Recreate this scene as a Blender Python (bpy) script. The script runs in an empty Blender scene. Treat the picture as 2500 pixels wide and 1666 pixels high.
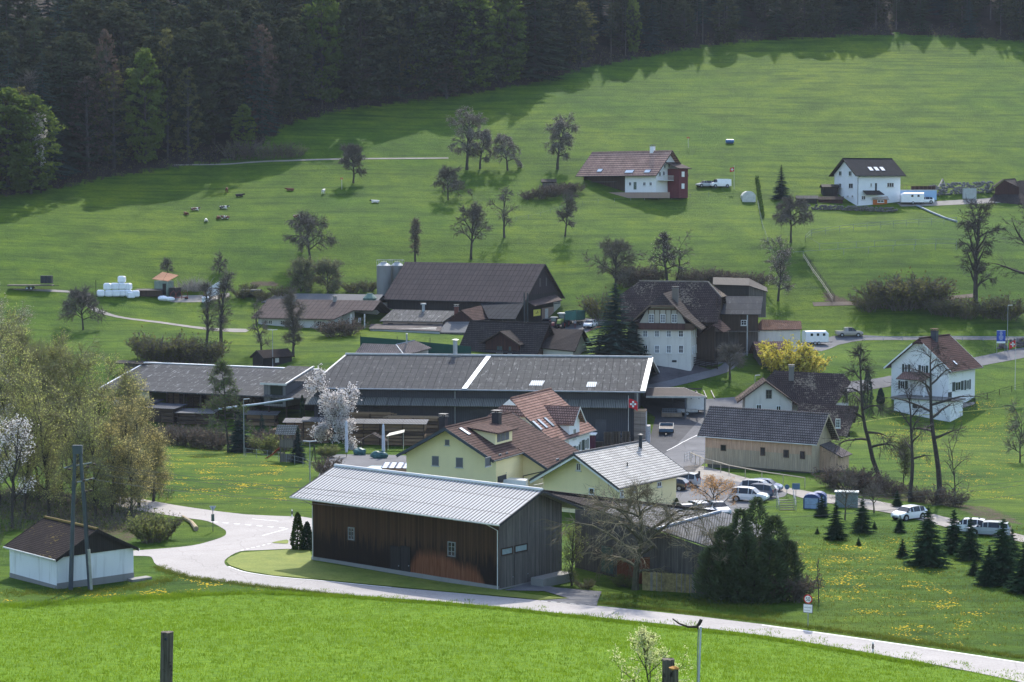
import bpy, bmesh, math, random
import numpy as np
from mathutils import Vector, Matrix
R = math.radians
scene = bpy.context.scene; COL = scene.collection
SUN_EL, SUN_AZ = R(44), R(8)            # azimuth from +Y (away from the camera) towards +X
SUN_STRENGTH, SKY_STRENGTH, EXPOSURE = 2.3, 0.15, 1.42
cam_d = bpy.data.cameras.new("camera"); cam = bpy.data.objects.new("camera", cam_d); COL.objects.link(cam)
cam_d.sensor_width = 36.0; cam_d.lens = 36.0*5000.0/2500.0
cam_d.clip_start = 0.5; cam_d.clip_end = 6000
cam.location = (0, 0, 36.0)
cam.rotation_euler = (R(90)-math.atan((833.0-480.0)/5000.0), 0, 0)
scene.camera = cam
world = bpy.data.worlds.new("World"); scene.world = world; world.use_nodes = True
_nt = world.node_tree; _bg = _nt.nodes["Background"]; _sky = _nt.nodes.new("ShaderNodeTexSky")
_sky.sky_type = 'NISHITA'; _sky.sun_disc = False; _sky.sun_elevation = SUN_EL; _sky.sun_rotation = SUN_AZ
_sky.altitude = 600; _sky.air_density = 1.0; _sky.dust_density = 2.5
_nt.links.new(_sky.outputs[0], _bg.inputs[0]); _bg.inputs[1].default_value = SKY_STRENGTH
sun_d = bpy.data.lights.new("sun", 'SUN'); sun_d.energy = SUN_STRENGTH; sun_d.angle = R(0.53); sun_d.color = (1.0, 0.955, 0.87)
sun = bpy.data.objects.new("sun", sun_d); COL.objects.link(sun)
SUNV = Vector((math.sin(SUN_AZ)*math.cos(SUN_EL), math.cos(SUN_AZ)*math.cos(SUN_EL), math.sin(SUN_EL)))
sun.rotation_euler = SUNV.to_track_quat('Z', 'Y').to_euler(); sun.location = SUNV*900
scene.view_settings.view_transform = 'Standard'; scene.view_settings.look = 'None'
scene.view_settings.exposure = EXPOSURE; scene.view_settings.gamma = 1.0
scene.cycles.max_bounces = 5; scene.cycles.transparent_max_bounces = 16
scene.cycles.diffuse_bounces = 3; scene.cycles.glossy_bounces = 2
_n0=0
F_PX, W_PX, H_PX = 5000.0, 2500.0, 1666.0
CAM_Z, HOR = 36.0, 480.0
PITCH = math.atan((H_PX/2 - HOR)/F_PX)
CP, SP = math.cos(PITCH), math.sin(PITCH)
def ray(px, py):
 a = (px - W_PX/2)/F_PX; b = (H_PX/2 - py)/F_PX
 return np.array([a, CP + b*SP, -SP + b*CP])
def P(px, py, Y):                       # the point of that sight line at depth Y
 r = ray(px, py); return np.array([0, 0, CAM_Z]) + r*(Y/r[1])
def proj(p):
 x, y, z = p[0], p[1], p[2]-CAM_Z
 d = y*CP - z*SP; u = y*SP + z*CP
 return np.array([W_PX/2 + F_PX*x/d, H_PX/2 - F_PX*u/d])
TC = [(0,1666,105),(1250,1666,105),(2000,1666,119),(2420,1666,139),(400,1666,105),(0,1550,135),(700,1550,135),(1400,1560,136),
 (0,1480,166),(450,1450,176),(900,1455,174),(1300,1500,164),(1700,1545,157),(2100,1600,149),(2500,1652,142),
 (140,1437,177),(620,1400,183),(1220,1440,176),(600,1340,198),(100,1340,200),(1700,1440,176),(2000,1480,168),(2400,1540,157),
 (450,1240,228),(700,1260,221),(250,1250,226),(100,1200,240),(1900,1290,214),(2300,1330,204),(2500,1300,209),
 (1600,1220,238),(1850,1215,239),(2200,1250,226),(2480,1305,208),(400,1120,273),(700,1160,258),(1000,1160,258),
 (1650,1150,264),(2050,1180,251),(2300,1200,246),(2500,1220,241),
 (1100,1080,300),(1650,1050,311),(1500,1090,302),(600,1085,306),(350,1080,306),(800,1080,306),
 (1900,1130,275),(2100,1090,288),(2300,1100,292),(2500,1100,298),
 (150,985,338),(500,985,338),(800,1030,324),(1640,1010,322),(1700,985,332),(2183,1028,333),(2300,1000,338),(2500,990,342),
 (2400,940,350),(2140,940,350),(2500,862,375),(2350,880,368),(2200,830,383),(1900,860,360),(1700,885,350),(1620,890,346),(1780,850,362),
 (1995,838,384),(2100,826,388),(1820,850,366),(1400,880,350),(1000,850,362),(650,895,352),(300,900,350),(100,900,350),
 (200,800,382),(450,800,382),(700,800,386),(900,815,378),(1150,805,384),(1400,800,390),(1250,790,396),(1550,720,404),
 (0,700,400),(150,712,398),(300,725,400),(420,745,400),(550,735,402),(600,790,388),(850,710,408),
 (0,640,412),(300,640,418),(700,640,422),(1000,640,425),(1400,700,412),(1800,720,408),(2000,740,404),(2300,740,404),(2500,720,408),
 (2000,600,430),(2300,600,430),(1600,600,432),(1200,600,434),(0,560,434),(400,560,440),(900,560,440),
 (0,490,458),(500,490,464),(900,490,464),(1300,470,474),(1500,470,474),(1800,470,474),(2100,498,470),(2450,500,470),(2450,420,492),
 (300,430,486),(700,395,496),(1100,410,492),(1300,390,498),(1500,400,494),(1900,400,496),(2200,400,496),
 (650,320,514),(1000,330,516),(1500,330,518),(2000,350,514),(2450,350,514),
 (420,405,492),(560,388,500),(740,300,524),(1000,252,550),(1300,200,572),(1550,140,598),(1900,95,618),(2200,88,622),(2500,100,616),
 (1400,250,548),(2000,200,570),(2450,200,572)]
TW = [(0,-20,35),(0,0,34.3),(0,20,30.4),(0,60,20),(-40,0,34.2),(40,0,34),(-40,50,21),(45,50,20),(-90,0,33),(90,0,32),(-120,80,14),(120,80,13),
 (-200,100,8),(200,100,8),(-250,180,4),(220,180,3),(-220,240,2),(220,240,2),(-240,300,3),(-260,380,14),(260,330,6),(260,400,20),(-280,440,36),(280,450,36),
 (-200,560,74),(-100,580,80),(0,620,90),(80,660,102),(200,690,110),(-280,520,60),(300,540,56),(300,640,90),
 (-300,640,105),(-150,680,115),(0,720,125),(150,760,135),(320,760,130),(-340,820,165),(0,850,170),(340,850,165),(-340,1000,215),(0,1000,220),(340,1000,215),
 (-400,200,6),(400,200,6),(-400,450,42),(420,450,42),(-420,650,110),(430,650,95),(-400,0,26),(400,0,26)]
_pts = [P(*c) for c in TC] + [np.array(t, float) for t in TW]
_C = np.array(_pts); _S = 100.0
def _kern(d): return np.where(d > 1e-9, d*d*np.log(np.maximum(d, 1e-9)), 0.0)
_n = len(_C); _xy = _C[:, :2]/_S
_K = _kern(np.linalg.norm(_xy[:, None]-_xy[None], axis=2)) + np.eye(_n)*0.004
_A = np.zeros((_n+3, _n+3)); _A[:_n,:_n] = _K; _A[:_n,_n] = 1; _A[:_n,_n+1:] = _xy; _A[_n,:_n] = 1; _A[_n+1:,:_n] = _xy.T
_w = np.linalg.solve(_A, np.concatenate([_C[:,2], np.zeros(3)]))
def rbf(X, Y):
 q = np.stack([np.ravel(X), np.ravel(Y)], 1)/_S
 out = np.empty(len(q))
 for i in range(0, len(q), 20000):
  k = _kern(np.linalg.norm(q[i:i+20000, None]-_xy[None], axis=2))
  out[i:i+20000] = k@_w[:_n] + _w[_n] + q[i:i+20000]@_w[_n+1:]
 return out
GX0, GX1, GY0, GY1, GS = -330.0, 330.0, -30.0, 960.0, 3.0
_gx = np.arange(GX0, GX1+.1, GS); _gy = np.arange(GY0, GY1+.1, GS)
_GXX, _GYY = np.meshgrid(_gx, _gy)
GZ = rbf(_GXX, _GYY).reshape(_GXX.shape)
FLAT = []   # level pads under big buildings: (x, y, radius)
def H(x, y):
 fx = min(max((x-GX0)/GS, 0), len(_gx)-1.001); fy = min(max((y-GY0)/GS, 0), len(_gy)-1.001)
 i, j = int(fx), int(fy); a, b = fx-i, fy-j
 z00, z10, z01, z11 = GZ[j,i], GZ[j,i+1], GZ[j+1,i], GZ[j+1,i+1]
 if a + b <= 1: return z00 + a*(z10-z00) + b*(z01-z00)
 return z11 + (1-a)*(z01-z11) + (1-b)*(z10-z11)
def G(px, py, dz=0.0):                  # where that sight line meets the ground
 r = ray(px, py); r = r/r[1]
 t = 90.0
 prev = t
 while t < 950:
  p = np.array([0,0,CAM_Z]) + r*t
  if p[2] < H(p[0], p[1]): break
  prev = t; t += 1.0
 lo, hi = prev, t
 for _ in range(14):
  m = (lo+hi)/2; p = np.array([0,0,CAM_Z]) + r*m
  if p[2] < H(p[0], p[1]): hi = m
  else: lo = m
 p = np.array([0,0,CAM_Z]) + r*hi; p[2] += dz
 return p
CR = {k: (x, y, .272) for k, x, y in [(r+str(i+1), xx, yy) for r, yy in (('a', 0), ('b', 400), ('c', 800)) for i, xx in enumerate((0, 600, 1220, 1860))]}
CR.update(d1=(0,1246,.272), d2=(600,1200,.272), d3=(1220,1200,.272), d4=(1860,1200,.272), e1=(960,920,.2296), e2=(1480,660,.17857),
    e3=(1540,1120,.17857), e4=(900,620,.2296), e5=(600,940,.2296), e6=(200,640,.2296), e7=(0,820,.17857), g3=(1560,920,.11478), g6=(1280,720,.102))
def c(k, x, y): o = CR[k]; return (o[0]+o[2]*x, o[1]+o[2]*y)
class MB:
 def __init__(s): s.v = []; s.f = []; s.m = []
 def face(s, pts, m=0):
  n = len(s.v); s.v.extend([(float(p[0]), float(p[1]), float(p[2])) for p in pts]); s.f.append(tuple(range(n, n+len(pts)))); s.m.append(m)
 def mesh(s, vs, fs, m=0):
  n = len(s.v); s.v.extend([(float(p[0]), float(p[1]), float(p[2])) for p in vs])
  for f in fs: s.f.append(tuple(n+i for i in f)); s.m.append(m)
 def box(s, x0, y0, z0, x1, y1, z1, m=0):
  v = [(x0,y0,z0),(x1,y0,z0),(x1,y1,z0),(x0,y1,z0),(x0,y0,z1),(x1,y0,z1),(x1,y1,z1),(x0,y1,z1)]
  s.mesh(v, [(0,3,2,1),(4,5,6,7),(0,1,5,4),(1,2,6,5),(2,3,7,6),(3,0,4,7)], m)
 def obox(s, c0, u, v, w, m=0):         # oriented box: corner + three edge vectors
  c0, u, v, w = [np.array(a, float) for a in (c0, u, v, w)]
  s.mesh([c0, c0+u, c0+u+v, c0+v, c0+w, c0+u+w, c0+u+v+w, c0+v+w], [(0,3,2,1),(4,5,6,7),(0,1,5,4),(1,2,6,5),(2,3,7,6),(3,0,4,7)], m)
 def slab(s, poly, t, m=0, n=None):     # polygon thickened by t against its normal
  P_ = [np.array(p, float) for p in poly]
  if n is None:
   n = np.cross(P_[1]-P_[0], P_[2]-P_[0]); n = n/np.linalg.norm(n)
   if n[2] < 0: n = -n
  n = np.array(n, float); k = len(P_); lo = [p-n*t for p in P_]
  a = sum(P_)/k; cr = sum((np.cross(P_[i]-a, P_[(i+1) % k]-a) for i in range(k)), np.zeros(3))
  if np.dot(cr, n) < 0: P_.reverse(); lo.reverse()
  s.mesh(P_+lo, [tuple(range(k)), tuple(range(2*k-1, k-1, -1))]+[(i, i+k, (i+1) % k+k, (i+1) % k) for i in range(k)], m)
 def tube(s, pts, rad, n=6, m=0, cap=True):
  pts = [np.array(p, float) for p in pts]
  if not hasattr(rad, '__len__'): rad = [rad]*len(pts)
  base = len(s.v); prev = None
  for i, p in enumerate(pts):
   d = pts[min(i+1, len(pts)-1)]-pts[max(i-1, 0)]; d = d/(np.linalg.norm(d)+1e-9)
   a = np.cross(d, (0, 0, 1.)) if abs(d[2]) < .95 else np.cross(d, (1., 0, 0))
   a = a/np.linalg.norm(a); b = np.cross(d, a)
   for k in range(n):
    t = 2*math.pi*k/n; q = p+rad[i]*(a*math.cos(t)+b*math.sin(t)); s.v.append((float(q[0]), float(q[1]), float(q[2])))
  for i in range(len(pts)-1):
   for k in range(n):
    s.f.append((base+i*n+k, base+i*n+(k+1) % n, base+(i+1)*n+(k+1) % n, base+(i+1)*n+k)); s.m.append(m)
  if cap:
   s.f.append(tuple(base+k for k in range(n))); s.m.append(m)
   e = base+(len(pts)-1)*n; s.f.append(tuple(e+n-1-k for k in range(n))); s.m.append(m)
 def cyl(s, x, y, z0, z1, r, n=12, m=0, r2=None): s.tube([(x, y, z0), (x, y, z1)], [r, r if r2 is None else r2], n, m)
 def blob(s, cx, cy, cz, rx, ry, rz, nu=10, nv=6, m=0, rnd=None, amp=0.0):
  vs = []; fs = []
  for j in range(nv+1):
   th = math.pi*j/nv
   for i in range(nu):
    ph = 2*math.pi*i/nu; k = 1+(rnd.uniform(-amp, amp) if rnd else 0)
    vs.append((cx+rx*k*math.sin(th)*math.cos(ph), cy+ry*k*math.sin(th)*math.sin(ph), cz+rz*k*math.cos(th)))
  for j in range(nv):
   for i in range(nu): fs.append((j*nu+i, (j+1)*nu+i, (j+1)*nu+(i+1) % nu, j*nu+(i+1) % nu))
  s.mesh(vs, fs, m)
def auto_uv(me):
 if not me.polygons: return
 uv = me.uv_layers.new(name="UVMap"); co = np.empty(len(me.vertices)*3); me.vertices.foreach_get('co', co); co = co.reshape(-1, 3)
 nl = len(me.loops); li = np.empty(nl, int); me.loops.foreach_get('vertex_index', li)
 npoly = len(me.polygons); nm = np.empty(npoly*3); me.polygons.foreach_get('normal', nm); nm = nm.reshape(-1, 3)
 tot = np.empty(npoly, int); me.polygons.foreach_get('loop_total', tot)
 N = np.repeat(nm, tot, axis=0)
 S = np.stack([-N[:,1], N[:,0], np.zeros(nl)], 1); L = np.linalg.norm(S, axis=1); flat = L < .02
 S[flat] = (1, 0, 0); L[flat] = 1; S /= L[:, None]; T = np.cross(N, S)
 p = co[li]; out = np.stack([(p*S).sum(1), (p*T).sum(1)], 1).ravel()
 uv.data.foreach_set('uv', out)
def obj(name, mb, mats, parent=None, smooth=False, uv=True, loc=None, rotz=0.0):
 me = bpy.data.meshes.new(name); me.from_pydata(mb.v, [], mb.f)
 mats = mats if isinstance(mats, (list, tuple)) else [mats]
 for m in mats: me.materials.append(m)
 if len(mats) > 1: me.polygons.foreach_set('material_index', mb.m)
 if smooth: me.polygons.foreach_set('use_smooth', [True]*len(me.polygons))
 me.update()
 if uv: auto_uv(me)
 o = bpy.data.objects.new(name, me); COL.objects.link(o)
 if parent is not None: o.parent = parent
 if loc is not None: o.location = [float(a) for a in loc[:3]]
 o.rotation_euler = (0, 0, rotz)
 return o
def tag(o, label, cat, group=None):
 o['label'] = label; o['category'] = cat
 if group: o['group'] = group
 return o
def thing(name, label, cat, loc, rotz=0.0, group=None):
 o = bpy.data.objects.new(name, None); COL.objects.link(o); o.empty_display_size = .5
 o.location = [float(a) for a in loc[:3]]; o.rotation_euler = (0, 0, rotz); return tag(o, label, cat, group)
def copy_tree(o, parent=None):
 k = o.copy(); COL.objects.link(k); k.parent = parent
 for ch in list(o.children): copy_tree(ch, k)
 return k
def kind(o, k): o['kind'] = k; return o
MATS = {}
def newmat(name):
 m = bpy.data.materials.new(name); m.use_nodes = True; nt = m.node_tree; b = nt.nodes['Principled BSDF']
 b.inputs['Specular IOR Level'].default_value = 0.25
 return m, nt, b
def N(nt, t, **kw):
 n = nt.nodes.new(t)
 for k, v in kw.items():
  if k.startswith('i_'):
   key = k[2:]; n.inputs[int(key) if key.isdigit() else key.replace('_', ' ')].default_value = v
  else: setattr(n, k, v)
 return n
def ramp(nt, fac, stops):
 r = N(nt, 'ShaderNodeValToRGB'); e = r.color_ramp.elements
 while len(e) < len(stops): e.new(.5)
 for i, (p, col) in enumerate(stops): e[i].position = p; e[i].color = (*col, 1) if len(col) == 3 else col
 nt.links.new(fac, r.inputs[0]); return r
def mix(nt, fac, a, b, mode='MIX'):
 m = N(nt, 'ShaderNodeMix', data_type='RGBA', blend_type=mode)
 for s, x in ((0, fac), (6, a), (7, b)):
  if hasattr(x, 'links') or isinstance(x, bpy.types.NodeSocket): nt.links.new(x, m.inputs[s])
  else: m.inputs[s].default_value = x if s == 0 else ((*x, 1) if len(x) == 3 else x)
 return m.outputs[2]
def noise(nt, scale, detail=4, vec=None, rough=.6, dist=0):
 n = N(nt, 'ShaderNodeTexNoise'); n.inputs['Scale'].default_value = scale; n.inputs['Detail'].default_value = detail
 n.inputs['Roughness'].default_value = rough; n.inputs['Distortion'].default_value = dist
 if vec is not None: nt.links.new(vec, n.inputs['Vector'])
 return n.outputs['Fac']
def mapv(nt, src, scale=(1,1,1), rot=(0,0,0)):
 m = N(nt, 'ShaderNodeMapping'); m.inputs['Scale'].default_value = scale; m.inputs['Rotation'].default_value = rot
 nt.links.new(src, m.inputs['Vector']); return m.outputs[0]
def bump(nt, b, h, strength=.4, dist=.05):
 n = N(nt, 'ShaderNodeBump'); n.inputs['Strength'].default_value = strength; n.inputs['Distance'].default_value = dist
 nt.links.new(h, n.inputs['Height']); nt.links.new(n.outputs[0], b.inputs['Normal'])
def sc(col, k): return tuple(min(1, max(0, x*k)) for x in col)
def plain(name, col, rough=.7, var=.25, scale=1.5, metal=0.0, spec=None):
 if name in MATS: return MATS[name]
 m, nt, b = newmat(name); tc = N(nt, 'ShaderNodeTexCoord')
 f = noise(nt, scale, 5, tc.outputs['Object'])
 r = ramp(nt, f, [(.3, sc(col, 1-var)), (.7, sc(col, 1+var*.6))]); nt.links.new(r.outputs[0], b.inputs['Base Color'])
 b.inputs['Roughness'].default_value = rough; b.inputs['Metallic'].default_value = metal
 if spec is not None: b.inputs['Specular IOR Level'].default_value = spec
 MATS[name] = m; return m
def plaster(name, col, dirt=.35):
 if name in MATS: return MATS[name]
 m, nt, b = newmat(name); tc = N(nt, 'ShaderNodeTexCoord'); v = tc.outputs['Object']
 f = noise(nt, .35, 6, v); g = noise(nt, 1.0, 5, mapv(nt, v, (1.6, 1.6, .18)))
 a = mix(nt, f, sc(col, 1.06), sc(col, .86)); r = ramp(nt, g, [(.52, (0,0,0)), (.78, (dirt, dirt, dirt))])
 a = mix(nt, r.outputs[0], a, (.16, .15, .12)); nt.links.new(a, b.inputs['Base Color']); b.inputs['Roughness'].default_value = .9
 bump(nt, b, noise(nt, 14, 3, v), .15, .02); MATS[name] = m; return m
def tiles(name, col, col2, moss=0.0, mosscol=(.5, .47, .4), w=.33, h=.42, line=.35, rough=.9, spec=.07, patch=None):
 if name in MATS: return MATS[name]
 m, nt, b = newmat(name); uv = N(nt, 'ShaderNodeUVMap').outputs[0]
 br = N(nt, 'ShaderNodeTexBrick', offset=.5); br.inputs['Scale'].default_value = 1; br.inputs['Brick Width'].default_value = w; br.inputs['Row Height'].default_value = h
 br.inputs['Mortar Size'].default_value = .045; br.inputs['Mortar Smooth'].default_value = .3; br.inputs['Color1'].default_value = (*col, 1); br.inputs['Color2'].default_value = (*col2, 1)
 br.inputs['Mortar'].default_value = (*sc(col, line), 1); nt.links.new(uv, br.inputs['Vector'])
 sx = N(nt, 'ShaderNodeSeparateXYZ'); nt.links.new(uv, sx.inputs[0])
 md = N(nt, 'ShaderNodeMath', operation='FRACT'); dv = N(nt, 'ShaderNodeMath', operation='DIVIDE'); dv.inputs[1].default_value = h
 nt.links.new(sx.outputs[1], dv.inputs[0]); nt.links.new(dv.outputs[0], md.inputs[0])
 row_shadow = ramp(nt, md.outputs[0], [(0, (.12,.12,.12)), (.2, (.5,.5,.5)), (.32, (1,1,1)), (1, (1,1,1))])  # shadow line of each tile row painted into the colour
 a = mix(nt, 1.0, br.outputs['Color'], row_shadow.outputs[0], 'MULTIPLY')
 f = noise(nt, .5, 5, uv); rr = ramp(nt, f, [(.3, (.72,.72,.72)), (.7, (1.15,1.15,1.15))]); a = mix(nt, 1.0, a, rr.outputs[0], 'MULTIPLY')
 if moss > 0:
  n1 = noise(nt, 2.6, 3, mapv(nt, uv, (1, 1.5, 1))); n2 = noise(nt, .22, 3, uv)
  mu = N(nt, 'ShaderNodeMath', operation='MULTIPLY'); nt.links.new(n1, mu.inputs[0]); nt.links.new(n2, mu.inputs[1])
  t = .42-.26*moss; q = ramp(nt, mu.outputs[0], [(t, (0,0,0)), (t+.05, (1,1,1))]); a = mix(nt, q.outputs[0], a, mosscol)
 nt.links.new(a, b.inputs['Base Color']); b.inputs['Roughness'].default_value = rough; b.inputs['Specular IOR Level'].default_value = spec
 w_ = N(nt, 'ShaderNodeTexWave', wave_type='BANDS', bands_direction='X'); w_.inputs['Scale'].default_value = .31/w*1.0; nt.links.new(uv, w_.inputs['Vector'])
 ad = N(nt, 'ShaderNodeMath', operation='ADD'); nt.links.new(md.outputs[0], ad.inputs[0]); nt.links.new(w_.outputs['Fac'], ad.inputs[1])
 bump(nt, b, ad.outputs[0], .5, .06); MATS[name] = m; return m
def corrugated(name, col, period=.177, dirt=.4, dirtcol=(.1,.1,.09), seam=(1.1, 1.9), stain=(.5,.5,.48), stainf=.2, metal=0.0, rough=.88, depth=.06, dark=.55, spec=.07):
 if name in MATS: return MATS[name]
 m, nt, b = newmat(name); uv = N(nt, 'ShaderNodeUVMap').outputs[0]
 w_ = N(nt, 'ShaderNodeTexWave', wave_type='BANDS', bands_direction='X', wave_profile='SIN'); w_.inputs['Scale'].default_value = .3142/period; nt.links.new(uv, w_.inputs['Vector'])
 rib_shade = ramp(nt, w_.outputs['Fac'], [(.12, (0,0,0)), (.42, (1,1,1))]); a = mix(nt, rib_shade.outputs[0], sc(col, dark), sc(col, 1.12))  # shade between the ribs painted as dark stripes
 br = N(nt, 'ShaderNodeTexBrick', offset=0.0); br.inputs['Scale'].default_value = 1; br.inputs['Brick Width'].default_value = seam[0]; br.inputs['Row Height'].default_value = seam[1]
 br.inputs['Mortar Size'].default_value = .05; br.inputs['Color1'].default_value = (1,1,1,1); br.inputs['Color2'].default_value = (.80,.80,.82,1); br.inputs['Mortar'].default_value = (.3,.3,.3,1); br.inputs['Bias'].default_value = -.35
 nt.links.new(uv, br.inputs['Vector']); a = mix(nt, 1.0, a, br.outputs['Color'], 'MULTIPLY')
 f = noise(nt, .45, 6, mapv(nt, uv, (1, .45, 1))); q = ramp(nt, f, [(.45, (0,0,0)), (.75, (dirt,)*3)]); a = mix(nt, q.outputs[0], a, dirtcol)
 g = noise(nt, 1.3, 6, mapv(nt, uv, (1.5, .35, 1)), .75); q = ramp(nt, g, [(.55, (0,0,0)), (.75, (stainf*2,)*3)]); a = mix(nt, q.outputs[0], a, stain)
 nt.links.new(a, b.inputs['Base Color']); b.inputs['Roughness'].default_value = rough; b.inputs['Metallic'].default_value = metal; b.inputs['Specular IOR Level'].default_value = spec
 bump(nt, b, w_.outputs['Fac'], .7, depth); MATS[name] = m; return m
def planks(name, col, col2, width=.2, horizontal=False, weather=0.0, wcol=(.02,.018,.016), rough=.85):
 if name in MATS: return MATS[name]
 m, nt, b = newmat(name); uv = N(nt, 'ShaderNodeUVMap').outputs[0]
 if horizontal: uv = mapv(nt, uv, (1,1,1), (0,0,R(90)))
 br = N(nt, 'ShaderNodeTexBrick', offset=0.0); br.inputs['Scale'].default_value = 1; br.inputs['Brick Width'].default_value = width; br.inputs['Row Height'].default_value = 60
 br.inputs['Mortar Size'].default_value = .012; br.inputs['Color1'].default_value = (*col, 1); br.inputs['Color2'].default_value = (*col2, 1); br.inputs['Mortar'].default_value = (*sc(col, .3), 1)
 nt.links.new(uv, br.inputs['Vector'])
 f = noise(nt, 1.0, 6, mapv(nt, uv, (7, .35, 1)), .7); rr = ramp(nt, f, [(.3, (.6,.6,.6)), (.7, (1.25,1.25,1.25))]); a = mix(nt, 1.0, br.outputs['Color'], rr.outputs[0], 'MULTIPLY')
 if weather > 0:   # rain-bleached below, or soot-black below the eaves line, streaked along the boards
  g = noise(nt, 1.0, 5, mapv(nt, uv, (3.0, .28, 1)), .7); q = ramp(nt, g, [(.62-.35*weather, (0,0,0)), (.85-.35*weather, (1,1,1))]); a = mix(nt, q.outputs[0], a, wcol)
 nt.links.new(a, b.inputs['Base Color']); b.inputs['Roughness'].default_value = rough; bump(nt, b, br.outputs['Fac'], .4, -.02)
 MATS[name] = m; return m
def leafmat(name, col, col2, trans=.45, rough=.6, spot=0.0):
 if name in MATS: return MATS[name]
 m, nt, b = newmat(name); nt.nodes.remove(b); out = nt.nodes['Material Output']
 oi = N(nt, 'ShaderNodeObjectInfo'); tc = N(nt, 'ShaderNodeTexCoord')
 f = noise(nt, .55, 4, tc.outputs['Object']); ad = N(nt, 'ShaderNodeMath', operation='MULTIPLY_ADD'); ad.inputs[1].default_value = .35
 nt.links.new(oi.outputs['Random'], ad.inputs[0]); nt.links.new(f, ad.inputs[2])
 g = noise(nt, 3.0, 2, tc.outputs['Object']); ad2 = N(nt, 'ShaderNodeMath', operation='MULTIPLY_ADD'); ad2.inputs[1].default_value = .5
 nt.links.new(g, ad2.inputs[0]); nt.links.new(ad.outputs[0], ad2.inputs[2])
 r = ramp(nt, ad2.outputs[0], [(.55, col), (1.0, col2)])
 d = N(nt, 'ShaderNodeBsdfDiffuse'); t = N(nt, 'ShaderNodeBsdfTranslucent'); mx = N(nt, 'ShaderNodeMixShader'); mx.inputs[0].default_value = trans
 nt.links.new(r.outputs[0], d.inputs[0]); nt.links.new(r.outputs[0], t.inputs[0]); nt.links.new(d.outputs[0], mx.inputs[1]); nt.links.new(t.outputs[0], mx.inputs[2])
 nt.links.new(mx.outputs[0], out.inputs[0]); MATS[name] = m; return m
GLASS = plain('window_glass', (.012, .016, .022), .12, .1, 1, 0, .5)
GLASSB = plain('bright_glass', (.55, .6, .65), .15, .1, 1, 0, .6)
WHITE = plain('white_paint', (.72, .73, .72), .5, .08)
OFFW = plain('offwhite_trim', (.55, .54, .5), .6, .15)
DARKM = plain('dark_metal', (.035, .038, .042), .5, .2)
STEEL = plain('galvanised_steel', (.33, .35, .37), .45, .2, 2, .6)
CONC = plaster('concrete', (.24, .235, .22), .5)
CONCD = plaster('old_concrete', (.15, .145, .135), .6)
BLACKW = planks('black_timber', (.026, .022, .020), (.038, .032, .028))
BROWNW = planks('brown_timber', (.075, .05, .036), (.052, .036, .026))
REDW = planks('red_brown_timber', (.06, .025, .02), (.045, .02, .018))
RUBBER = plain('rubber', (.014, .014, .015), .8, .2)
BARK = plain('bark', (.055, .047, .04), .95, .35, 4)
BARKG = plain('mossy_bark', (.09, .082, .05), .95, .35, 3)
TWIG = plain('twigs', (.13, .112, .09), .95, .3, 2)
TWIGD = plain('dark_twigs', (.06, .05, .045), .95, .3, 2)
def inpoly(x, y, poly):
 n = len(poly); c_ = False; j = n-1
 for i in range(n):
  xi, yi = poly[i]; xj, yj = poly[j]
  if (yi > y) != (yj > y) and x < (xj-xi)*(y-yi)/(yj-yi)+xi: c_ = not c_
  j = i
 return c_
EDGE = [(-400,560),(0,480),(150,455),(300,425),(420,405),(560,390),(640,352),(700,302),(740,290),(850,264),(1000,246),(1150,227),(1300,200),(1450,162),(1550,140),(1700,114),(1850,96),(2000,90),(2200,82),(2350,90),(2500,100),(2900,130)]
FOREST_POLY = [(px, py) for px, py in EDGE]+[(2900,-3000),(-400,-3000)]
FIELD_POLY = [(-600,1505),(0,1482),(300,1462),(480,1452),(620,1447),(845,1457),(1062,1473),(1220,1487),(1527,1519),(1860,1556),(2268,1625),(2500,1668),(2700,1720),(2700,3500),(-600,3500)]
DANDS = [([(-50,1440),(200,1436),(420,1405),(600,1428),(560,1450),(300,1463),(0,1476)], .9), ([(390,1090),(560,1095),(700,1140),(760,1180),(700,1250),(420,1225),(330,1200)], .9),
   ([(2080,1090),(2250,940),(2500,960),(2500,1230),(2250,1200)], .7), ([(1900,1330),(2250,1310),(2300,1420),(2500,1500),(2400,1600),(2150,1560),(1900,1450)], .85), ([(2270,905),(2500,900),(2500,950),(2300,945)], .3),
   ([(60,730),(200,740),(150,760),(60,760)], .3), ([(480,1440),(600,1429),(1230,1485),(1228,1492),(600,1448)], .6)]
BROWN = [([(640,680),(705,684),(690,700),(640,706),(600,692)], .8), ([(940,682),(905,700),(1000,720),(920,690)], .3), ([(1960,700),(2020,735),(2100,742),(2090,728),(2000,705)], .7), ([(2020,742),(2380,722),(2378,734),(2040,752)], .55),
   ([(1340,560),(1420,545),(1400,570)], .0), ([(100,1180),(330,1240),(420,1270),(330,1345),(60,1300),(-60,1200)], .55), ([(2020,1180),(2300,1215),(2500,1260),(2500,1300),(2300,1240),(2000,1200)], .55), ([(2100,770),(2300,760),(2500,770),(2500,820),(2200,815)], .35),
   ([(560,690),(640,690),(640,720),(560,720)], .25), ([(1880,760),(2050,770),(2000,800),(1900,790)], .3), ([(380,1030),(560,1040),(700,1090),(690,1110),(540,1080),(370,1070)], .5), ([(1400,715),(1500,730),(1490,775),(1430,775)], .35)]
LAWN = [([(560,1383),(550,1372),(590,1348),(760,1342),(770,1375),(1220,1440),(1460,1478),(1240,1459),(800,1419),(640,1403)], 1.0)]
nv_x, nv_y = len(_gx), len(_gy)
mask = np.zeros((nv_y, nv_x, 4), np.float32)
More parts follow.
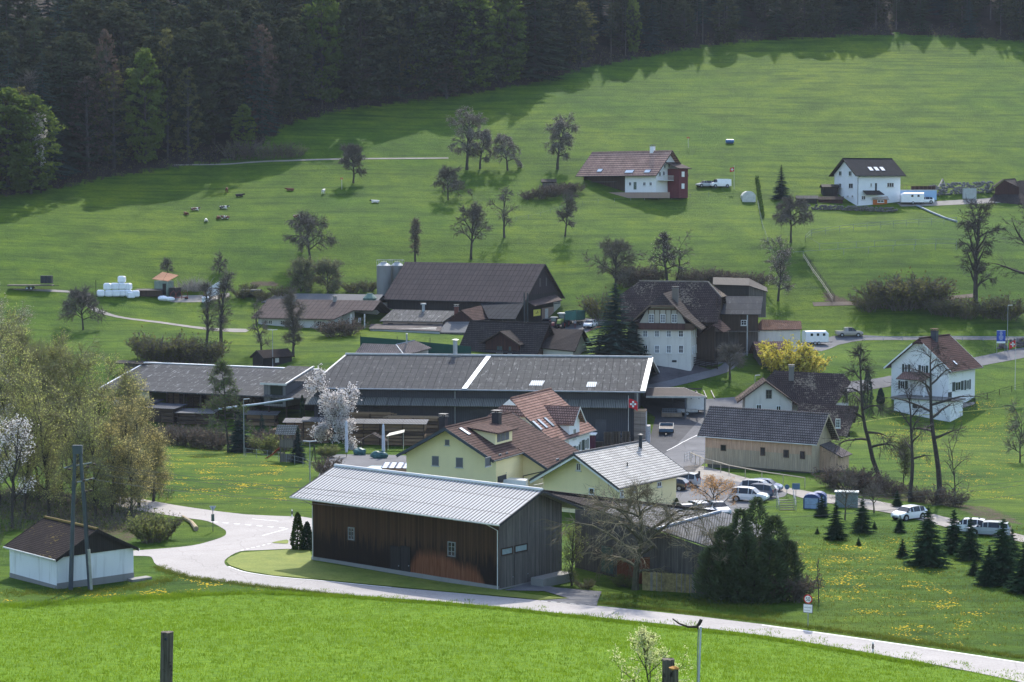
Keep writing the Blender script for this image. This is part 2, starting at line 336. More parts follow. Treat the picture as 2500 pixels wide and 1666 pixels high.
for j in range(nv_y):
 for i in range(nv_x):
  p = (_gx[i], _gy[j], GZ[j, i])
  if _gy[j] > 900: mask[j, i, 0] = 1; continue
  if p[1] < 60: mask[j, i, 3] = 0; continue
  q = proj(p); x, y = q[0], q[1]
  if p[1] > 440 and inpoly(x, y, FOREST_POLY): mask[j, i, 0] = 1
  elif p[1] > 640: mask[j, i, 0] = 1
  if p[1] < 185 and inpoly(x, y, FIELD_POLY): mask[j, i, 3] = 1
  for poly, a in DANDS:
   if inpoly(x, y, poly) and p[1] < 420: mask[j, i, 1] = max(mask[j, i, 1], a)
  for poly, a in BROWN:
   if inpoly(x, y, poly) and p[1] < 450: mask[j, i, 2] = max(mask[j, i, 2], a)
def build_ground():
 me = bpy.data.meshes.new('ground'); v = np.stack([_GXX, _GYY, GZ], -1).reshape(-1, 3)
 f = []
 for j in range(nv_y-1):
  for i in range(nv_x-1):
   a = j*nv_x+i; b = a+1; c2 = a+nv_x; d = c2+1; f.append((a, b, c2)); f.append((b, d, c2))
 me.from_pydata(v.tolist(), [], f)
 me.polygons.foreach_set('use_smooth', [True]*len(me.polygons))
 at = me.attributes.new('zones', 'FLOAT_COLOR', 'POINT'); at.data.foreach_set('color', mask.reshape(-1)); me.update()
 o = bpy.data.objects.new('ground', me); COL.objects.link(o); kind(o, 'structure'); return o
def ground_material():
 m, nt, b = newmat('meadow_grass'); geo = N(nt, 'ShaderNodeNewGeometry'); v = geo.outputs['Position']
 at = N(nt, 'ShaderNodeAttribute', attribute_name='zones'); sp = N(nt, 'ShaderNodeSeparateColor'); nt.links.new(at.outputs['Color'], sp.inputs[0])
 big = noise(nt, .018, 5, v, .6); mid = noise(nt, .13, 6, v, .65); fine = noise(nt, 1.2, 5, v, .7); vfine = noise(nt, 5.0, 4, v, .7)
 base = ramp(nt, big, [(.35, (.050, .112, .008)), (.65, (.092, .148, .012))]).outputs[0]
 k = ramp(nt, mid, [(.32, (.62, .70, .7)), (.5, (1, 1, 1)), (.68, (1.4, 1.22, .85))]).outputs[0]; base = mix(nt, 1, base, k, 'MULTIPLY')
 tr = noise(nt, 1.0, 5, mapv(nt, v, (.045, .42, .9)), .7); k = ramp(nt, tr, [(.36, (.42, .56, .5)), (.5, (1,1,1)), (.66, (1.25, 1.18, .9))]).outputs[0]; base = mix(nt, .85, base, k, 'MULTIPLY')
 k = ramp(nt, fine, [(.3, (.66, .72, .68)), (.55, (1,1,1)), (.75, (1.25, 1.2, 1.1))]).outputs[0]; base = mix(nt, .8, base, k, 'MULTIPLY')
 vo = N(nt, 'ShaderNodeTexVoronoi'); vo.inputs['Scale'].default_value = .38; nt.links.new(mapv(nt, v, (.7, 1, 1)), vo.inputs['Vector'])
 tf = noise(nt, .06, 3, v); q = ramp(nt, vo.outputs['Distance'], [(.06, (1,1,1)), (.2, (0,0,0))]); tq = mix(nt, 1, q.outputs[0], ramp(nt, tf, [(.48, (0,0,0)), (.6, (.55,.55,.55))]).outputs[0], 'MULTIPLY')
 base = mix(nt, tq, base, (.03, .075, .02))
 fld = ramp(nt, fine, [(.3, (.09, .19, .007)), (.55, (.132, .24, .009)), (.8, (.185, .30, .016))]).outputs[0]
 fk = ramp(nt, vfine, [(.32, (.5, .6, .5)), (.5, (1,1,1)), (.68, (1.4, 1.28, 1.4))]).outputs[0]; fld = mix(nt, 1, fld, fk, 'MULTIPLY')
 fk = ramp(nt, mid, [(.3, (.85, .86, .9)), (.6, (1,1,1)), (.8, (1.15, 1.06, 1))]).outputs[0]; fld = mix(nt, 1, fld, fk, 'MULTIPLY')
 jit = N(nt, 'ShaderNodeMath', operation='ADD'); nt.links.new(at.outputs['Alpha'], jit.inputs[0]); jm = N(nt, 'ShaderNodeMath', operation='MULTIPLY_ADD'); jm.inputs[1].default_value = .5; jm.inputs[2].default_value = -.25; nt.links.new(fine, jm.inputs[0]); nt.links.new(jm.outputs[0], jit.inputs[1])
 base = mix(nt, ramp(nt, jit.outputs[0], [(.42, (0,0,0)), (.58, (1,1,1))]).outputs[0], base, fld)
 vd = N(nt, 'ShaderNodeTexVoronoi'); vd.inputs['Scale'].default_value = 3.0; nt.links.new(v, vd.inputs['Vector'])
 cl = noise(nt, .35, 3, v); dn = N(nt, 'ShaderNodeMath', operation='MULTIPLY'); nt.links.new(sp.outputs[1], dn.inputs[0]); nt.links.new(ramp(nt, cl, [(.42, (0,0,0)), (.62, (1,1,1))]).outputs[0], dn.inputs[1])
 th = N(nt, 'ShaderNodeMath', operation='MULTIPLY'); th.inputs[1].default_value = .42; nt.links.new(dn.outputs[0], th.inputs[0])
 ls = N(nt, 'ShaderNodeMath', operation='LESS_THAN'); nt.links.new(vd.outputs['Distance'], ls.inputs[0]); nt.links.new(th.outputs[0], ls.inputs[1])
 base = mix(nt, ls.outputs[0], base, (.62, .42, .01))
 def zone(sock, col, base, lo=.42, hi=.6):
  ad = N(nt, 'ShaderNodeMath', operation='ADD'); mm = N(nt, 'ShaderNodeMath', operation='MULTIPLY_ADD'); mm.inputs[1].default_value = .9; mm.inputs[2].default_value = -.45
  nt.links.new(fine, mm.inputs[0]); nt.links.new(sock, ad.inputs[0]); nt.links.new(mm.outputs[0], ad.inputs[1]); return mix(nt, ramp(nt, ad.outputs[0], [(lo, (0,0,0)), (hi, (1,1,1))]).outputs[0], base, col)
 earth = ramp(nt, vfine, [(.3, (.05, .035, .024)), (.7, (.13, .10, .07))]).outputs[0]
 base = zone(sp.outputs[2], earth, base)
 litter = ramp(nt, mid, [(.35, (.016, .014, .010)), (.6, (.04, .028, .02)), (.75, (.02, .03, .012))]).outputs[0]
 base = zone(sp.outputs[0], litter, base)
 nt.links.new(base, b.inputs['Base Color']); b.inputs['Roughness'].default_value = .9; b.inputs['Specular IOR Level'].default_value = .08
 ad = N(nt, 'ShaderNodeMath', operation='ADD'); nt.links.new(vfine, ad.inputs[0]); nt.links.new(fine, ad.inputs[1]); bump(nt, b, ad.outputs[0], .9, .35)
 return m
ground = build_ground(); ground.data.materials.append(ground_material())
def catmull(pts, n=4, closed=False):
 pts = [np.array(p, float) for p in pts]; out = []; k = len(pts)
 rng = range(k) if closed else range(k-1)
 for i in rng:
  g = (lambda j: pts[j % k]) if closed else (lambda j: pts[min(max(j, 0), k-1)])
  p0, p1, p2, p3 = g(i-1), g(i), g(i+1), g(i+2)
  for t in np.arange(n)/n: out.append(.5*((2*p1)+(-p0+p2)*t+(2*p0-5*p1+4*p2-p3)*t*t+(-p0+3*p1-3*p2+p3)*t**3))
 if not closed: out.append(pts[-1])
 return out
def drape_bm(bm, off):
 xs = [v.co.x for v in bm.verts]; ys = [v.co.y for v in bm.verts]
 def cut(no, d):
  geom = bm.verts[:]+bm.edges[:]+bm.faces[:]; bmesh.ops.bisect_plane(bm, geom=geom, plane_co=Vector(no)*d, plane_no=Vector(no), dist=1e-5)
 for a in np.arange(math.ceil((min(xs)-GX0)/GS), (max(xs)-GX0)/GS): cut((1,0,0), GX0+a*GS)
 for a in np.arange(math.ceil((min(ys)-GY0)/GS), (max(ys)-GY0)/GS): cut((0,1,0), GY0+a*GS)
 s2 = math.sqrt(.5); ds = [(v.co.x-GX0)+(v.co.y-GY0) for v in bm.verts]
 for a in np.arange(math.ceil(min(ds)/GS), max(ds)/GS): cut((s2, s2, 0), (a*GS+GX0+GY0)*s2)
 for v in bm.verts: v.co.z = H(v.co.x, v.co.y)+off
def patch(name, pix, mat, off=.03, label=None, smooth=3, world=False, k='structure', cat=None):
 pp = catmull(pix, smooth, True) if smooth > 1 else pix
 w = [np.array(p) for p in pp] if world else [G(*p) for p in pp]
 bm = bmesh.new(); vs = [bm.verts.new((p[0], p[1], 0)) for p in w]; f = bm.faces.new(vs); bmesh.ops.triangulate(bm, faces=[f])
 drape_bm(bm, off); me = bpy.data.meshes.new(name); bm.normal_update()
 for f in bm.faces:
  if f.normal.z < 0: f.normal_flip()
 bm.to_mesh(me); bm.free(); me.materials.append(mat); o = bpy.data.objects.new(name, me); COL.objects.link(o)
 if k: kind(o, k)
 return o
def strip_poly(cen, width):
 cen = [np.array(p[:2]) for p in cen]; L = []; Rr = []
 for i, p in enumerate(cen):
  d = cen[min(i+1, len(cen)-1)]-cen[max(i-1, 0)]; d = d/(np.linalg.norm(d)+1e-9); n = np.array([-d[1], d[0]]); w = width[i] if hasattr(width, '__len__') else width
  L.append(p+n*w/2); Rr.append(p-n*w/2)
 return L+Rr[::-1]
def strip(name, pix, width, mat, off=.04, smooth=4):
 pw = [G(*p)[:2] for p in pix]; cen = catmull(pw, smooth) if smooth > 1 else pw
 return patch(name, strip_poly(cen, width), mat, off, smooth=1, world=True)
def asphalt(name, col, patchy=.3):
 m, nt, b = newmat(name); v = N(nt, 'ShaderNodeNewGeometry').outputs['Position']
 a = ramp(nt, noise(nt, .25, 6, v), [(.3, sc(col, 1-patchy)), (.7, sc(col, 1+patchy*.6))]).outputs[0]
 k = ramp(nt, noise(nt, 6, 4, v, .8), [(.3, (.8,.8,.8)), (.7, (1.15,1.15,1.15))]).outputs[0]; a = mix(nt, 1, a, k, 'MULTIPLY')
 cr_ = N(nt, 'ShaderNodeTexVoronoi', feature='DISTANCE_TO_EDGE'); cr_.inputs['Scale'].default_value = .16
 d = N(nt, 'ShaderNodeVectorMath', operation='ADD'); nz = N(nt, 'ShaderNodeTexNoise'); nz.inputs['Scale'].default_value = .6; nt.links.new(v, nz.inputs['Vector']); nt.links.new(v, d.inputs[0]); nt.links.new(nz.outputs['Color'], d.inputs[1]); nt.links.new(d.outputs[0], cr_.inputs['Vector'])
 a = mix(nt, ramp(nt, cr_.outputs['Distance'], [(.0, (.3,.3,.3)), (.012, (0,0,0))]).outputs[0], a, sc(col, .35))
 nt.links.new(a, b.inputs['Base Color']); b.inputs['Roughness'].default_value = .9; b.inputs['Specular IOR Level'].default_value = .06; return m
A_ROAD = asphalt('road_asphalt', (.36, .335, .315), .10); A_DARK = asphalt('dark_asphalt', (.09, .09, .095), .25); A_MID = asphalt('grey_asphalt', (.15, .15, .155), .2)
A_GRAV = asphalt('pale_gravel', (.29, .265, .235), .2); A_RUBB = asphalt('rubble', (.10, .09, .095), .45); A_EARTH = asphalt('earth_track', (.15, .12, .095), .35)
PAINT = plain('road_paint', (.78, .77, .74), .7, .12, 3)
LAWNM = None
def lawn():
 m, nt, b = newmat('mown_lawn'); v = N(nt, 'ShaderNodeNewGeometry').outputs['Position']
 a = ramp(nt, noise(nt, .5, 6, v), [(.3, (.105, .145, .019)), (.7, (.18, .20, .035))]).outputs[0]
 k = ramp(nt, noise(nt, 4, 5, v, .8), [(.3, (.75,.78,.7)), (.7, (1.2,1.2,1.1))]).outputs[0]; a = mix(nt, 1, a, k, 'MULTIPLY')
 nt.links.new(a, b.inputs['Base Color']); b.inputs['Roughness'].default_value = .9; return m
LAWNM = lawn()
patch('road', [(290,1211),(440,1236),(600,1257),(790,1271),(800,1338),(703,1341),(640,1344),(587,1347),(555,1363),(548,1375),(560,1386),(598,1397),(665,1408),(804,1420),(956,1434.5),(1240,1460),(1457,1480),(1860,1525),(2500,1618),(2700,1652),
    (2700,1716),(2500,1668),(2268,1621),(1860,1552),(1527,1515),(1220,1483),(1062,1469),(845,1453),(600,1428),(462,1409),(419,1397),(381,1379),(373,1366),(364,1359),(326,1358),(300,1356),(300,1346),(326,1345),(386,1341),(468,1333),(517,1321),(547,1310),(552,1300),(544,1291),(506,1273),(446,1264),(290,1237)], A_ROAD, .03, smooth=3)
patch('lawn', [(562,1382),(553,1373),(558,1364),(590,1350),(640,1347),(703,1343),(756,1345),(766,1372),(1216,1441),(1292,1452),(1389,1462),(1318,1466),(1240,1458),(956,1432.5),(804,1418),(665,1406),(600,1395)], LAWNM, .05, smooth=1)
patch('lawn', [(664,1326),(700,1319),(704,1325),(700,1329),(680,1328)], LAWNM, .06, smooth=2)
patch('driveway', [(1318,1468),(1389,1463),(1329,1445),(1230,1443),(1293,1424),(1356,1436),(1469,1446),(1459,1470),(1457,1481)], A_MID, .065, smooth=1)
for i in range(7):
 x = 517+i*27.5; strip('road_marking', [(x, 1275+i*2.4), (x+13, 1276.2+i*2.4)], .3, PAINT, .05, 1)
strip('road_marking', [(615,1268),(680,1274)], .14, PAINT, .05, 1)
strip('road_marking', [(641,1309),(703,1292)], .16, PAINT, .05, 1)
for i in range(6):
 x = 588+i*13; strip('road_marking', [(x, 1345.5-i*3.1), (x+7, 1343.8-i*3.1)], .18, PAINT, .05, 1)
strip('road_marking', [(558,1384.5),(575,1391),(600,1398.3),(640,1405),(700,1412.3),(804,1421.2),(956,1436)], .16, PAINT, .056, 3)
for i in range(6):
 x = 1322+i*23.5; strip('road_marking', [(x, 1468.6+i*2.0), (x+15, 1469.9+i*2.0)], .3, PAINT, .05, 1)
strip('road_marking', [(1860,1527.5),(2100,1561),(2300,1590),(2500,1620.5),(2690,1652)], .22, PAINT, .05, 2)
patch('car_park', [(1650,1170),(1690,1138),(1722,1148),(1800,1168),(1870,1182),(1925,1200),(1916,1213),(1866,1224),(1832,1240),(1800,1262),(1650,1300),(1540,1290),(1480,1240),(1560,1190)], A_MID, .04, smooth=1)
patch('gravel_path', [(1660,1150),(1700,1136),(1800,1162),(1880,1182),(1990,1204),(2130,1222),(2250,1248),(2300,1262),(2500,1309),(2700,1360),(2700,1378),(2500,1326),(2320,1291),(2200,1259),(2090,1241),(1965,1219),(1912,1202),(1840,1184),(1760,1172),(1720,1172)], A_GRAV, .06, smooth=2)
patch('yard', [(1560,1130),(1500,1090),(1480,1075),(1590,1060),(1600,1020),(1560,985),(1570,960),(1640,975),(1725,985),(1730,1010),(1712,1062),(1722,1128),(1690,1136),(1640,1170),(1590,1160)], A_DARK, .03, smooth=1)
strip('road', [(1600,1180),(1660,1125),(1715,1085),(1760,1040),(1800,1003)], 7.5, A_MID, .06, 3)
strip('road_marking', [(1628,1102),(1665,1082),(1702,1064)], .14, PAINT, .08, 2)
strip('road', [(1705,992),(1800,985),(1900,972),(2000,955),(2094,943),(2177,931),(2290,905),(2390,883),(2500,861),(2700,822)], [6,5,4,4,4,4.2,4.5,4.8,5,5], A_MID, .05, 1)
strip('road', [(1960,852),(2010,838),(2060,829),(2110,826),(2210,827.5),(2500,827.5),(2700,828)], [7,6,5,3.4,2.4,2.4,2.4], A_MID, .05, 1)
patch('yard', [(1215,812),(1240,785),(1300,775),(1411,776),(1469,781),(1500,786),(1471,793),(1433,812),(1380,822)], A_MID, .05, smooth=1)
patch('yard', [(1690,875),(1735,862),(1780,850),(1860,838),(1960,848),(1985,852),(1940,862),(1850,858),(1790,880),(1750,892),(1700,896)], A_MID, .05, smooth=1)
patch('gravel_slope', [(1590,888),(1687,890),(1746,906),(1700,922),(1640,938),(1560,950),(1560,905)], A_RUBB, .05, smooth=1)
strip('path', [(1570,950),(1632,939),(1700,922),(1762,905),(1790,885)], 2.2, A_MID, .08, 3)
patch('path', [(40,706),(128,708),(180,712),(219,717),(220,726),(216,738),(235,752),(262,764),(305,775.5),(390,785.5),(470,797),(540,803),(600,804),(600,812),(540,810),(470,802),(390,790),(305,779.5),(258,770),(228,760),(205,742),(195,724),(180,717),(120,713),(40,709)], A_GRAV, .06, smooth=2)
patch('gravel_yard', [(425,722),(500,721),(560,716),(560,726),(500,738),(415,738)], A_GRAV, .05, smooth=1)
strip('path', [(420,404.5),(600,398),(700,393.5),(823,389.5),(960,388),(1095,387)], .9, A_GRAV, .08, 2)
strip('path', [(1985,744),(2130,740),(2250,735),(2380,722)], 1.6, A_EARTH, .06, 2)
patch('yard', [(2190,497),(2290,492),(2410,485),(2500,470),(2700,450),(2700,478),(2500,490),(2420,497),(2290,503),(2200,505)], A_GRAV, .06, smooth=1)
patch('patio', [(1020,1188),(850,1215),(760,1200),(805,1110),(960,1112),(1100,1120),(1100,1180)], A_MID, .05, smooth=1)
patch('terrace_paving', [(2302,1008),(2320,990),(2382,982),(2378,988),(2318,1008)], A_GRAV, .05, smooth=1)
TS = [(300,1600,1),(1250,1600,1),(2200,1640,.95),(0,1480,1),(700,1480,1),(1300,1520,1),(1900,1560,.95),(2400,1600,.85),(100,1400,1),(500,1350,1),(900,1400,1),(1250,1440,1),(1500,1440,.95),(1700,1440,.85),  # wanted share of sun at each ground point, sets the cloud density
   (1900,1450,.9),(2100,1400,.9),(2400,1450,.85),(2450,1330,.6),(2200,1300,.75),(2000,1250,.6),(200,1250,.95),(550,1180,1),(400,1100,.95),(800,1200,.9),(1100,1230,.8),(1480,1240,.9),(1750,1215,.85),(1600,1160,.8),(1900,1170,.6),
   (2150,1150,.5),(2400,1120,.5),(2300,1020,.6),(2480,1000,.65),(1100,1120,.35),(700,1060,.55),(900,1070,.2),(1300,1060,.2),(1560,1060,.15),(1850,1080,.25),(1200,980,.08),(700,980,.12),(400,980,.15),(1500,960,.15),(100,1000,.8),(200,880,.7),
   (1800,920,.15),(2000,930,.08),(2200,930,.2),(2450,900,.5),(1620,800,.06),(1300,800,.06),(1000,780,.08),(700,790,.1),(2000,820,.1),(2400,800,.06),(150,790,.75),(400,850,.35),(300,700,.95),(80,720,.95),(550,680,.8),(200,640,.75),(600,640,.75),(800,650,.6),
   (950,620,.45),(1300,690,.12),(1600,690,.1),(1900,720,.12),(2300,700,.15),(100,600,.45),(400,570,.4),(750,560,.33),(1000,560,.3),(1300,570,.27),(1600,570,.25),(1900,600,.3),(2300,620,.35),(2200,540,.4),(200,520,.12),(500,500,.18),(900,480,.25),
   (1200,450,.16),(1500,430,.22),(1800,450,.25),(2150,440,.35),(2450,430,.3),(300,480,.12),(700,410,.03),(1000,370,.08),(1300,340,.25),(1600,330,.25),(2000,330,.3),(2400,320,.32),(1100,370,.12),(1350,320,.15),(1550,280,.2),(1600,250,.2),(2000,230,.28),(1850,130,.03),(2200,110,.03),(2450,120,.03),(2100,150,.12),(500,420,.03),(250,460,.03),(0,500,.04),(650,370,.03),
   (2400,220,.28),(1700,160,.05),(300,330,.04),(500,200,.03),(760,150,.09),(1150,120,.08),(1500,60,.05),(1900,50,.04),(2300,40,.06),(0,330,.22),(-200,400,.2),(-200,800,.8),(-200,1200,1),(2700,600,.3),(2700,900,.5),(2700,1300,.6),(-200,600,.4),(2700,300,.4)]
def build_shade_clouds():  # unseen cloud layer added, its density shaped to shade chosen ground
 CZ = 1500.0; pts = []; T = []
 for px, py, t in TS:
  g = G(px, py) if not (py < 460 and px < 640 or py < 300 and inpoly(px, py, FOREST_POLY)) else P(px, py, 560 if px < 640 else 640)
  pts.append((g[0]+SUNV.x*(CZ-g[2])/SUNV.z, g[1]+SUNV.y*(CZ-g[2])/SUNV.z)); T.append(t)
 for ex in range(-150, 2700, 70):  # thickened along the forest edge to keep tree shadows faint
  j = max(i for i in range(len(EDGE)-1) if EDGE[i][0] <= ex); (xa, ya), (xb, yb) = EDGE[j], EDGE[j+1]; ey = ya+(yb-ya)*(ex-xa)/(xb-xa)
  for dy, t in ((6,0), (34,0), (64,0), (94,.02), (120,.07)) if ex < 1450 else ((6,0), (26,0), (48,.03), (70,.1)): g = G(ex, ey+dy); pts.append((g[0]+SUNV.x*(CZ-g[2])/SUNV.z, g[1]+SUNV.y*(CZ-g[2])/SUNV.z)); T.append(t)
 for gx in (-700, -400, 0, 400, 700):
  for gy, t in ((-300, 1), (0, 1), (900, .05), (1300, .4)):
   pts.append((gx+SUNV.x*CZ/SUNV.z, gy+SUNV.y*CZ/SUNV.z)); T.append(t)
 pts = np.array(pts); T = np.array(T); S = 14.0
 x0, x1 = pts[:,0].min()-60, pts[:,0].max()+60; y0, y1 = pts[:,1].min()-60, pts[:,1].max()+60
 xs = np.arange(x0, x1, S); ys = np.arange(y0, y1, S); XX, YY = np.meshgrid(xs, ys)
 d2 = (XX[...,None]-pts[:,0])**2+(YY[...,None]-pts[:,1])**2; w = 1/(d2+220)**1.6; TT = (w*T).sum(-1)/w.sum(-1)
 rng = np.random.RandomState(4); D = 1-np.clip(TT, 0, 1)
 lump = rng.rand(*D.shape); 
 for _ in range(3): lump = (lump+np.roll(lump, 1, 0)+np.roll(lump, 1, 1)+np.roll(lump, -1, 0)+np.roll(lump, -1, 1))/5
 lump = (lump-lump.mean())/lump.std()
 nx, ny = len(xs), len(ys); top = CZ+(60+12*lump)*D; bot = CZ-(18+6*lump)*D
 V = np.concatenate([np.stack([XX, YY, top], -1).reshape(-1, 3), np.stack([XX, YY, bot-.5], -1).reshape(-1, 3)]); F = []; n = nx*ny; keep = D > .015
 idx = lambda j, i: j*nx+i
 cell = keep[:-1,:-1] | keep[1:,:-1] | keep[:-1,1:] | keep[1:,1:]
 for j in range(ny-1):
  for i in range(nx-1):
   if not cell[j, i]: continue
   a, b, c2, d = idx(j, i), idx(j, i+1), idx(j+1, i+1), idx(j+1, i); F.append((a, b, c2, d)); F.append((d+n, c2+n, b+n, a+n))
   if i == 0 or not cell[j, i-1]: F.append((a, d, d+n, a+n))
   if i == nx-2 or not cell[j, i+1]: F.append((c2, b, b+n, c2+n))
   if j == 0 or not cell[j-1, i]: F.append((b, a, a+n, b+n))
   if j == ny-2 or not cell[j+1, i]: F.append((d, c2, c2+n, d+n))
 me = bpy.data.meshes.new('shade_clouds'); me.from_pydata(V.tolist(), [], F); me.polygons.foreach_set('use_smooth', [True]*len(me.polygons))
 at = me.attributes.new('density', 'FLOAT', 'POINT'); at.data.foreach_set('value', np.concatenate([D.ravel(), D.ravel()]).astype(np.float32)); me.update()
 m = bpy.data.materials.new('shade_cloud'); m.use_nodes = True; nt = m.node_tree; nt.nodes.remove(nt.nodes['Principled BSDF']); out = nt.nodes['Material Output']
 a = N(nt, 'ShaderNodeAttribute', attribute_name='density'); geo = N(nt, 'ShaderNodeNewGeometry')
 nz = noise(nt, .012, 5, geo.outputs['Position']); ma = N(nt, 'ShaderNodeMath', operation='MULTIPLY_ADD'); ma.inputs[1].default_value = .22; nt.links.new(nz, ma.inputs[0])
 sb = N(nt, 'ShaderNodeMath', operation='SUBTRACT'); sb.inputs[1].default_value = .11; nt.links.new(a.outputs['Fac'], sb.inputs[0]); nt.links.new(sb.outputs[0], ma.inputs[2])
 inv = N(nt, 'ShaderNodeMath', operation='SUBTRACT', use_clamp=True); inv.inputs[0].default_value = 1; nt.links.new(ma.outputs[0], inv.inputs[1])
 sq = N(nt, 'ShaderNodeMath', operation='SQRT'); nt.links.new(inv.outputs[0], sq.inputs[0])
 tr = N(nt, 'ShaderNodeBsdfTransparent'); df = N(nt, 'ShaderNodeBsdfDiffuse'); tl = N(nt, 'ShaderNodeBsdfTranslucent'); m1 = N(nt, 'ShaderNodeMixShader'); m1.inputs[0].default_value = .5; m2 = N(nt, 'ShaderNodeMixShader')
 df.inputs[0].default_value = (.88,.88,.9,1); tl.inputs[0].default_value = (.88,.88,.9,1)  # bright white scatter also serves as soft fill light
 nt.links.new(df.outputs[0], m1.inputs[1]); nt.links.new(tl.outputs[0], m1.inputs[2]); nt.links.new(sq.outputs[0], m2.inputs[0]); nt.links.new(m1.outputs[0], m2.inputs[1]); nt.links.new(tr.outputs[0], m2.inputs[2]); nt.links.new(m2.outputs[0], out.inputs[0])
 me.materials.append(m); o = bpy.data.objects.new('shade_clouds', me); COL.objects.link(o); kind(o, 'structure')
build_shade_clouds()
class Bld:
 def __init__(s, name, label, cat, fit, group=None):
  x, y, z, yaw, s.L, s.W, s.Hh, s.rise, s.ou, s.ov = fit
  s.o = np.array([x, y, z]); a = R(yaw); s.u = np.array([math.cos(a), math.sin(a), 0]); s.vv = np.array([-s.u[1], s.u[0], 0])
  s.T = thing(name, label, cat, s.o, a, group); s.t = s.rise/(s.W/2) if s.W else 0
 def w(s, u, v, z): return s.o+s.u*u+s.vv*v+np.array([0, 0, z])
 def lw(s, p): d = np.array(p)-s.o; return np.array([d@s.u, d@s.vv, d[2]])
 def loc(s, px, py, u=None, v=None, z=None):         # local point seen at a pixel, on a plane u=, v= or z=
  r = ray(px, py); C0 = np.array([0, 0, CAM_Z]); 
  if u is not None: n, q = s.u, s.o@s.u+u
  elif v is not None: n, q = s.vv, s.o@s.vv+v
  else: n, q = np.array([0, 0, 1.]), s.o[2]+z
  t = (q-C0@n)/(r@n); return s.lw(C0+r*t)
 def part(s, name, mb, mats, **k): return obj(name, mb, mats, s.T, **k)
 def gable_walls(s, mat, u0=0, u1=None, v0=0, v1=None, z0=-1.2, zt=None, name='wall', gmat=None, zg=None):
  u1 = s.L if u1 is None else u1; v1 = s.W if v1 is None else v1; zt = s.Hh if zt is None else zt
  mb = MB(); vm = s.W/2; zr = s.Hh+s.rise-.06
  def ztop(v): return s.Hh+s.rise-abs(v-vm)*s.t-.06
  for u in (u0, u1):
   pts = [(u, v0, z0), (u, v1, z0), (u, v1, ztop(v1)), (u, vm, zr), (u, v0, ztop(v0))]
   if u == u0: pts = pts[::-1]
   mb.face(pts)
  mb.face([(u0, v0, z0), (u1, v0, z0), (u1, v0, ztop(v0)), (u0, v0, ztop(v0))]); mb.face([(u1, v1, z0), (u0, v1, z0), (u0, v1, ztop(v1)), (u1, v1, ztop(v1))])
  return s.part(name, mb, mat)
 def gable_clad(s, mat, end=0, z=None, t=.04, name='gable_cladding'):   # boarding over the gable triangle
  u = 0 if end == 0 else s.L; z = s.Hh-.1 if z is None else z; mb = MB(); n = (-1, 0, 0) if end == 0 else (1, 0, 0)
  vm = s.W/2; zr = s.Hh+s.rise-.1
  if z >= s.Hh-.1:
   q = (zr-z)/s.t; pts = [(u, vm-q, z), (u, vm+q, z), (u, vm, zr)]
  else: pts = [(u, 0, z), (u, s.W, z), (u, s.W, s.Hh-.1), (u, vm, zr), (u, 0, s.Hh-.1)]
  pts = [(p[0]+n[0]*t, p[1], p[2]) for p in pts]; mb.slab(pts, t-.003, n=n); return s.part(name, mb, mat)
 def roof(s, mat, edge=None, th=.18, fascia=.22, ridge=None, gutter=True, hip0=0.0, hip1=0.0, verge=True):
  ou, ov, t = s.ou, s.ov, s.t; u0, u1 = -ou, s.L+ou; vm = s.W/2; zr = s.Hh+s.rise; ze = s.Hh-ov*t
  mb = MB()
  hr = .55
  def side(sg):
   ve = -ov if sg < 0 else s.W+ov
   pts = [(u0, ve, ze), (u1, ve, ze)]
   if hip1 > 0: pts += [(u1, vm+sg*hip1, zr-hip1*t), (u1-hip1*hr, vm, zr)]
   else: pts += [(u1, vm, zr)]
   if hip0 > 0: pts += [(u0+hip0*hr, vm, zr), (u0, vm+sg*hip0, zr-hip0*t)]
   else: pts += [(u0, vm, zr)]
   return pts
  mb.slab(side(-1), th); mb.slab(side(1), th)
  if hip0 > 0: mb.slab([(u0, vm-hip0, zr-hip0*t), (u0+hip0*hr, vm, zr), (u0, vm+hip0, zr-hip0*t)], th*.9)
  if hip1 > 0: mb.slab([(u1, vm-hip1, zr-hip1*t), (u1-hip1*hr, vm, zr), (u1, vm+hip1, zr-hip1*t)], th*.9)
  rf = s.part('roof', mb, mat)
  if ridge: 
   m2 = MB(); m2.tube([(u0+hip0*hr, vm, zr+.02), (u1-hip1*hr, vm, zr+.02)], .14, 6); obj('ridge_cap', m2, ridge, rf)
  if edge and verge:
   for u, h in ((u0, hip0), (u1, hip1)):
    for sg in (-1, 1):
     m3 = MB(); ve = -ov if sg < 0 else s.W+ov; vt = vm+sg*h
     a = np.array([u-.03 if u == u0 else u+.03, ve, ze]); b_ = np.array([a[0], vt, zr-h*t]); m3.obox(a-(0,0,fascia+.03), b_-a, (.03 if u == u0 else -.03, 0, 0), (0, 0, fascia+.07)); obj('bargeboard', m3, edge, rf)
  if gutter:
   gm = STEEL if gutter is True else gutter
   for ve in (-ov-.07, s.W+ov+.07):
    m4 = MB(); m4.tube([(u0, ve, ze-.1), (u1, ve, ze-.1)], .075, 6); obj('gutter', m4, gm, rf)
  return rf
 def downpipe(s, u, v=-.1, side=-1, mat=None):
  ze = s.Hh-s.ov*s.t; m = MB(); vo = -s.ov-.07 if side < 0 else s.W+s.ov+.07; vw = -.1 if side < 0 else s.W+.1
  m.tube([(u, vo, ze-.15), (u, vw, ze-.15-abs(vo-vw)*.5), (u, vw, -.1)], .05, 6); return s.part('downpipe', m, mat or STEEL)
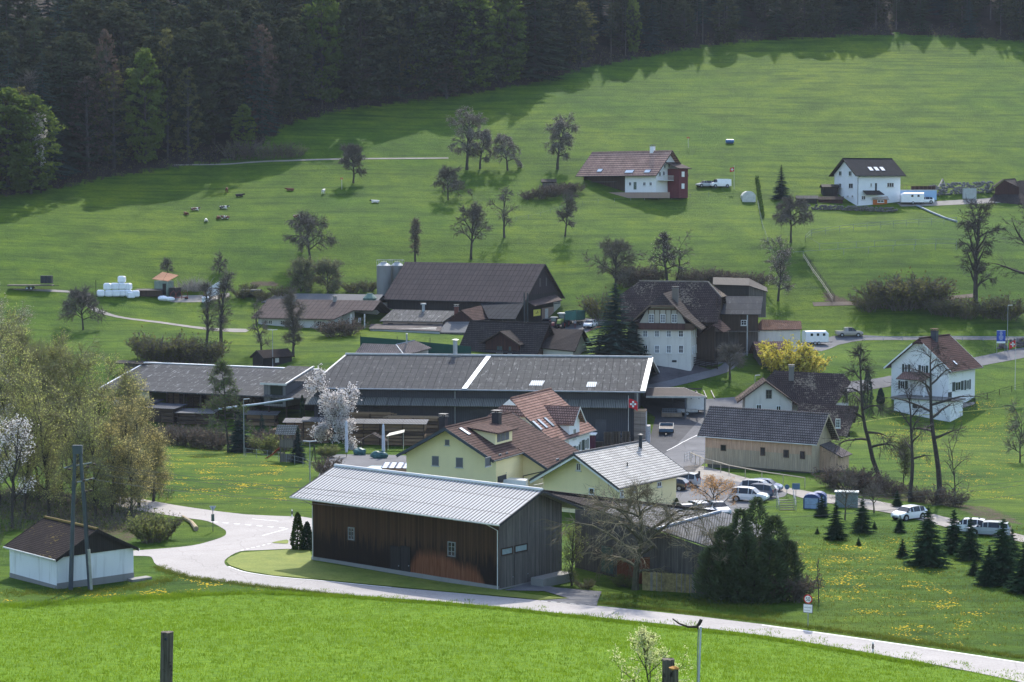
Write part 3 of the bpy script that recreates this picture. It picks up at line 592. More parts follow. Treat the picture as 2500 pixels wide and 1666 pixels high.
 def win(s, wall, px0, py0, px1, py1, frame=None, bars=(1, 0), sill=True, pane=None, shutter=None, deep=.0, name='window', off=0.0, st=None):
  ax, val = wall; frame = frame or WHITE; pane = pane or GLASS
  cx, cy = (px0+px1)/2, (py0+py1)/2; kw = {ax: val}
  a = s.loc(px0, cy, **kw); b = s.loc(px1, cy, **kw); c_ = s.loc(cx, py1, **kw); d = s.loc(cx, py0, **kw)
  i = 0 if ax == 'v' else 1; s0, s1 = sorted((a[i], b[i])); z0, z1 = c_[2], d[2]
  return s.winm(wall, s0, s1, z0, z1, frame, bars, sill, pane, shutter, name, off, st)
 def winm(s, wall, s0, s1, z0, z1, frame=None, bars=(1, 0), sill=True, pane=None, shutter=None, name='window', off=0.0, st=None):
  ax, val = wall; frame = frame or WHITE; pane = pane or GLASS; n = (-1 if val <= .01 else 1)
  if ax == 'v': n = -1 if val <= s.W/2 else 1
  else: n = -1 if val <= s.L/2 else 1
  def B(mb, a0, a1, b0, b1, d0, d1, m=0):     # span along wall, height, depth out of the wall
   p0, p1 = val+n*(d0+off), val+n*(d1+off); lo, hi = min(p0, p1), max(p0, p1)
   if ax == 'v': mb.box(a0, lo, b0, a1, hi, b1, m)
   else: mb.box(lo, a0, b0, hi, a1, b1, m)
  fw = min(.09, (s1-s0)*.14); mb = MB(); B(mb, s0, s0+fw, z0, z1, -.02, .07); B(mb, s1-fw, s1, z0, z1, -.02, .07); B(mb, s0+fw, s1-fw, z1-fw, z1, -.02, .07); B(mb, s0+fw, s1-fw, z0, z0+fw, -.02, .07)
  for k in range(bars[0]): x = s0+(s1-s0)*(k+1)/(bars[0]+1); B(mb, x-.03, x+.03, z0+fw, z1-fw, .0, .055)
  for k in range(bars[1]): z = z0+(z1-z0)*(k+1)/(bars[1]+1); B(mb, s0+fw, s1-fw, z-.02, z+.02, .0, .05)
  f = s.part(name, mb, frame)
  m2 = MB(); B(m2, s0+fw, s1-fw, z0+fw, z1-fw, -.02, .02); obj('pane', m2, pane, f)
  if sill: m3 = MB(); B(m3, s0-.1, s1+.1, z0-.1, z0-.005, -.02, .16); obj('sill', m3, st or OFFW, f)
  if shutter:
   w_ = (s1-s0)/2+.05
   for a0, a1 in ((s0-w_-.03, s0-.03), (s1+.03, s1+w_+.03)): m4 = MB(); B(m4, a0, a1, z0-.02, z1+.02, .01, .06); s.part('shutter', m4, shutter)
  return f
 def door(s, wall, px0, py0, px1, py1, mat, name='door', handle=True):
  ax, val = wall; kw = {ax: val}; cx, cy = (px0+px1)/2, (py0+py1)/2
  a = s.loc(px0, cy, **kw); b = s.loc(px1, cy, **kw); c_ = s.loc(cx, py1, **kw); d = s.loc(cx, py0, **kw); i = 0 if ax == 'v' else 1; s0, s1 = sorted((a[i], b[i])); z0, z1 = c_[2], d[2]
  mid = s.W/2 if ax == 'v' else s.L/2; n = -1 if val <= mid else 1
  def B(mb, a0, a1, b0, b1, d0, d1):
   p0, p1 = val+n*d0, val+n*d1; lo, hi = min(p0, p1), max(p0, p1)
   mb.box(a0, lo, b0, a1, hi, b1) if ax == 'v' else mb.box(lo, a0, b0, hi, a1, b1)
  mb = MB(); B(mb, s0, s1, z0, z1, -.02, .06); o = s.part(name, mb, mat)
  if handle: m2 = MB(); B(m2, s1-.18, s1-.1, z0+.95, z0+1.05, .06, .11); obj('handle', m2, STEEL, o)
  return o
 def skylight(s, px0, py0, px1, py1, wpane=None, side=-1, name='skylight', wm=None, hm=None):
  def hit(px, py):
   r = ray(px, py); C0 = s.lw((0, 0, CAM_Z)); d = s.lw(s.o+r)
   t = s.t if side < 0 else -s.t; k = s.Hh if side < 0 else s.Hh+s.t*s.W
   q = (k+t*C0[1]-C0[2])/(d[2]-t*d[1]); return C0+d*q
  c0 = hit((px0+px1)/2, (py0+py1)/2); w_ = wm or .8; h_ = hm or 1.2
  up = np.array([0, 1, s.t if side < 0 else -s.t]); up /= np.linalg.norm(up); up = up*(1 if side < 0 else -1); n = np.cross((1, 0, 0), up); n = n if n[2] > 0 else -n
  mb = MB(); mb.obox(c0-np.array([w_/2, 0, 0])-up*h_/2+n*.0, (w_, 0, 0), up*h_, n*.1); f = s.part(name, mb, DARKM)
  m2 = MB(); m2.obox(c0-np.array([w_/2-.07, 0, 0])-up*(h_/2-.07)+n*.09, (w_-.14, 0, 0), up*(h_-.14), n*.03); obj('pane', m2, wpane or GLASSB, f); return f
 def chimney(s, u, v, z0, z1, w_=.7, mat=None, cap=None, d=None):
  d = d or w_; mb = MB(); mb.box(u-w_/2, v-d/2, z0, u+w_/2, v+d/2, z1); o = s.part('chimney', mb, mat or CONCD)
  m2 = MB(); m2.box(u-w_/2-.08, v-d/2-.08, z1, u+w_/2+.08, v+d/2+.08, z1+.1)
  for a in (-1, 1): m2.box(u+a*w_*.35-.06, v-.06, z1+.1, u+a*w_*.35+.06, v+.06, z1+.32)
  m2.box(u-w_/2-.1, v-d/2-.1, z1+.32, u+w_/2+.1, v+d/2+.1, z1+.38); obj('cap', m2, cap or CONC, o); return o
 def roofz(s, v): return s.Hh+s.rise-abs(v-s.W/2)*s.t
def stovepipe(b, u, v, z0, z1, r=.15, mat=None):
 m = MB(); m.cyl(u, v, z0, z1, r, 10); m.cyl(u, v, z1+.1, z1+.2, r*1.7, 10, r2=r*.6); m.cyl(u, v, z1, z1+.1, .03, 5); return b.part('flue_pipe', m, mat or STEEL)
# ================================================================ buildings, near to far
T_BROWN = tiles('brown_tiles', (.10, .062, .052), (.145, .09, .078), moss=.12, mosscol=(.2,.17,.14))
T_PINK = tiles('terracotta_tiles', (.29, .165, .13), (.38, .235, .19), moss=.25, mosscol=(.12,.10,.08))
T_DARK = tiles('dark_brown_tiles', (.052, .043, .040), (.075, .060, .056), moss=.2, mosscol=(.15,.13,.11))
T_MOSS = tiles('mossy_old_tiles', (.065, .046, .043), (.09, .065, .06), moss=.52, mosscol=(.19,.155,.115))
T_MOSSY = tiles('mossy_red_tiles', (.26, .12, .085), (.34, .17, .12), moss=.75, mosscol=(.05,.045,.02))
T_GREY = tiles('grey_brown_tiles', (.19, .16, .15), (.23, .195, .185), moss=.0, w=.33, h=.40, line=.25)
T_PALE = tiles('pale_glare_tiles', (.40, .38, .355), (.52, .50, .46), moss=.3, mosscol=(.13,.12,.11), w=.33, h=.40, line=.2, rough=.6, spec=.35)  # sun glare on this roof put into the pale tile colour
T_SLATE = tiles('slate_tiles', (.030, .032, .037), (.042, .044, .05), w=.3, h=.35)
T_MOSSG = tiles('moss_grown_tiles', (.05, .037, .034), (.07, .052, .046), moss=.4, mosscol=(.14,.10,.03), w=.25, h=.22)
C_WHITE = corrugated('pale_corrugated_sheet', (.38,.375,.37), period=.42, dirt=.15, dirtcol=(.2,.2,.2), stainf=.05, seam=(40, 2.6), dark=.06, rough=.6, depth=.1, spec=.3)
C_ETER = corrugated('grey_fibre_cement', (.068,.068,.07), period=.177, dirt=.5, dirtcol=(.07,.07,.068), stain=(.36,.35,.33), stainf=.22, seam=(1.1,1.9), dark=.6)
C_ETERL = corrugated('stained_fibre_cement', (.08,.079,.077), period=.177, dirt=.55, dirtcol=(.08,.08,.075), stain=(.5,.5,.48), stainf=.35, seam=(1.1,1.9), dark=.6)
C_ETERD = corrugated('brown_fibre_cement', (.105,.08,.074), period=.177, dirt=.4, dirtcol=(.05,.04,.04), stain=(.2,.19,.18), stainf=.15, seam=(.93,1.6), dark=.6)
C_MOSSE = corrugated('lichened_fibre_cement', (.13,.125,.12), period=.177, dirt=.5, dirtcol=(.07,.065,.05), stain=(.55,.54,.5), stainf=.45, seam=(1.1,1.9), dark=.6)
C_METAL = corrugated('grey_ribbed_metal', (.17,.167,.165), period=.22, dirt=.1, dirtcol=(.1,.1,.1), stainf=.05, seam=(50,50), dark=.35, depth=.05, rough=.8, spec=.1)
C_DARKM = corrugated('dark_ribbed_metal', (.085,.088,.1), period=.42, dirt=.2, stainf=.05, seam=(50,50), dark=.35)
GREYCL = corrugated('grey_cladding', (.055,.057,.064), period=.28, dirt=.25, dirtcol=(.03,.03,.033), stainf=.02, seam=(60,60), dark=.8, depth=.02)
YELLOW = plaster('pale_yellow_render', (.86, .75, .42), .05); YELLOWD = plaster('yellow_render_base', (.66,.60,.34), .15)
WHITER = plaster('white_render', (.76, .76, .76), .1); OLDW = plaster('old_white_render', (.58, .56, .51), .35)
BEIGE = plaster('beige_render', (.34, .24, .19), .3); CREAM = plaster('cream_panel', (.42,.40,.34), .2)
LARCH = planks('fresh_larch_boards', (.54, .35, .23), (.60, .41, .28), .16); LARCHG = planks('greyed_larch_boards', (.50,.40,.27), (.43,.35,.25), .16)
GREYW = planks('silvered_boards', (.12, .108, .095), (.19, .172, .15), .17, weather=.12, wcol=(.05,.045,.04)); GREYWD = planks('dark_silvered_boards', (.09,.08,.072), (.14,.125,.11), .17, weather=.2, wcol=(.04,.035,.03))
SLATEB = plain('slate_blue_fascia', (.045, .058, .07), .6, .1); SHUTG = plain('dark_green_shutter', (.035,.05,.042), .7, .1); BLINDG = corrugated('grey_blind', (.16,.165,.17), period=.09, dirt=0, stainf=0, seam=(90,90), depth=.01)
def barn_boards():
 m, nt, b = newmat('sun_scorched_barn_boards'); uv = N(nt, 'ShaderNodeUVMap').outputs[0]; tc = N(nt, 'ShaderNodeTexCoord'); ob = tc.outputs['Object']
 br = N(nt, 'ShaderNodeTexBrick', offset=0.0); br.inputs['Scale'].default_value = 1; br.inputs['Brick Width'].default_value = .19; br.inputs['Row Height'].default_value = 60; br.inputs['Mortar Size'].default_value = .012
 br.inputs['Color1'].default_value = (.17,.10,.055,1); br.inputs['Color2'].default_value = (.105,.062,.036,1); br.inputs['Mortar'].default_value = (.012,.008,.006,1); nt.links.new(uv, br.inputs['Vector'])
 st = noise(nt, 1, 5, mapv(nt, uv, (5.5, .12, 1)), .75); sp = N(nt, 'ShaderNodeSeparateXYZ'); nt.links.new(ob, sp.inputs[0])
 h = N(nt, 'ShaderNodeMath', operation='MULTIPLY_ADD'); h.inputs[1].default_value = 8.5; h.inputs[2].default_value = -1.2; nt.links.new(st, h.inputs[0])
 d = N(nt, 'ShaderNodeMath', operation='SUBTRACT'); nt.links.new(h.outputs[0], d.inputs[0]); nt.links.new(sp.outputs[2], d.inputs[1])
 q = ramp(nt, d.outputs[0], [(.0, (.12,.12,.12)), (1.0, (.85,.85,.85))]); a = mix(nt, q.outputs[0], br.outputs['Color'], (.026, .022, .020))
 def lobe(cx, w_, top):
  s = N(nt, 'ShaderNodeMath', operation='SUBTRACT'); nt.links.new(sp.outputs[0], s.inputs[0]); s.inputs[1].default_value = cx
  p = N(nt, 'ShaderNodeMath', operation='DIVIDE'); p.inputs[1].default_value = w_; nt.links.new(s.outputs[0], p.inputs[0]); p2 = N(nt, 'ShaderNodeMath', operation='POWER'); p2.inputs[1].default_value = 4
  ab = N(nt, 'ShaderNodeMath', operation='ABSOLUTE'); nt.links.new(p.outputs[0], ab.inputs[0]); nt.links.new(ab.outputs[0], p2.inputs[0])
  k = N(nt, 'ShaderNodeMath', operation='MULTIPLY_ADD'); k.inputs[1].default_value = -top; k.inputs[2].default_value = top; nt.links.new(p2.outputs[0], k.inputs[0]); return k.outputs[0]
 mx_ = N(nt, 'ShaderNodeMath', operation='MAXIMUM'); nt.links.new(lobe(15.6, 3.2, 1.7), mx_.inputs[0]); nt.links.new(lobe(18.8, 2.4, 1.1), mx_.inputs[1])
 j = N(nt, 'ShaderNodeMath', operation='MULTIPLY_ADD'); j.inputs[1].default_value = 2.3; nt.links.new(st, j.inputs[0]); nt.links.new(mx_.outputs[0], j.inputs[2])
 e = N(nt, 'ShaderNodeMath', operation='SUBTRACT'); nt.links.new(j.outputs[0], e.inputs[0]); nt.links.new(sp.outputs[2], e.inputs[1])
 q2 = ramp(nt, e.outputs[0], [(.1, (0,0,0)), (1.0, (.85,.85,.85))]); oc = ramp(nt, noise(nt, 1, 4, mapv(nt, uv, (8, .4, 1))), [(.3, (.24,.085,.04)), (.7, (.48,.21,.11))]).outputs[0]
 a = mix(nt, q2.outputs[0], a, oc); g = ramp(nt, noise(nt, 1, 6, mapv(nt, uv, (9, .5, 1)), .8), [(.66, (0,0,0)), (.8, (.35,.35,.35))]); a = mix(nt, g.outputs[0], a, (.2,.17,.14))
 nt.links.new(a, b.inputs['Base Color']); b.inputs['Roughness'].default_value = .9; b.inputs['Specular IOR Level'].default_value = .1; bump(nt, b, br.outputs['Fac'], .4, -.02); return m
BARNW = barn_boards()
b = Bld('transformer_house', 'small white rendered hut with dark mossy hipless roof behind the twin power poles', 'hut', (-45.32,182.92,1.78,-47.8, 8.40,7.72,2.92,2.01, .41,.30))
b.T['label'] = 'small white walled hut with mossy dark roof behind the twin concrete poles'
b.gable_walls(plaster('hut_render', (.72, .74, .74), .4)); b.gable_clad(BLACKW, 1, t=.1)
b.roof(T_MOSSG, edge=BLACKW, ridge=plain('mossy_ridge', (.16,.11,.03), .9), gutter=OFFW)
m = MB(); m.box(-.02,-.03,-1,8.42,.0,.35); m.box(8.4,-.03,-1,8.44,7.75,.55); b.part('plinth', m, CONC)
m = MB(); m.box(8.45,7.0,-.3,9.4,9.0,.12); b.part('threshold_slab', m, CONC)
b = Bld('wooden_barn', 'long weathered timber barn with pale ribbed roof beside the curving road', 'barn', (-18.79,190.92,1.85,-40, 23.07,8.72,6.69,1.69, 1.34,1.50)); BARN = b
m = MB(); m.face([(0,0,.35),(b.L,0,.35),(b.L,0,b.Hh-.05),(0,0,b.Hh-.05)]); m.face([(0,0,.35),(0,0,b.Hh-.05),(b.L,0,b.Hh-.05),(b.L,0,.35)][::1]); b.part('front_wall', m, BARNW)
m = MB()
for u in (0, b.L): m.face([(u,0,-1),(u,b.W,-1),(u,b.W,b.Hh-.05),(u,b.W/2,b.Hh+b.rise-.08),(u,0,b.Hh-.05)])
m.face([(0,b.W,-1),(b.L,b.W,-1),(b.L,b.W,b.Hh-.05),(0,b.W,b.Hh-.05)]); b.part('gable_wall', m, GREYW)
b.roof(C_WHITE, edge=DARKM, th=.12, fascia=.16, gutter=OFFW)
m = MB(); m.tube([(-1.3,b.W/2,b.Hh+b.rise+.05),(b.L+1.3,b.W/2,b.Hh+b.rise+.05)], .17, 6); b.part('ridge_cap', m, plain('ridge_metal', (.6,.59,.57), .45, .1))
m = MB(); m.box(-.03,-.12,-1,b.L,.0,.35); m.box(b.L-.02,-.1,-1,b.L+.1,b.W,.15); b.part('plinth', m, CONC)
GWF = plain('greyed_window_frame', (.20,.21,.20), .7); b.win(('v',0), *c('d2',920,322), *c('d2',978,436), bars=(1,2), st=BROWNW, frame=GWF); b.win(('v',0), *c('d2',1815,452), *c('d2',1885,584), bars=(1,2), st=BROWNW, frame=GWF)
DBW = planks('dark_door_boards', (.02,.018,.017), (.035,.03,.028), .15)
b.door(('v',0), *c('d2',1302,492), *c('d2',1388,760), DBW); b.door(('v',0), *c('d2',1392,492), *c('d2',1478,760), DBW)
for xa, xb in ((8,122),(128,255)):
 o = b.door(('u',b.L), *c('d3',xa,580-(xa*.23)), *c('d3',xb,880-xa*.23), GREYW)
 b.win(('u',b.L), *c('d3',xa+4,505-xa*.23), *c('d3',xb-8,572-xa*.23), frame=BROWNW, bars=(0,0), sill=False, pane=(plain('cloudy_glass', (.30,.38,.38), .2)))
b.downpipe(.15, mat=OFFW); b.downpipe(b.L-.1, mat=OFFW)
def LP(px, py, v): return b.loc(px, py, v=v)
Ra, Rb, Rc, Rd, Re, Rf = LP(1325,1200,15.), LP(1752,1251,15.), LP(1604,1292,9.6), LP(1760,1249,15.), LP(1902,1298,15.), LP(1740,1337,9.6)
Rm = LP(1520,1226,15.); Rn = Ra+(Rc-Ra)*.52
m = MB(); m.slab([Ra, Rm, Rn], .2); b.part('wing_roof', m, T_DARK); m = MB(); m.slab([Rm, Rb, Rc, Rn], .2); b.part('wing_roof', m, tiles('pale_wing_tiles', (.22,.21,.20), (.30,.285,.27), moss=.3, mosscol=(.1,.09,.08), line=.2));  # dark tiles on the left part, lighter tiles on the right
m = MB(); m.slab([Rc, Rd, Re, Rf], .14); b.part('lean_to_roof', m, C_METAL)
m = MB(); m.tube([Rc, Rd], .16, 6); b.part('ridge_cap', m, STEEL)
m = MB(); m.tube([Ra+(0,0,.05), Rb+(0,0,.05)], .13, 6); b.part('ridge_cap', m, T_DARK)
dn = lambda p, z=-1.5: np.array([p[0], p[1], z])
i1, i2 = Rc+(Ra-Rc)*.02-(0,0,.2), Rf+(Rc-Rf)*.12-(.0,0,.2); m = MB()
q0 = Ra+(Rc-Ra)*.3-(0,0,.2); q0 = q0; 
m.face([dn(q0), dn(i1), i1, q0]); m.face([dn(i1), dn(i2), i2, i1])
bk = Re-(Re-Rd)*.12-(0,0,.2); m.face([dn(i2), dn(bk), bk, i2]); b.part('wing_wall', m, GREYWD)
q = q0+(i1-q0)*.55; q2 = q0+(i1-q0)*.95; nn = np.array([q2[1]-q[1], -(q2[0]-q[0]), 0]); nn = nn/np.linalg.norm(nn)*.05
m = MB(); m.face([dn(q,-.5)+nn, dn(q2,-.5)+nn, dn(q2,2.6)+nn, dn(q,1.6)+nn]); b.part('brick_panel', m, tiles('orange_brick', (.30,.11,.06), (.34,.14,.08), w=.25, h=.1, line=.8))
m = MB(); a0, a1 = dn(q0+(i1-q0)*.35, .2)+nn, dn(q0+(i1-q0)*.5, .2)+nn; m.face([a0, a1, a1+(0,0,2.4), a0+(0,0,2.4)]); b.part('door', m, plain('green_glass_door', (.06,.1,.09), .3))
m = MB(); m.obox(b.loc(1296,1424,u=b.L+.9)-(0,0,.4), (1.4,0,0), (0,4.2,0), (0,0,.9)); b.part('loading_ramp', m, CONC)
b = Bld('yellow_house', 'smaller pale yellow house with whitish tile roof and black flue beside the car park', 'house', (11.98,221.79,.73,54.2, 11.43,10.43,4.17,2.94, 1.70,.70)); YH = b
b.gable_walls(YELLOW); b.roof(T_PALE, edge=plain('dark_slate_board', (.05,.055,.06), .7), ridge=plain('dark_ridge', (.09,.085,.085), .8), gutter=DARKM, fascia=.2)
m = MB(); n_ = 1
for v0, v1 in ((-.7, b.W/2), (b.W+.7, b.W/2)):
 a = np.array([-1.62, v0, b.roofz(v0)-.5]); e = np.array([-1.62, v1, b.roofz(v1)-.5]); m.obox(a, e-a, (.05,0,0), (0,0,.3))
b.part('white_verge', m, WHITE)
b.win(('u',0), *c('c3',688,1218), *c('c3',728,1285), bars=(1,0)); b.win(('u',0), *c('c3',802,1440), *c('c3',850,1500), bars=(0,0))
for x0, y0, x1, y1 in ((1412,1384,1448,1430), (1182,1440,1222,1478), (1080,1458,1108,1522)): b.win(('v',0), *c('c3',x0,y0), *c('c3',x1,y1), bars=(1,0))
p = b.loc(*c('c3',1263,1064), v=b.W*.42); stovepipe(b, p[0], p[1], b.roofz(p[1])-.3, b.roofz(p[1])+1.35, .2, DARKM); m = MB(); p = b.loc(*c('c3',1145,1320), v=b.W*.2); m.cyl(p[0], p[1], b.roofz(p[1])-.1, b.roofz(p[1])+.4, .07); b.part('vent_pipe', m, DARKM)
b.downpipe(b.L*.45, mat=DARKM)
m = MB(); m.box(.2,b.W,1.7,3.2,b.W+1.5,1.85); 
for k in range(11): m.box(.2+k*.3,b.W+1.44,1.85,.24+k*.3,b.W+1.48,2.8)
m.box(.2,b.W+1.42,2.8,3.2,b.W+1.5,2.87); b.part('balcony', m, OFFW)
b = Bld('yellow_house', 'larger pale yellow house with brown tile roof, dormer and dark slate-blue verges', 'house', (-1.86,234.67,.70,65.6, 14.0,11.61,5.39,3.22, 1.58,.45)); b.L = 15.5
b.gable_walls(YELLOW); b.roof(T_BROWN, edge=SLATEB, ridge=T_BROWN, gutter=SLATEB, fascia=.32)
for x0, y0, x1, y1 in ((1790,1007,1828,1057), (1673,1154,1733,1240), (1888,1168,1950,1256)): b.win(('u',0), *c('c2',x0,y0), *c('c2',x1,y1), bars=(0,0), pane=BLINDG, frame=plain('grey_frame', (.2,.2,.21), .6))
for x0, y0, x1, y1 in ((978,855,1034,950), (1120,820,1145,882), (1196,802,1216,862)): b.win(('v',0), *c('e1',x0,y0), *c('e1',x1,y1), bars=(0,0), pane=BLINDG, frame=plain('grey_frame', (.2,.2,.21), .6))
b.door(('v',0), *c('e1',1110,1050), *c('e1',1200,1125), DARKM)
b.chimney(b.loc(*c('e1',1100,470), v=b.W*.36)[0], b.W*.36, b.roofz(b.W*.36)-.5, b.roofz(b.W*.36)+1.6, .9, plain('dark_chimney_sheet', (.03,.026,.03), .6), DARKM)
b.chimney(b.loc(*c('e1',535,515), v=b.W*.78)[0], b.W*.78, b.roofz(b.W*.78)-.5, b.roofz(b.W*.78)+2.3, .8, plain('dark_chimney_sheet', (.03,.026,.03), .6), DARKM)
b.skylight(*c('e1',710,560), *c('e1',810,612), wm=.75, hm=1.5)
pa = b.loc(*c('e1',1085,640), v=1.6); pb = b.loc(*c('e1',1265,600), v=1.6); u0, u1 = pa[0], max(pb[0], pa[0]+4.2); zb = b.roofz(1.6); zt = zb+1.55
m = MB(); vt = 4.9; m.face([(u0,1.6,zb-.2),(u1,1.6,zb-.2),(u1,1.6,zt),(u0,1.6,zt)]); m.face([(u0,1.6,zb-.2),(u0,1.6,zt),(u0,vt,b.roofz(vt))]); m.face([(u1,1.6,zb-.2),(u1,vt,b.roofz(vt)),(u1,1.6,zt)]); dm = b.part('dormer', m, YELLOW)
m = MB(); m.slab([(u0-.5,1.0,zt-.08),(u1+.5,1.0,zt-.08),(u1+.5,vt+.1,b.roofz(vt+.1)+.12),(u0-.5,vt+.1,b.roofz(vt+.1)+.12)], .16); obj('dormer_roof', m, T_BROWN, dm)
for k in range(3):
 a = u0+.5+k*1.15; m = MB(); m.box(a,1.55,zb+.25,a+1.0,1.6,zt-.25); obj('window', m, BLINDG, dm)
pu = b.loc(*c('e1',1320,745), z=b.Hh-.2)[0]; V0 = -3.6; zl = b.Hh+V0*b.t
m = MB(); u0, u1 = 7.6, b.L+3.0
m.face([(u0,V0+.7,-1),(u1,V0+.7,-1),(u1,V0+.7,zl+.1),(u0,V0+.7,zl+.1)]); m.face([(u0,V0+.7,-1),(u0,V0+.7,zl+.1),(u0,0,b.Hh-.2),(u0,0,-1)]); m.face([(u1,V0+.7,-1),(u1,0,-1),(u1,0,b.Hh-.2),(u1,V0+.7,zl+.1)]); b.part('wing_wall', m, YELLOW)
m = MB(); m.slab([(u0-.9,V0,zl),(u1+.5,V0,zl),(u1+.5,.3,b.Hh+.3*b.t+.06),(u0-.9,.3,b.Hh+.3*b.t+.06)], .18); b.part('wing_roof', m, T_BROWN)
m = MB(); m.obox((u0-.93,V0,zl-.32), (0,3.3,3.3*b.t), (.04,0,0), (0,0,.34)); m.box(u0-.9,V0-.06,zl-.3,u1+.5,V0-.02,zl-.02); b.part('bargeboard', m, SLATEB)
for f_ in (.3, .78): a = u0+(u1-u0)*f_; b.winm(('v',V0+.7), a, a+.8, 2.6, 4.0, bars=(0,0), pane=BLINDG, frame=plain('grey_frame', (.2,.2,.21), .6))
m = MB(); m.tube([(u0-.1,V0+.1,zl-.3),(u0-.1,-.1,zl-1.2),(u0-.1,-.1,-.5)], .06, 6); b.part('downpipe', m, DARKM)
b = Bld('tiled_house', 'white house with half-hipped pinkish tile roof and gabled dormer before the grey shed', 'house', (5.06,257.70,.08,67.8, 13.91,11.64,5.44,4.75, .88,.60)); PH = b
b.gable_walls(WHITER); b.roof(T_PINK, edge=SLATEB, ridge=T_PINK, gutter=DARKM, hip0=2.6)
def onpl(b, px, py, p0, n):             # sight line against a local plane
 r = ray(px, py); C0 = b.lw((0, 0, CAM_Z)); d = b.lw(b.o+r); n = np.array(n); q = ((np.array(p0)-C0)@n)/(d@n); return C0+d*q
FS = lambda px, py: onpl(b, px, py, (0, 0, b.Hh), (0, -b.t, 1))
for x0, y0 in ((1527,522), (1585,503), (1655,485)): pc = FS(*c('e1',x0,y0)); b.skylight(*c('e1',x0-35,y0-40), *c('e1',x0+35,y0+40), wm=.75, hm=1.7, wpane=plain('grey_blind_pane', (.3,.36,.4), .3))
g0 = b.loc(*c('e1',1715,475), v=-.55); g1 = b.loc(*c('e1',1925,487), v=-.55); pk = b.loc(*c('e1',1985,318), v=-1.0); uc = pk[0]; zk = pk[2]; hw = 2.3; ze = zk-hw*.95
m = MB(); zt_ = ze
m.face([(uc-hw+.4,-.25,-.5),(uc+hw-.4,-.25,-.5),(uc+hw-.4,-.25,ze+.35),(uc,-.25,zk-.1),(uc-hw+.4,-.25,ze+.35)])
for s_ in (-1, 1): u_ = uc+s_*(hw-.4); m.face([(u_,-.25,-.5),(u_,4.4,-.5),(u_,4.4,ze+.35),(u_,-.25,ze+.35)])
b.part('dormer', m, WHITER); m = MB(); vb = (zk-b.Hh)/b.t
for s_ in (-1, 1): m.slab([(uc+s_*hw,-1.0,ze),(uc,-1.0,zk),(uc,vb,zk),(uc+s_*hw,max(.4,(ze-b.Hh)/b.t),ze)], .16)
b.part('dormer_roof', m, T_PINK)
m = MB()
for s_ in (-1, 1): m.obox((uc+s_*hw,-1.03,ze-.28), (-s_*hw,0,zk-ze), (0,-.04,0), (0,0,.28))
b.part('bargeboard', m, OFFW)
for a, z0 in ((uc-.55,4.5), (uc-1.6,2.2), (uc+.4,2.2), (uc-.6,-.0)): b.winm(('v',-.25), a, a+1.0, z0, z0+1.35, bars=(1,0), shutter=SHUTG if z0 < 4 else None)
for a in (2.2, 4.4, 9.8, 11.9): b.winm(('v',0), a, a+.95, 2.6, 3.9, bars=(1,0), shutter=SHUTG)
for a in (2.2, 4.4): b.winm(('v',0), a, a+.95, .5, 1.8, bars=(1,0), shutter=SHUTG)
m = MB(); m.box(2.0,-1.7,2.2,6.0,-.02,2.32)
for k in range(17): m.box(2.0+k*.245,-1.68,2.32,2.05+k*.245,-1.64,3.2)
m.box(2.0,-1.7,3.2,6.0,-1.62,3.27); b.part('balcony', m, WHITE)
b.winm(('u',0), 3.5, 4.6, 6.4, 7.6, bars=(1,0))
b = Bld('garden_shed', 'shed with moss-eaten red tile roof against the left flank of the yellow house', 'shed', (-9.9,247.5,.6,-14, 5.2,6.4,3.6,2.6, .3,.6))
b.gable_walls(BROWNW); b.roof(T_MOSSY, edge=BROWNW, gutter=None)
b = Bld('timber_outbuilding', 'pale larch-clad barn with grey tile roof on a dark concrete base by the stream', 'barn', (25.60,269.56,.68,-33.6, 15.4,5.9,4.19,3.1, .97,.45))
b.gable_walls(LARCHG, z0=0); b.roof(T_GREY, edge=LARCHG, ridge=T_GREY, gutter=OFFW)
m = MB(); m.face([(0,-.02,2.2),(b.L,-.02,2.2),(b.L,-.02,b.Hh-.1),(0,-.02,b.Hh-.1)]); b.part('front_cladding', m, LARCH)
m = MB(); m.box(.2,.3,-3,b.L,b.W,-.0); b.part('concrete_base', m, CONCD)
FRB = plain('brown_window_frame', (.10,.07,.05), .7)
for x0, y0, x1, y1, k in ((1985,1052,2034,1108,'c3'), (2340,1075,2384,1150,'c3'), (195,1097,243,1168,'c4'), (343,1110,388,1180,'c4')): b.win(('v',0), *c(k,x0,y0), *c(k,x1,y1), frame=FRB, bars=(0,0), sill=False, off=.02)
la, lb = b.loc(*c('c4',520,1052), u=b.L), b.loc(*c('c4',615,1021), u=b.L); D_ = 3.0; lc, ld = b.loc(*c('c4',815,1135), u=b.L+D_), b.loc(*c('c4',718,1163), u=b.L+D_)
m = MB(); m.slab([la, lb, lc, ld], .12); b.part('lean_to_roof', m, corrugated('brown_metal_sheet', (.12,.10,.10), period=.4, seam=(50,50), dark=.5, stainf=0))
m = MB(); z_ = lambda p: p[2]-.15; e_ = (0,0,-.14); D2 = D_-.5; k_ = D2/D_
c1 = la+(ld-la)*k_+e_; c2_ = lb+(lc-lb)*k_+e_; la_, lb_ = la+e_, lb+e_
for a, e in ((la_, c1), (c1, c2_), (c2_, lb_)): m.face([(a[0],a[1],.0),(e[0],e[1],.0),tuple(e),tuple(a)])
m.face([(la_[0],la_[1],0),(lb_[0],lb_[1],0),(c2_[0],c2_[1],0),(c1[0],c1[1],0)]); b.part('lean_to_wall', m, LARCH)
m = MB(); m.box(b.L,min(la[1],ld[1])+.3,-3,b.L+D2-.3,max(lb[1],lc[1])-.4,-.02); b.part('concrete_base', m, CONCD)
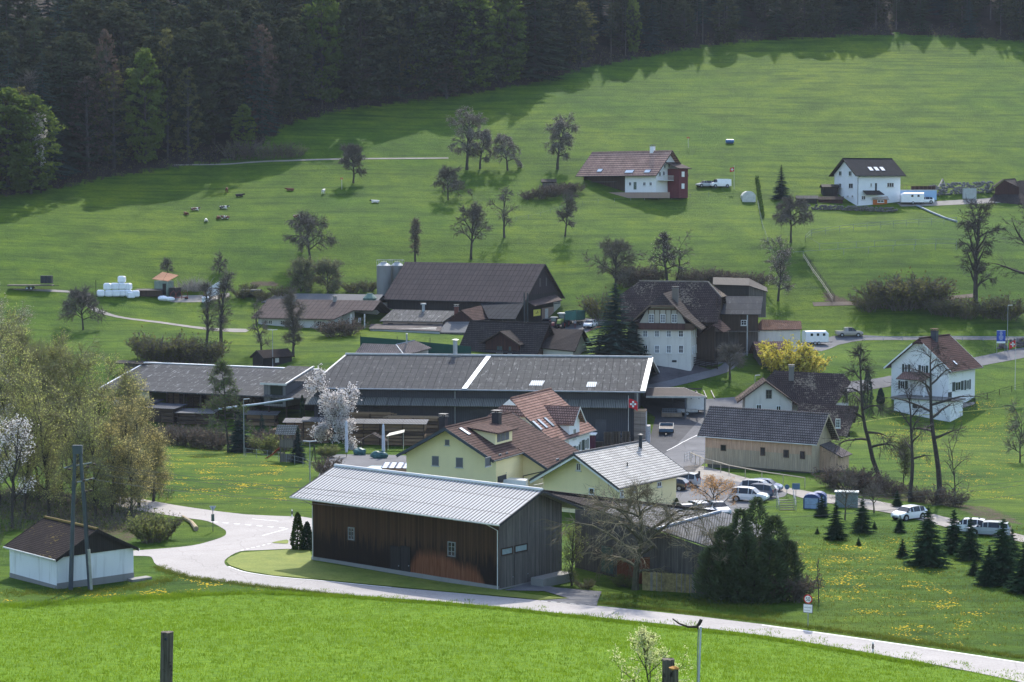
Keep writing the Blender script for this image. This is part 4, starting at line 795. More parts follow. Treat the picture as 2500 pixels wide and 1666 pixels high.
g = G(1824,1024); b = Bld('old_farmhouse', 'old white house with mossy hipped roof behind the larch-clad barn', 'house', (g[0],g[1],g[2]-.3,-3, 16.0,10,5,3, .8,.8))
A_, EL, ER = b.loc(1869.5,930.6,v=-.8), b.loc(1799.4,982,v=-.8), b.loc(1963,998.6,v=-.8); m = MB()
for e in (EL, ER): m.slab([e, A_, A_+(0,7,0), e+(0,7,0)], .16)
b.part('gable_roof', m, T_MOSS)
m = MB(); 
for e in (EL, ER): m.obox(e-(0,.04,.25), A_-e, (0,.04,0), (0,0,.27))
b.part('bargeboard', m, BROWNW)
wl, wr = EL[0]+1.3, ER[0]-1.8; zz = lambda u: A_[2]-.2-(abs(u-A_[0])*((A_[2]-EL[2])/(A_[0]-EL[0]) if u < A_[0] else (A_[2]-ER[2])/(ER[0]-A_[0])))
m = MB(); m.face([(wl,0,-1),(wr,0,-1),(wr,0,zz(wr)),(A_[0],0,A_[2]-.2),(wl,0,zz(wl))]); m.face([(wl,0,-1),(wl,0,zz(wl)),(wl,7,zz(wl)),(wl,7,-1)]); m.face([(wr,0,-1),(wr,5,-1),(wr,5,zz(wr)),(wr,0,zz(wr))])
M0, M1, B1, B0 = b.loc(1891,904.7,v=6), b.loc(2060,913,v=6), b.loc(2040,988,v=.8), b.loc(1885,985,v=.8); ue = b.loc(2066,960,v=5)[0]
m.face([(ue,1.6,-1),(ue,10.5,-1),(ue,10.5,B1[2]),(ue,6,M1[2]-.5),(ue,1.6,B1[2]+.2)]); m.face([(wr-1,1.6,-1),(ue,1.6,-1),(ue,1.6,B1[2]+.2),(wr-1,1.6,B1[2]+.2)]); b.part('wall', m, OLDW)
h1 = b.loc(2077.6,933,v=4); m = MB(); m.slab([B0, B1, h1, M1, M0], .18); m.slab([M1, h1, (h1[0],8,h1[2]), ], .16); m.slab([M0, M1, (h1[0],8,h1[2]), (B1[0],11,B1[2]), (B0[0],11,B0[2])], .18); hl = b.loc(1858,938,v=3); m.slab([M0, (hl[0],hl[1],hl[2]), (B0[0],B0[1],B0[2])], .16); b.part('main_roof', m, T_MOSS)
b.W = 10; b.L = 16
b.win(('v',0), *c('c4',35,558), *c('c4',90,640), frame=plain('grey_frame2', (.15,.15,.15), .7), bars=(1,1)); b.win(('v',0), *c('c3',2302,690), *c('c3',2350,745)); b.win(('v',0), *c('c4',128,702), *c('c4',172,760)); b.win(('u',ue), *c('c4',725,610), *c('c4',752,690), bars=(0,0))
b.chimney(b.loc(*c('c4',265,420), v=4.2)[0], 4.2, M0[2]-1.5, M0[2]+.7, .8, CONCD)
b = Bld('wooden_shed', 'dark wooden barn with mossy tile roof wedged behind the larch-clad barn', 'barn', (g[0]+7.5,g[1]-11,g[2]-.3,-3, 10,8,3,2, .4,.4))
Q = [b.loc(*c('c4',330,676), v=5), b.loc(*c('c4',872,706), v=5), b.loc(*c('c4',765,975), v=-.5), b.loc(*c('c4',300,960), v=-.5)]; m = MB(); m.slab(Q, .18); m.slab([Q[0], Q[1], Q[1]+(0,5,-3), Q[0]+(0,5,-3)], .18); b.part('roof', m, T_MOSS)
ur = b.loc(*c('c4',790,1000), v=0)[0]; m = MB(); z1, z2 = Q[2][2], Q[1][2]; m.face([(ur,0,-2),(ur,9.5,-2),(ur,9.5,z2-2.9),(ur,5,z2-.2),(ur,0,z1-.1)]); m.face([(0,0,-2),(ur,0,-2),(ur,0,z1-.1),(0,0,z1-.1)]); b.part('wall', m, GREYWD)
b.W, b.L = 9, ur; b.winm(('v',0), ur-2.2, ur-1.5, .2, 1.6, bars=(1,2)); m = MB(); m.box(ur,5.2,.2,ur+.1,8.2,2.6); b.part('canvas_panel', m, plain('canvas', (.3,.28,.24), .9))
b = Bld('white_house', 'white house with steep dark red roof and flat-roofed garage, seen through bare trees at right', 'house', (72.07,336.75,2.17,51.9, 9.91,10.49,5.93,4.40, .94,.98)); b.o[2] -= 0
T_RED = tiles('dark_red_tiles', (.085,.045,.040), (.12,.062,.055), moss=.15, mosscol=(.2,.13,.10))
b.gable_walls(WHITER, z0=-2); b.roof(T_RED, edge=WHITE, ridge=T_RED, gutter=DARKM, hip0=1.0)
for x0, y0, x1, y1 in ((1735,486,1783,566), (1832,470,1858,556)): b.win(('v',0), *c('c4',x0,y0), *c('c4',x1,y1), shutter=SHUTG)
for x0, y0, x1, y1 in ((1280,330,1312,404), (1430,340,1470,410), (1245,478,1285,552)): b.win(('u',0), *c('c4',x0,y0), *c('c4',x1,y1), shutter=SHUTG)
b.door(('v',0), *c('c4',1672,580), *c('c4',1702,650), DARKM); b.chimney(b.loc(*c('c4',1550,90), v=b.W*.45)[0], b.W*.45, b.Hh+b.rise-1.4, b.Hh+b.rise+1.0, .95, plain('slate_clad_chimney', (.05,.055,.07), .6), T_PINK)
b.skylight(*c('c4',1715,303), *c('c4',1750,335), wm=.6, hm=1.0)
u_b = -4.6; kb = b.loc(2182,1029,u=u_b); za = b.loc(*c('c4',1183,618), u=u_b)[2]
m = MB(); vR = b.loc(*c('c4',1690,800), u=u_b)[1]; m.box(u_b,vR,-3.5,-.02,kb[1],za-.25); b.part('garage_wall', m, WHITER)
m = MB(); m.box(u_b-.5,vR-.5,za-.25,-.02,kb[1]+.5,za-.03); b.part('garage_roof', m, CONCD); m = MB(); vw = kb[1]-3.4; m.box(u_b-.04,vw-.9,za-1.7,u_b+.01,vw,za-1.1); b.part('garage_window', m, GLASS)
m = MB(); m.slab([(-2.8,3.0,2.6+1.0),(-.02,3.0,2.6+2.0),(-.02,8.2,2.6+2.0),(-2.8,8.2,2.6+1.0)], .14); b.part('porch_roof', m, T_PINK)
m = MB(); 
for v_ in (3.2, 8.0): m.box(-2.6,v_-.08,za,-2.44,v_+.08,3.5)
b.part('porch_post', m, WHITE)
b = Bld('sawmill_shed', 'long grey sawmill shed with fibre-cement roof crossed by one white strip, centre of the village', 'shed', (-29.26,307.9,-.13,-6.1, 47.6,26,7.5,4.8, 1.0,1.0)); MILL = b
e0, e1_, r0, r1 = b.loc(*c('c2',545,535), v=-1), b.loc(*c('c3',1300,572), v=-1), b.loc(*c('c2',895,243), v=13), b.loc(*c('c3',1370,270), v=13); bk1 = b.loc(*c('c3',1462,450), u=r1[0]+.3)
fr = lambda s_, t_: (e0+(e1_-e0)*s_)*(1-t_)+(r0+(r1-r0)*s_)*t_
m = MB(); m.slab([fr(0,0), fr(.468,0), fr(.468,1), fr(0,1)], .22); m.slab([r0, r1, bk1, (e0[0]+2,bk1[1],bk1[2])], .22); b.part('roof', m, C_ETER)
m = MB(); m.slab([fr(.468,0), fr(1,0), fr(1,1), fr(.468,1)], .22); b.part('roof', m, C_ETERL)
m = MB(); a, e = fr(.464,0), fr(.464,1); m.slab([a+(0,0,.1), a+(.75,0,.1), e+(.75,0,.1), e+(0,0,.1)], .08); b.part('roof_flashing', m, WHITE)
m = MB(); m.slab([fr(.988,0)+(0,0,.07), fr(1.003,0)+(0,0,.07), fr(1.003,1)+(0,0,.07), fr(.988,1)+(0,0,.07)], .3); m.obox(r1+(0,0,.07), bk1-r1, (-.5,0,0), (0,0,-.35)); m.tube([r0+(0,0,.1), r1+(0,0,.1)], .2, 6); m.slab([fr(0,0)+(0,0,.07), fr(.006,0)+(0,0,.07), fr(.006,1)+(0,0,.07), fr(0,1)+(0,0,.07)], .1); b.part('verge_flashing', m, plain('weathered_zinc', (.42,.42,.40), .5, .2))
m = MB(); m.tube([e0+(0,-.1,-.15), e1_+(0,-.1,-.15)], .12, 6); b.part('gutter', m, STEEL)
for s_, t_, w_ in ((.655,.12,2.0), (.825,.10,1.4)): 
 a = fr(s_,t_)+(0,0,.06); d = fr(s_,t_+.14)-fr(s_,t_); m = MB(); m.slab([a, a+(w_,0,0), a+(w_,0,0)+d, a+d], .05); b.part('rooflight', m, corrugated('translucent_sheet', (.62,.62,.6), period=.3, seam=(50,50), stainf=0, dirt=.1))
wz = b.Hh-.1; uR = b.loc(*c('c3',1205,800), v=0)[0]; uL = b.loc(*c('c2',612,600), v=0)[0]
m = MB(); m.face([(uL,0,-2),(uR,0,-2),(uR,0,e0[2]),(uL,0,e0[2])]); m.face([(uR,0,-2),(uR,26,-2),(uR,26,e0[2]),(uR,0,e0[2])]); m.face([(uL,0,-2),(uL,0,e0[2]),(uL,26,e0[2]),(uL,26,-2)]); b.part('wall', m, GREYCL)
m = MB(); m.face([(uR+.02,0,e0[2]-.3),(uR+.02,26,e0[2]-.3),(uR+.02,26,bk1[2]),(uR+.02,13,r1[2]-.3)]); b.part('gable_cladding', m, REDW)
za = b.loc(*c('c2',600,620), v=0)[2]; zb = b.loc(*c('c2',575,690), v=-2.2)[2]; uM = b.loc(*c('c3',1150,700), v=-1)[0]
m = MB(); m.slab([(uL-1.0,-2.2,zb),(uM,-2.2,zb),(uM,-.02,za),(uL-1.0,-.02,za)], .1); b.part('canopy', m, corrugated('dirty_clear_sheet', (.17,.17,.15), period=.26, dirt=.4, seam=(1.8,40), stainf=.05, dark=.4))
zq = zb-1.1
for k in range(9):
 a = uL+6+k*3.3+(1.2 if k > 4 else 0)
 if k in (4,): continue
 b.winm(('v',0), a, a+2.3, zq-.45, zq+.5, frame=DARKM, bars=(2,0), sill=False, pane=plain('dim_glass', (.05,.055,.06), .2))
for a in (uL+5.3, uL+21.5): m = MB(); m.tube([(a,-.12,e0[2]-.2),(a,-.12,.0)], .07, 6); b.part('downpipe', m, STEEL)
m = MB(); da = b.loc(*c('c3',860,880), v=0); m.box(da[0],-.06,da[2]-3.2,da[0]+1.6,-.0,da[2]+.9); b.part('door', m, plain('grey_door', (.07,.072,.08), .6))
pz = b.loc(*c('c2',1880,230), v=13.3); stovepipe(b, pz[0], 13.3, pz[2]-1.2, pz[2]+2.0, .35); m = MB(); m.box(pz[0]-1,12.6,pz[2]-1.5,pz[0]+1,14,pz[2]-.2); b.part('flue_base', m, CONC)
p1 = b.loc(*c('c3',1270,620), v=0)[0]; m = MB(); m.tube([(uR+.5,-.1,e0[2]-.3),(uR+.5,-.1,-.5)], .1, 6); b.part('downpipe', m, STEEL)
g = G(1590,1020); b = Bld('carport', 'open carport with low grey roof sheltering trailers and crates beside the sawmill shed', 'carport', (g[0]-.5,g[1],g[2],-3, 14,12,4,1, .3,.3))
K = 'g3'; fl, fm, frr = b.loc(*c(K,150,290), v=0), b.loc(*c(K,965,232), v=6.), b.loc(*c(K,1415,415), v=0); bl = b.loc(*c(K,150,232), v=6.)
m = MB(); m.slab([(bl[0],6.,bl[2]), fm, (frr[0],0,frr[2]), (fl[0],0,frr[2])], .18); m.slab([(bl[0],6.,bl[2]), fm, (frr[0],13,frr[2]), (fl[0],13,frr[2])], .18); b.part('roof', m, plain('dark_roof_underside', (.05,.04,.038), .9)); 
m = MB(); m.obox(fm, frr-fm, (.0,.2,0), (0,0,-.4)); m.obox(bl, fm-bl, (0,.2,0), (0,0,-.3)); m.obox((fl[0],0,frr[2]),(frr[0]-fl[0],0,0),(0,-.1,0),(0,0,-.3)); b.part('fascia', m, plain('weathered_zinc', (.42,.42,.40), .5, .2))
for px_, v_ in ((990,0.5), (1400,.3), (715,9), (1205,9)):
 q = b.loc(*c(K,px_,600), v=v_); m = MB(); m.box(q[0]-.12,v_-.12,-.6,q[0]+.12,v_+.12,frr[2]); b.part('post', m, plain('steel_post', (.10,.105,.115), .6))
m = MB(); m.box(fl[0]+.2,8.8,2.6,frr[0]-.3,9.0,3.0)
for k in range(9): m.box(fl[0]+1+k*1.2,.2,frr[2]-.45,fl[0]+1.15+k*1.2,12,frr[2]-.2)
b.part('beam', m, DARKM)
m = MB(); m.box(fl[0],12.4,-.6,fl[0]+7,12.6,3.0); b.part('back_wall', m, plain('dark_back_wall', (.05,.05,.055), .9))
b = Bld('lumber_shed', 'long low lumber shed with lichened grey roof and boxy dormer, left of the sawmill', 'shed', (-66.78,336.3,.6,-24.5, 44,24.4,4.80,3.01, 1.0,1.0))
e0, e1_ = b.loc(*c('e6',172,1345), v=-1), b.loc(*c('e6',2352,1445), v=-1); r0, r1 = b.loc(*c('e6',665,1070), v=12.2), b.loc(*c('e6',2352,1135), v=12.2); x1_ = 5.; e1_[2] = e0[2]; r1[2] = r0[2]
m = MB(); m.slab([e0, e1_+(3,0,0), r1+(3,0,0), r0], .2); m.slab([r0, r1+(3,0,0), (e1_[0]+3,25,e0[2]), (e0[0],25,e0[2])], .2); b.part('roof', m, corrugated('lichened_grey_sheets', (.08,.079,.079), period=.177, dirt=.5, dirtcol=(.07,.07,.068), stain=(.5,.5,.5), stainf=.42, seam=(30,2.3), dark=.7))
m = MB(); m.slab([r0+(0,-.25,.1), r1+(3,-.25,.1), r1+(3,.3,.12), r0+(0,.3,.12)], .12); m.obox(e0+(0,0,.06), r0-e0, (.3,0,0), (0,0,-.25)); b.part('ridge_flashing', m, WHITE)
m = MB(); m.box(e0[0]+2,.5,-2,e0[0]+9,.6,e0[2]-.1); b.part('end_wall', m, OLDW)
for k in range(12): a = e0[0]+9.5+k*3.2; m = MB(); m.box(a,0,-2,a+.22,.22,e0[2]-.1); b.part('post', m, BROWNW)
m = MB(); m.box(e0[0]+9,9,-2,e1_[0]+2,9.1,e0[2]+1); b.part('back_wall', m, BLACKW)
for k in range(4): a = e0[0]+11+k*7; m = MB(); 
rnd = random.Random(5)
q0, q1 = b.loc(*c('e6',1935,1430), v=-.2), b.loc(*c('e6',2165,1430), v=-.2); zt0 = b.loc(*c('e6',1940,1285), v=-.2)[2]; zt1 = zt0+2.1
m = MB(); m.box(q0[0],-.2,e0[2]-1.6,q1[0],7,zt0-.1); dm = b.part('dormer', m, corrugated('dormer_cladding', (.17,.17,.17), period=.3, seam=(60,60), stainf=.05)); 
m = MB(); m.slab([(q0[0]-.4,-.7,zt0),(q1[0]+.5,-.7,zt0),(q1[0]+.5,8,zt1),(q0[0]-.4,8,zt1)], .2); obj('dormer_roof', m, C_ETERL, dm); m = MB(); m.box(q1[0]-1.6,-.26,e0[2]-1.2,q1[0]-.5,-.2,zt0-.4); m.box(q0[0]+1.2,-.25,e0[2]-1.2,q0[0]+2.6,-.2,zt0-.3); obj('opening', m, GLASS, dm)
m = MB(); m.obox((q1[0]+.2,-.73,zt0-.1),(0,8.7,2.1),(.32,0,0),(0,0,.2)); m.box(q0[0]-.4,-.76,zt0-.25,q1[0]+.5,-.7,zt0+.05); obj('verge_flashing', m, OFFW, dm)
b = Bld('hay_barn', 'big dark barn with steep brown corrugated roof beside twin silos', 'barn', (-24.32,399.56,12.08,-24.6, 29.19,17.45,4.61,6.33, .63,.89)); b.t = b.rise/(b.W/2)
b.gable_walls(BLACKW, z0=-3); b.roof(C_ETERD, edge=BLACKW, gutter=DARKM, fascia=.3)
b.gable_clad(planks('purple_brown_boards', (.035,.025,.028), (.05,.035,.036), .2), 1, z=5.2)
for v_ in (7.2, 10.2): m = MB(); m.box(b.L+.05,v_,6.6,b.L+.1,v_+.5,8.2); b.part('louvre', m, GREYWD)
p0, p1 = b.loc(*c('e4',1690,510), u=b.L), b.loc(*c('e4',1985,432), u=b.L); q0, q1 = b.loc(*c('e4',1770,552), u=b.L+2.6), b.loc(*c('e4',2060,490), u=b.L+2.6)
m = MB(); m.slab([p0, p1, q1, q0], .15); b.part('canopy', m, C_ETERD)
m = MB(); v0_ = b.loc(*c('e4',1840,640), u=b.L)[1]; v1_ = b.loc(*c('e4',1965,640), u=b.L)[1]; v2_ = b.loc(*c('e4',2035,640), u=b.L)[1]; zt_ = b.loc(*c('e4',1900,570), u=b.L)[2]
m.box(b.L+.0,v0_,-2,b.L+.08,v1_,zt_); b.part('plaster_panel', m, BEIGE); m = MB(); m.box(b.L+.0,v1_,-2,b.L+.09,v2_,zt_+.8); b.part('cream_panel', m, CREAM)
m = MB(); m.box(b.L+.09,v1_,1.2,b.L+.12,v2_,1.4); m.box(b.L+.09,v1_,2.9,b.L+.12,v2_,3.1); b.part('batten', m, DARKM)
m = MB(); va = b.loc(*c('e4',1870,670), u=b.L)[1]; m.box(b.L+.08,va,.1,b.L+.13,va+1.5,2.2); b.part('window', m, OFFW)
f0, f1 = b.loc(*c('e4',1752,625), u=b.L+1.2), b.loc(*c('e4',1826,615), u=b.L+1.2); zc = (b.loc(*c('e4',1790,660), u=b.L+1.2)[2], b.loc(*c('e4',1790,592), u=b.L+1.2)[2])
m = MB(); m.box(b.L+1.2,f0[1],zc[0],b.L+1.24,f1[1],zc[1]); bn = obj('farm_banner', m, plain('yellow_banner_cloth', (.62,.56,.10), .8, .1)); bn.matrix_world = Matrix.Translation(Vector(b.o))@Matrix.Rotation(R(-24.6), 4, 'Z'); tag(bn, 'yellow banner hanging at the gable entrance of the big dark barn', 'banner')
m = MB(); y_ = (f0[1]+f1[1])/2; zz_ = sum(zc)/2
for dy, dz, ww, hh in ((-.6,-.1,.35,.12), (-.2,-.05,.3,.16), (.15,.1,.12,.5), (.3,.2,.1,.25), (.55,-.05,.3,.12)): m.box(b.L+1.25,y_+dy-ww/2,zz_+dz-hh/2,b.L+1.27,y_+dy+ww/2,zz_+dz+hh/2)
k = obj('emblem', m, plain('banner_print', (.12,.10,.04), .9), bn)
for px_ in (1655, 1690): q = b.loc(*c('e4',px_,650), u=b.L+2.2); m = MB(); m.box(q[0]-.1,q[1]-.1,-2,q[0]+.1,q[1]+.1,q[2]+4.2); b.part('post', m, DARKM)
b2 = b
lt = [b.loc(*c('e4',1190,522), v=-.6), b.loc(*c('e4',1660,512), v=-.6), b.loc(*c('e4',1557,695), v=-7), b.loc(*c('e4',1275,690), v=-7)]
b = Bld('lean_to', 'black corrugated lean-to roof in front of the big dark barn', 'lean-to', (-24.32,399.56,12.08,-24.6, 29.19,17.45,4.61,6.33, .63,.89)); m = MB(); m.slab(lt, .12); b.part('roof', m, corrugated('black_sheets', (.036,.038,.044), period=.177, seam=(.9,1.6), dirt=.2, stainf=.03))
m = MB(); 
for q in (lt[2], lt[3], (lt[2]+lt[3])/2): m.box(q[0]-.1,q[1]+.1,-3,q[0]+.1,q[1]+.3,q[2]-.1)
m.face([(lt[3][0]+.5,lt[3][1]+2.5,-3),(lt[2][0],lt[2][1]+2.5,-3),(lt[2][0],lt[2][1]+2.5,lt[2][2]+.5),(lt[3][0]+.5,lt[3][1]+2.5,lt[3][2]+.5)]); b.part('wall', m, BLACKW)
for i, (px_, rr, lab) in enumerate(((163, 1.45, 'left one of the twin grey concrete silos beside the big dark barn'), (305, 1.35, 'right twin of two grey silos, half hidden by the big dark barn roof'))):
 b3 = b2; zt_ = b3.w(0,0,0); pp = P(*c('e4',px_,300), 407+i*2); zb_ = H(pp[0], pp[1]); ztop = P(*c('e4',px_,125), 407+i*2)[2]
 s_ = thing('silo', lab, 'silo', (pp[0], pp[1], zb_), 0, 'twin silos'); m = MB(); m.cyl(0,0,-1,ztop-zb_,rr,20); obj('tank', m, plaster('silo_concrete', (.20,.205,.20), .7), s_)
 m = MB(); m.cyl(0,0,ztop-zb_,ztop-zb_+.55,rr,20,r2=rr*.45); m.cyl(0,0,ztop-zb_+.55,ztop-zb_+.75,rr*.45,14); obj('domed_lid', m, plain('silo_lid', (.32,.35,.36), .5), s_)
 m = MB(); zr_ = ztop-zb_
 for k in range(8): a = k*math.pi/4; m.cyl(rr*math.cos(a), rr*math.sin(a), zr_, zr_+1.1, .03, 5)
 m.tube([(rr*math.cos(k*math.pi/8), rr*math.sin(k*math.pi/8), zr_+1.1) for k in range(17)], .03, 4); obj('guard_rail', m, STEEL, s_)
b = Bld('stable', 'long low stable with white walls and brown roof, left of the big dark barn', 'stable', (-48.12,387.88,11.3,-15.9, 20.91,15.24,2.12,2.82, 1.06,.92))
m = MB(); tt = b.t; u_s = b.loc(*c('b2',835,1395), v=-.9)[0]; b2t = b
sl = lambda u, v: (u, v, b.Hh+b.rise-abs(v-b.W/2)*tt)
m.slab([sl(-1.06,-.92), (u_s-1.0,)+sl(0,-.92)[1:], sl(u_s+1.4,3.2), sl(b.L+1,3.2), sl(b.L+1,b.W/2), sl(-1.06,b.W/2)], .18); m.slab([sl(-1.06,b.W/2), sl(b.L+1,b.W/2), sl(b.L+1,b.W+.9), sl(-1.06,b.W+.9)], .18); b.part('roof', m, C_ETERD)
m = MB(); u_c = u_s-1.2
m.face([(0,0,-3),(u_c,0,-3),(u_c,0,b.Hh-.1),(0,0,b.Hh-.1)]); m.face([(u_c,0,-3),(u_c,4.0,-3),(u_c,4.0,b.Hh+4*tt-.2),(u_c,0,b.Hh-.1)]); m.face([(u_c,4,-3),(b.L-3,4,-3),(b.L-3,4,b.Hh+4*tt-.2),(u_c,4,b.Hh+4*tt-.2)]); m.face([(0,0,-3),(0,0,b.Hh-.1),(0,b.W/2,b.Hh+b.rise-.1),(0,b.W,b.Hh-.1),(0,b.W,-3)]); b.part('wall', m, plaster('stable_white', (.48,.48,.46), .5))
for x0, y0, x1, y1 in ((310,1408,352,1448), (640,1412,682,1455), (430,1408,468,1440), (205,1405,240,1440)): b.win(('v',0), *c('b2',x0,y0), *c('b2',x1,y1), frame=OFFW, bars=(1,1), sill=False)
b.door(('v',4), *c('b2',950,1400), *c('b2',978,1475), REDW); b.win(('v',4), *c('b2',1012,1385), *c('b2',1032,1420)); b.chimney(4.5, b.W/2-.6, b.Hh+b.rise-.8, b.Hh+b.rise+.5, .6, CONC); b.chimney(12.8, b.W/2-.6, b.Hh+b.rise-.8, b.Hh+b.rise+.5, .6, CONC)
for k_ in (b.L-2.9, b.L-.2): m = MB(); m.box(k_,1.5,-2,k_+.2,1.7,b.Hh+1.5*tt); b.part('post', m, OFFW)
m = MB(); m.box(-1,.0,-3.5,-.8,5,.0); m.box(u_c,-.6,-3,b.L,-.4,-.4); b.part('retaining_wall', m, CONCD)
b = Bld('cattle_shed', 'second low roof of pale sheets rising behind the white-walled stable', 'shed', (-45,400,11.6,-15.9, 21,8,3,1.4, .5,.5)); q = [b.loc(*c('b2',285,1162), v=4), b.loc(*c('b2',1235,1182), v=4)]; q[1][2] = q[0][2]
m = MB(); m.slab([q[0], q[1], q[1]+(0,-4.5,-1.6), q[0]+(-1.6,-4.5,-1.6)], .15); m.slab([q[0], q[1], q[1]+(0,5,-1.6), q[0]+(0,5,-1.6)], .15); b.part('roof', m, C_METAL); m = MB(); m.box(q[0][0],.3,-2,q[1][0],8,q[0][2]-1.7); b.part('wall', m, OLDW)
pp = P(*c('b2',1115,1225), 397); t_ = thing('feed_silo', 'green plastic feed silo with conical top between stable and dark barn', 'silo', (pp[0], pp[1], pp[2]-1.5)); m = MB(); m.cyl(0,0,-2,1.9,1.35,12); obj('tank', m, plain('green_plastic', (.05,.10,.075), .5, .2), t_); m = MB(); m.cyl(0,0,1.9,2.7,1.4,12,r2=.6); m.cyl(0,0,2.7,2.85,.6,10); obj('cone_lid', m, plain('pale_green_plastic', (.12,.19,.15), .4, .2), t_)
b = Bld('milking_shed', 'low shed with patchy lichened sheet roof and whitewashed wall, left of the dark chalet', 'shed', (-20.5,383.5,10.2,-16, 17,9,3.1,1.4, .4,.4))
q = [b.loc(*c('e4',118,712), v=-.4), b.loc(*c('e4',790,722), v=-.4), b.loc(*c('e4',965,608), v=5), b.loc(*c('e4',255,592), v=5)]; m = MB(); m.slab(q, .14); m.slab([q[3], q[2], q[2]+(1,5,-1.2), q[3]+(0,5,-1.2)], .14); b.part('roof', m, C_MOSSE)
m = MB(); m.box(q[0][0]+.5,0,-2,q[1][0]-.2,9,q[0][2]-.1); b.part('wall', m, BEIGE); b.L, b.W = q[1][0], 9
for k in range(4): a = q[0][0]+1.5+k*3.9; b.winm(('v',0), a, a+1, q[0][2]-.9, q[0][2]-.45, frame=BROWNW, bars=(0,0), sill=False)
l0 = [b.loc(*c('e4',2,795), v=-4), b.loc(*c('e4',760,822), v=-4), b.loc(*c('e4',790,752), v=-.05), b.loc(*c('e4',20,745), v=-.05)]; m = MB(); m.slab(l0, .1); b.part('lean_to_roof', m, plain('patched_sheet', (.085,.07,.065), .9, .4)); m = MB()
for k in range(2): a = l0[0]*(1-.22*(k+1))+l0[3]*.22*(k+1); e = l0[1]*(1-.22*(k+1))+l0[2]*.22*(k+1); m.slab([a+(e-a)*.33+(0,0,.05), a+(e-a)*.93+(0,0,.05), a+(e-a)*.93+(0,.5,.12), a+(e-a)*.33+(0,.5,.12)], .05)
b.part('rooflight', m, plain('milky_sheet', (.42,.42,.38), .6, .3)); m = MB(); m.face([(l0[0][0]+.2,-3.8,-3),(l0[1][0]-.2,-3.8,-3),(l0[1][0]-.2,-3.8,l0[1][2]-.1),(l0[0][0]+.2,-3.8,l0[0][2]-.1)]); m.face([(l0[1][0]-.2,-3.8,-3),(l0[1][0]-.2,0,-3),(l0[1][0]-.2,0,l0[1][2]+.3),(l0[1][0]-.2,-3.8,l0[1][2]-.1)]); b.part('low_wall', m, plaster('whitewash', (.40,.42,.42), .5))
pv = b.loc(*c('e4',583,610), v=4.6); m = MB(); m.cyl(pv[0],4.6,pv[2]-.4,pv[2]+1.2,.32,10,r2=.26); m.cyl(pv[0],4.6,pv[2]+1.2,pv[2]+1.5,.55,10); b.part('vent_cowl', m, STEEL)
b = Bld('gabled_annexe', 'small annexe with red gable and brown tile roof between milking shed and black lean-to', 'shed', (-6.5,381,10.2,-10, 6,6,4.2,1.8, .5,.5)); 
ap, gl, gr, rb, rr_ = b.loc(*c('e4',983,600), v=0), b.loc(*c('e4',830,715), v=0), b.loc(*c('e4',1120,712), v=0), b.loc(*c('e4',1195,548), v=8), b.loc(*c('e4',1278,690), v=5)
m = MB(); m.slab([ap, rb, rr_, gr], .14); m.slab([ap, gl, gl+(0,8,0), rb], .14); b.part('roof', m, T_BROWN); m = MB(); m.face([(gl[0]+.3,.2,-2),(gr[0]-.2,.2,-2),(gr[0]-.2,.2,gr[2]),(ap[0],.2,ap[2]-.2),(gl[0]+.3,.2,gl[2])]); b.part('wall', m, REDW)
l0 = [b.loc(*c('e4',745,836), v=-4.5), b.loc(*c('e4',1030,838), v=-4.5), b.loc(*c('e4',1075,722), v=-.2), b.loc(*c('e4',822,722), v=-.2)]; m = MB(); m.slab(l0, .1); b.part('lean_to_roof', m, C_METAL); m = MB(); m.face([(l0[0][0]+.1,-4.3,-3),(l0[1][0],-4.3,-3),(l0[1][0],-4.3,l0[1][2]-.1),(l0[0][0]+.1,-4.3,l0[0][2]-.1)]); m.face([(l0[0][0]+.1,-4.3,-3),(l0[0][0]+.1,-4.3,l0[0][2]-.1),(l0[0][0]+.1,0,l0[3][2]-.1),(l0[0][0]+.1,0,-3)]); b.part('board_wall', m, GREYW)
b.chimney(ap[0]-1.2, 1.5, ap[2]-1.2, ap[2]+.6, .7, plain('red_brick_chimney', (.13,.05,.04), .9))
b = Bld('dark_chalet', 'chalet with dark tile roof and red-brown gabled dormer directly behind the sawmill ridge', 'house', (-8.46,361.15,8.64,-30.7, 14.7,6.6,1.33,3.94, .80,.86)); b.gable_walls(BEIGE, z0=-5); b.gable_clad(REDW, 1); b.roof(T_DARK, edge=BROWNW, ridge=T_DARK, gutter=DARKM)
pk = b.loc(*c('e4',1378,822), v=-1.4); dl, dr = b.loc(*c('e4',1180,950), v=-1.4), b.loc(*c('e4',1612,968), v=-1.4); vb = lambda z: (z-b.Hh)/b.t; dl[2] = dr[2] = (dl[2]+dr[2])/2; pk[0] = (dl[0]+dr[0])/2
m = MB()
for e in (dl, dr): m.slab([e, pk, (pk[0],vb(pk[2])+.1,pk[2]), (e[0],vb(e[2])+.1,e[2])], .15)
b.part('dormer_roof', m, T_DARK); m = MB(); a, e = dl[0]+.7, dr[0]-.7; m.face([(a,-.6,-5),(e,-.6,-5),(e,-.6,dr[2]+.5),(pk[0],-.6,pk[2]-.25),(a,-.6,dr[2]+.5)]); m.face([(a,-.6,-5),(a,-.6,dr[2]+.5),(a,1.5,dr[2]+.5),(a,1.5,-5)]); m.face([(e,-.6,-5),(e,1.5,-5),(e,1.5,dr[2]+.5),(e,-.6,dr[2]+.5)]); b.part('dormer', m, REDW)
b.winm(('v',-.6), pk[0]-1.1, pk[0]+.1, dr[2]-1.6, dr[2]-.4, frame=BROWNW, bars=(1,0), pane=plain('dim_glass2', (.06,.09,.09), .2)); b.winm(('v',-.6), pk[0]+1.3, pk[0]+1.9, dr[2]-1.6, dr[2]-.4, frame=BROWNW, bars=(0,0), pane=plain('dim_glass2', (.06,.09,.09), .2))
m = MB()
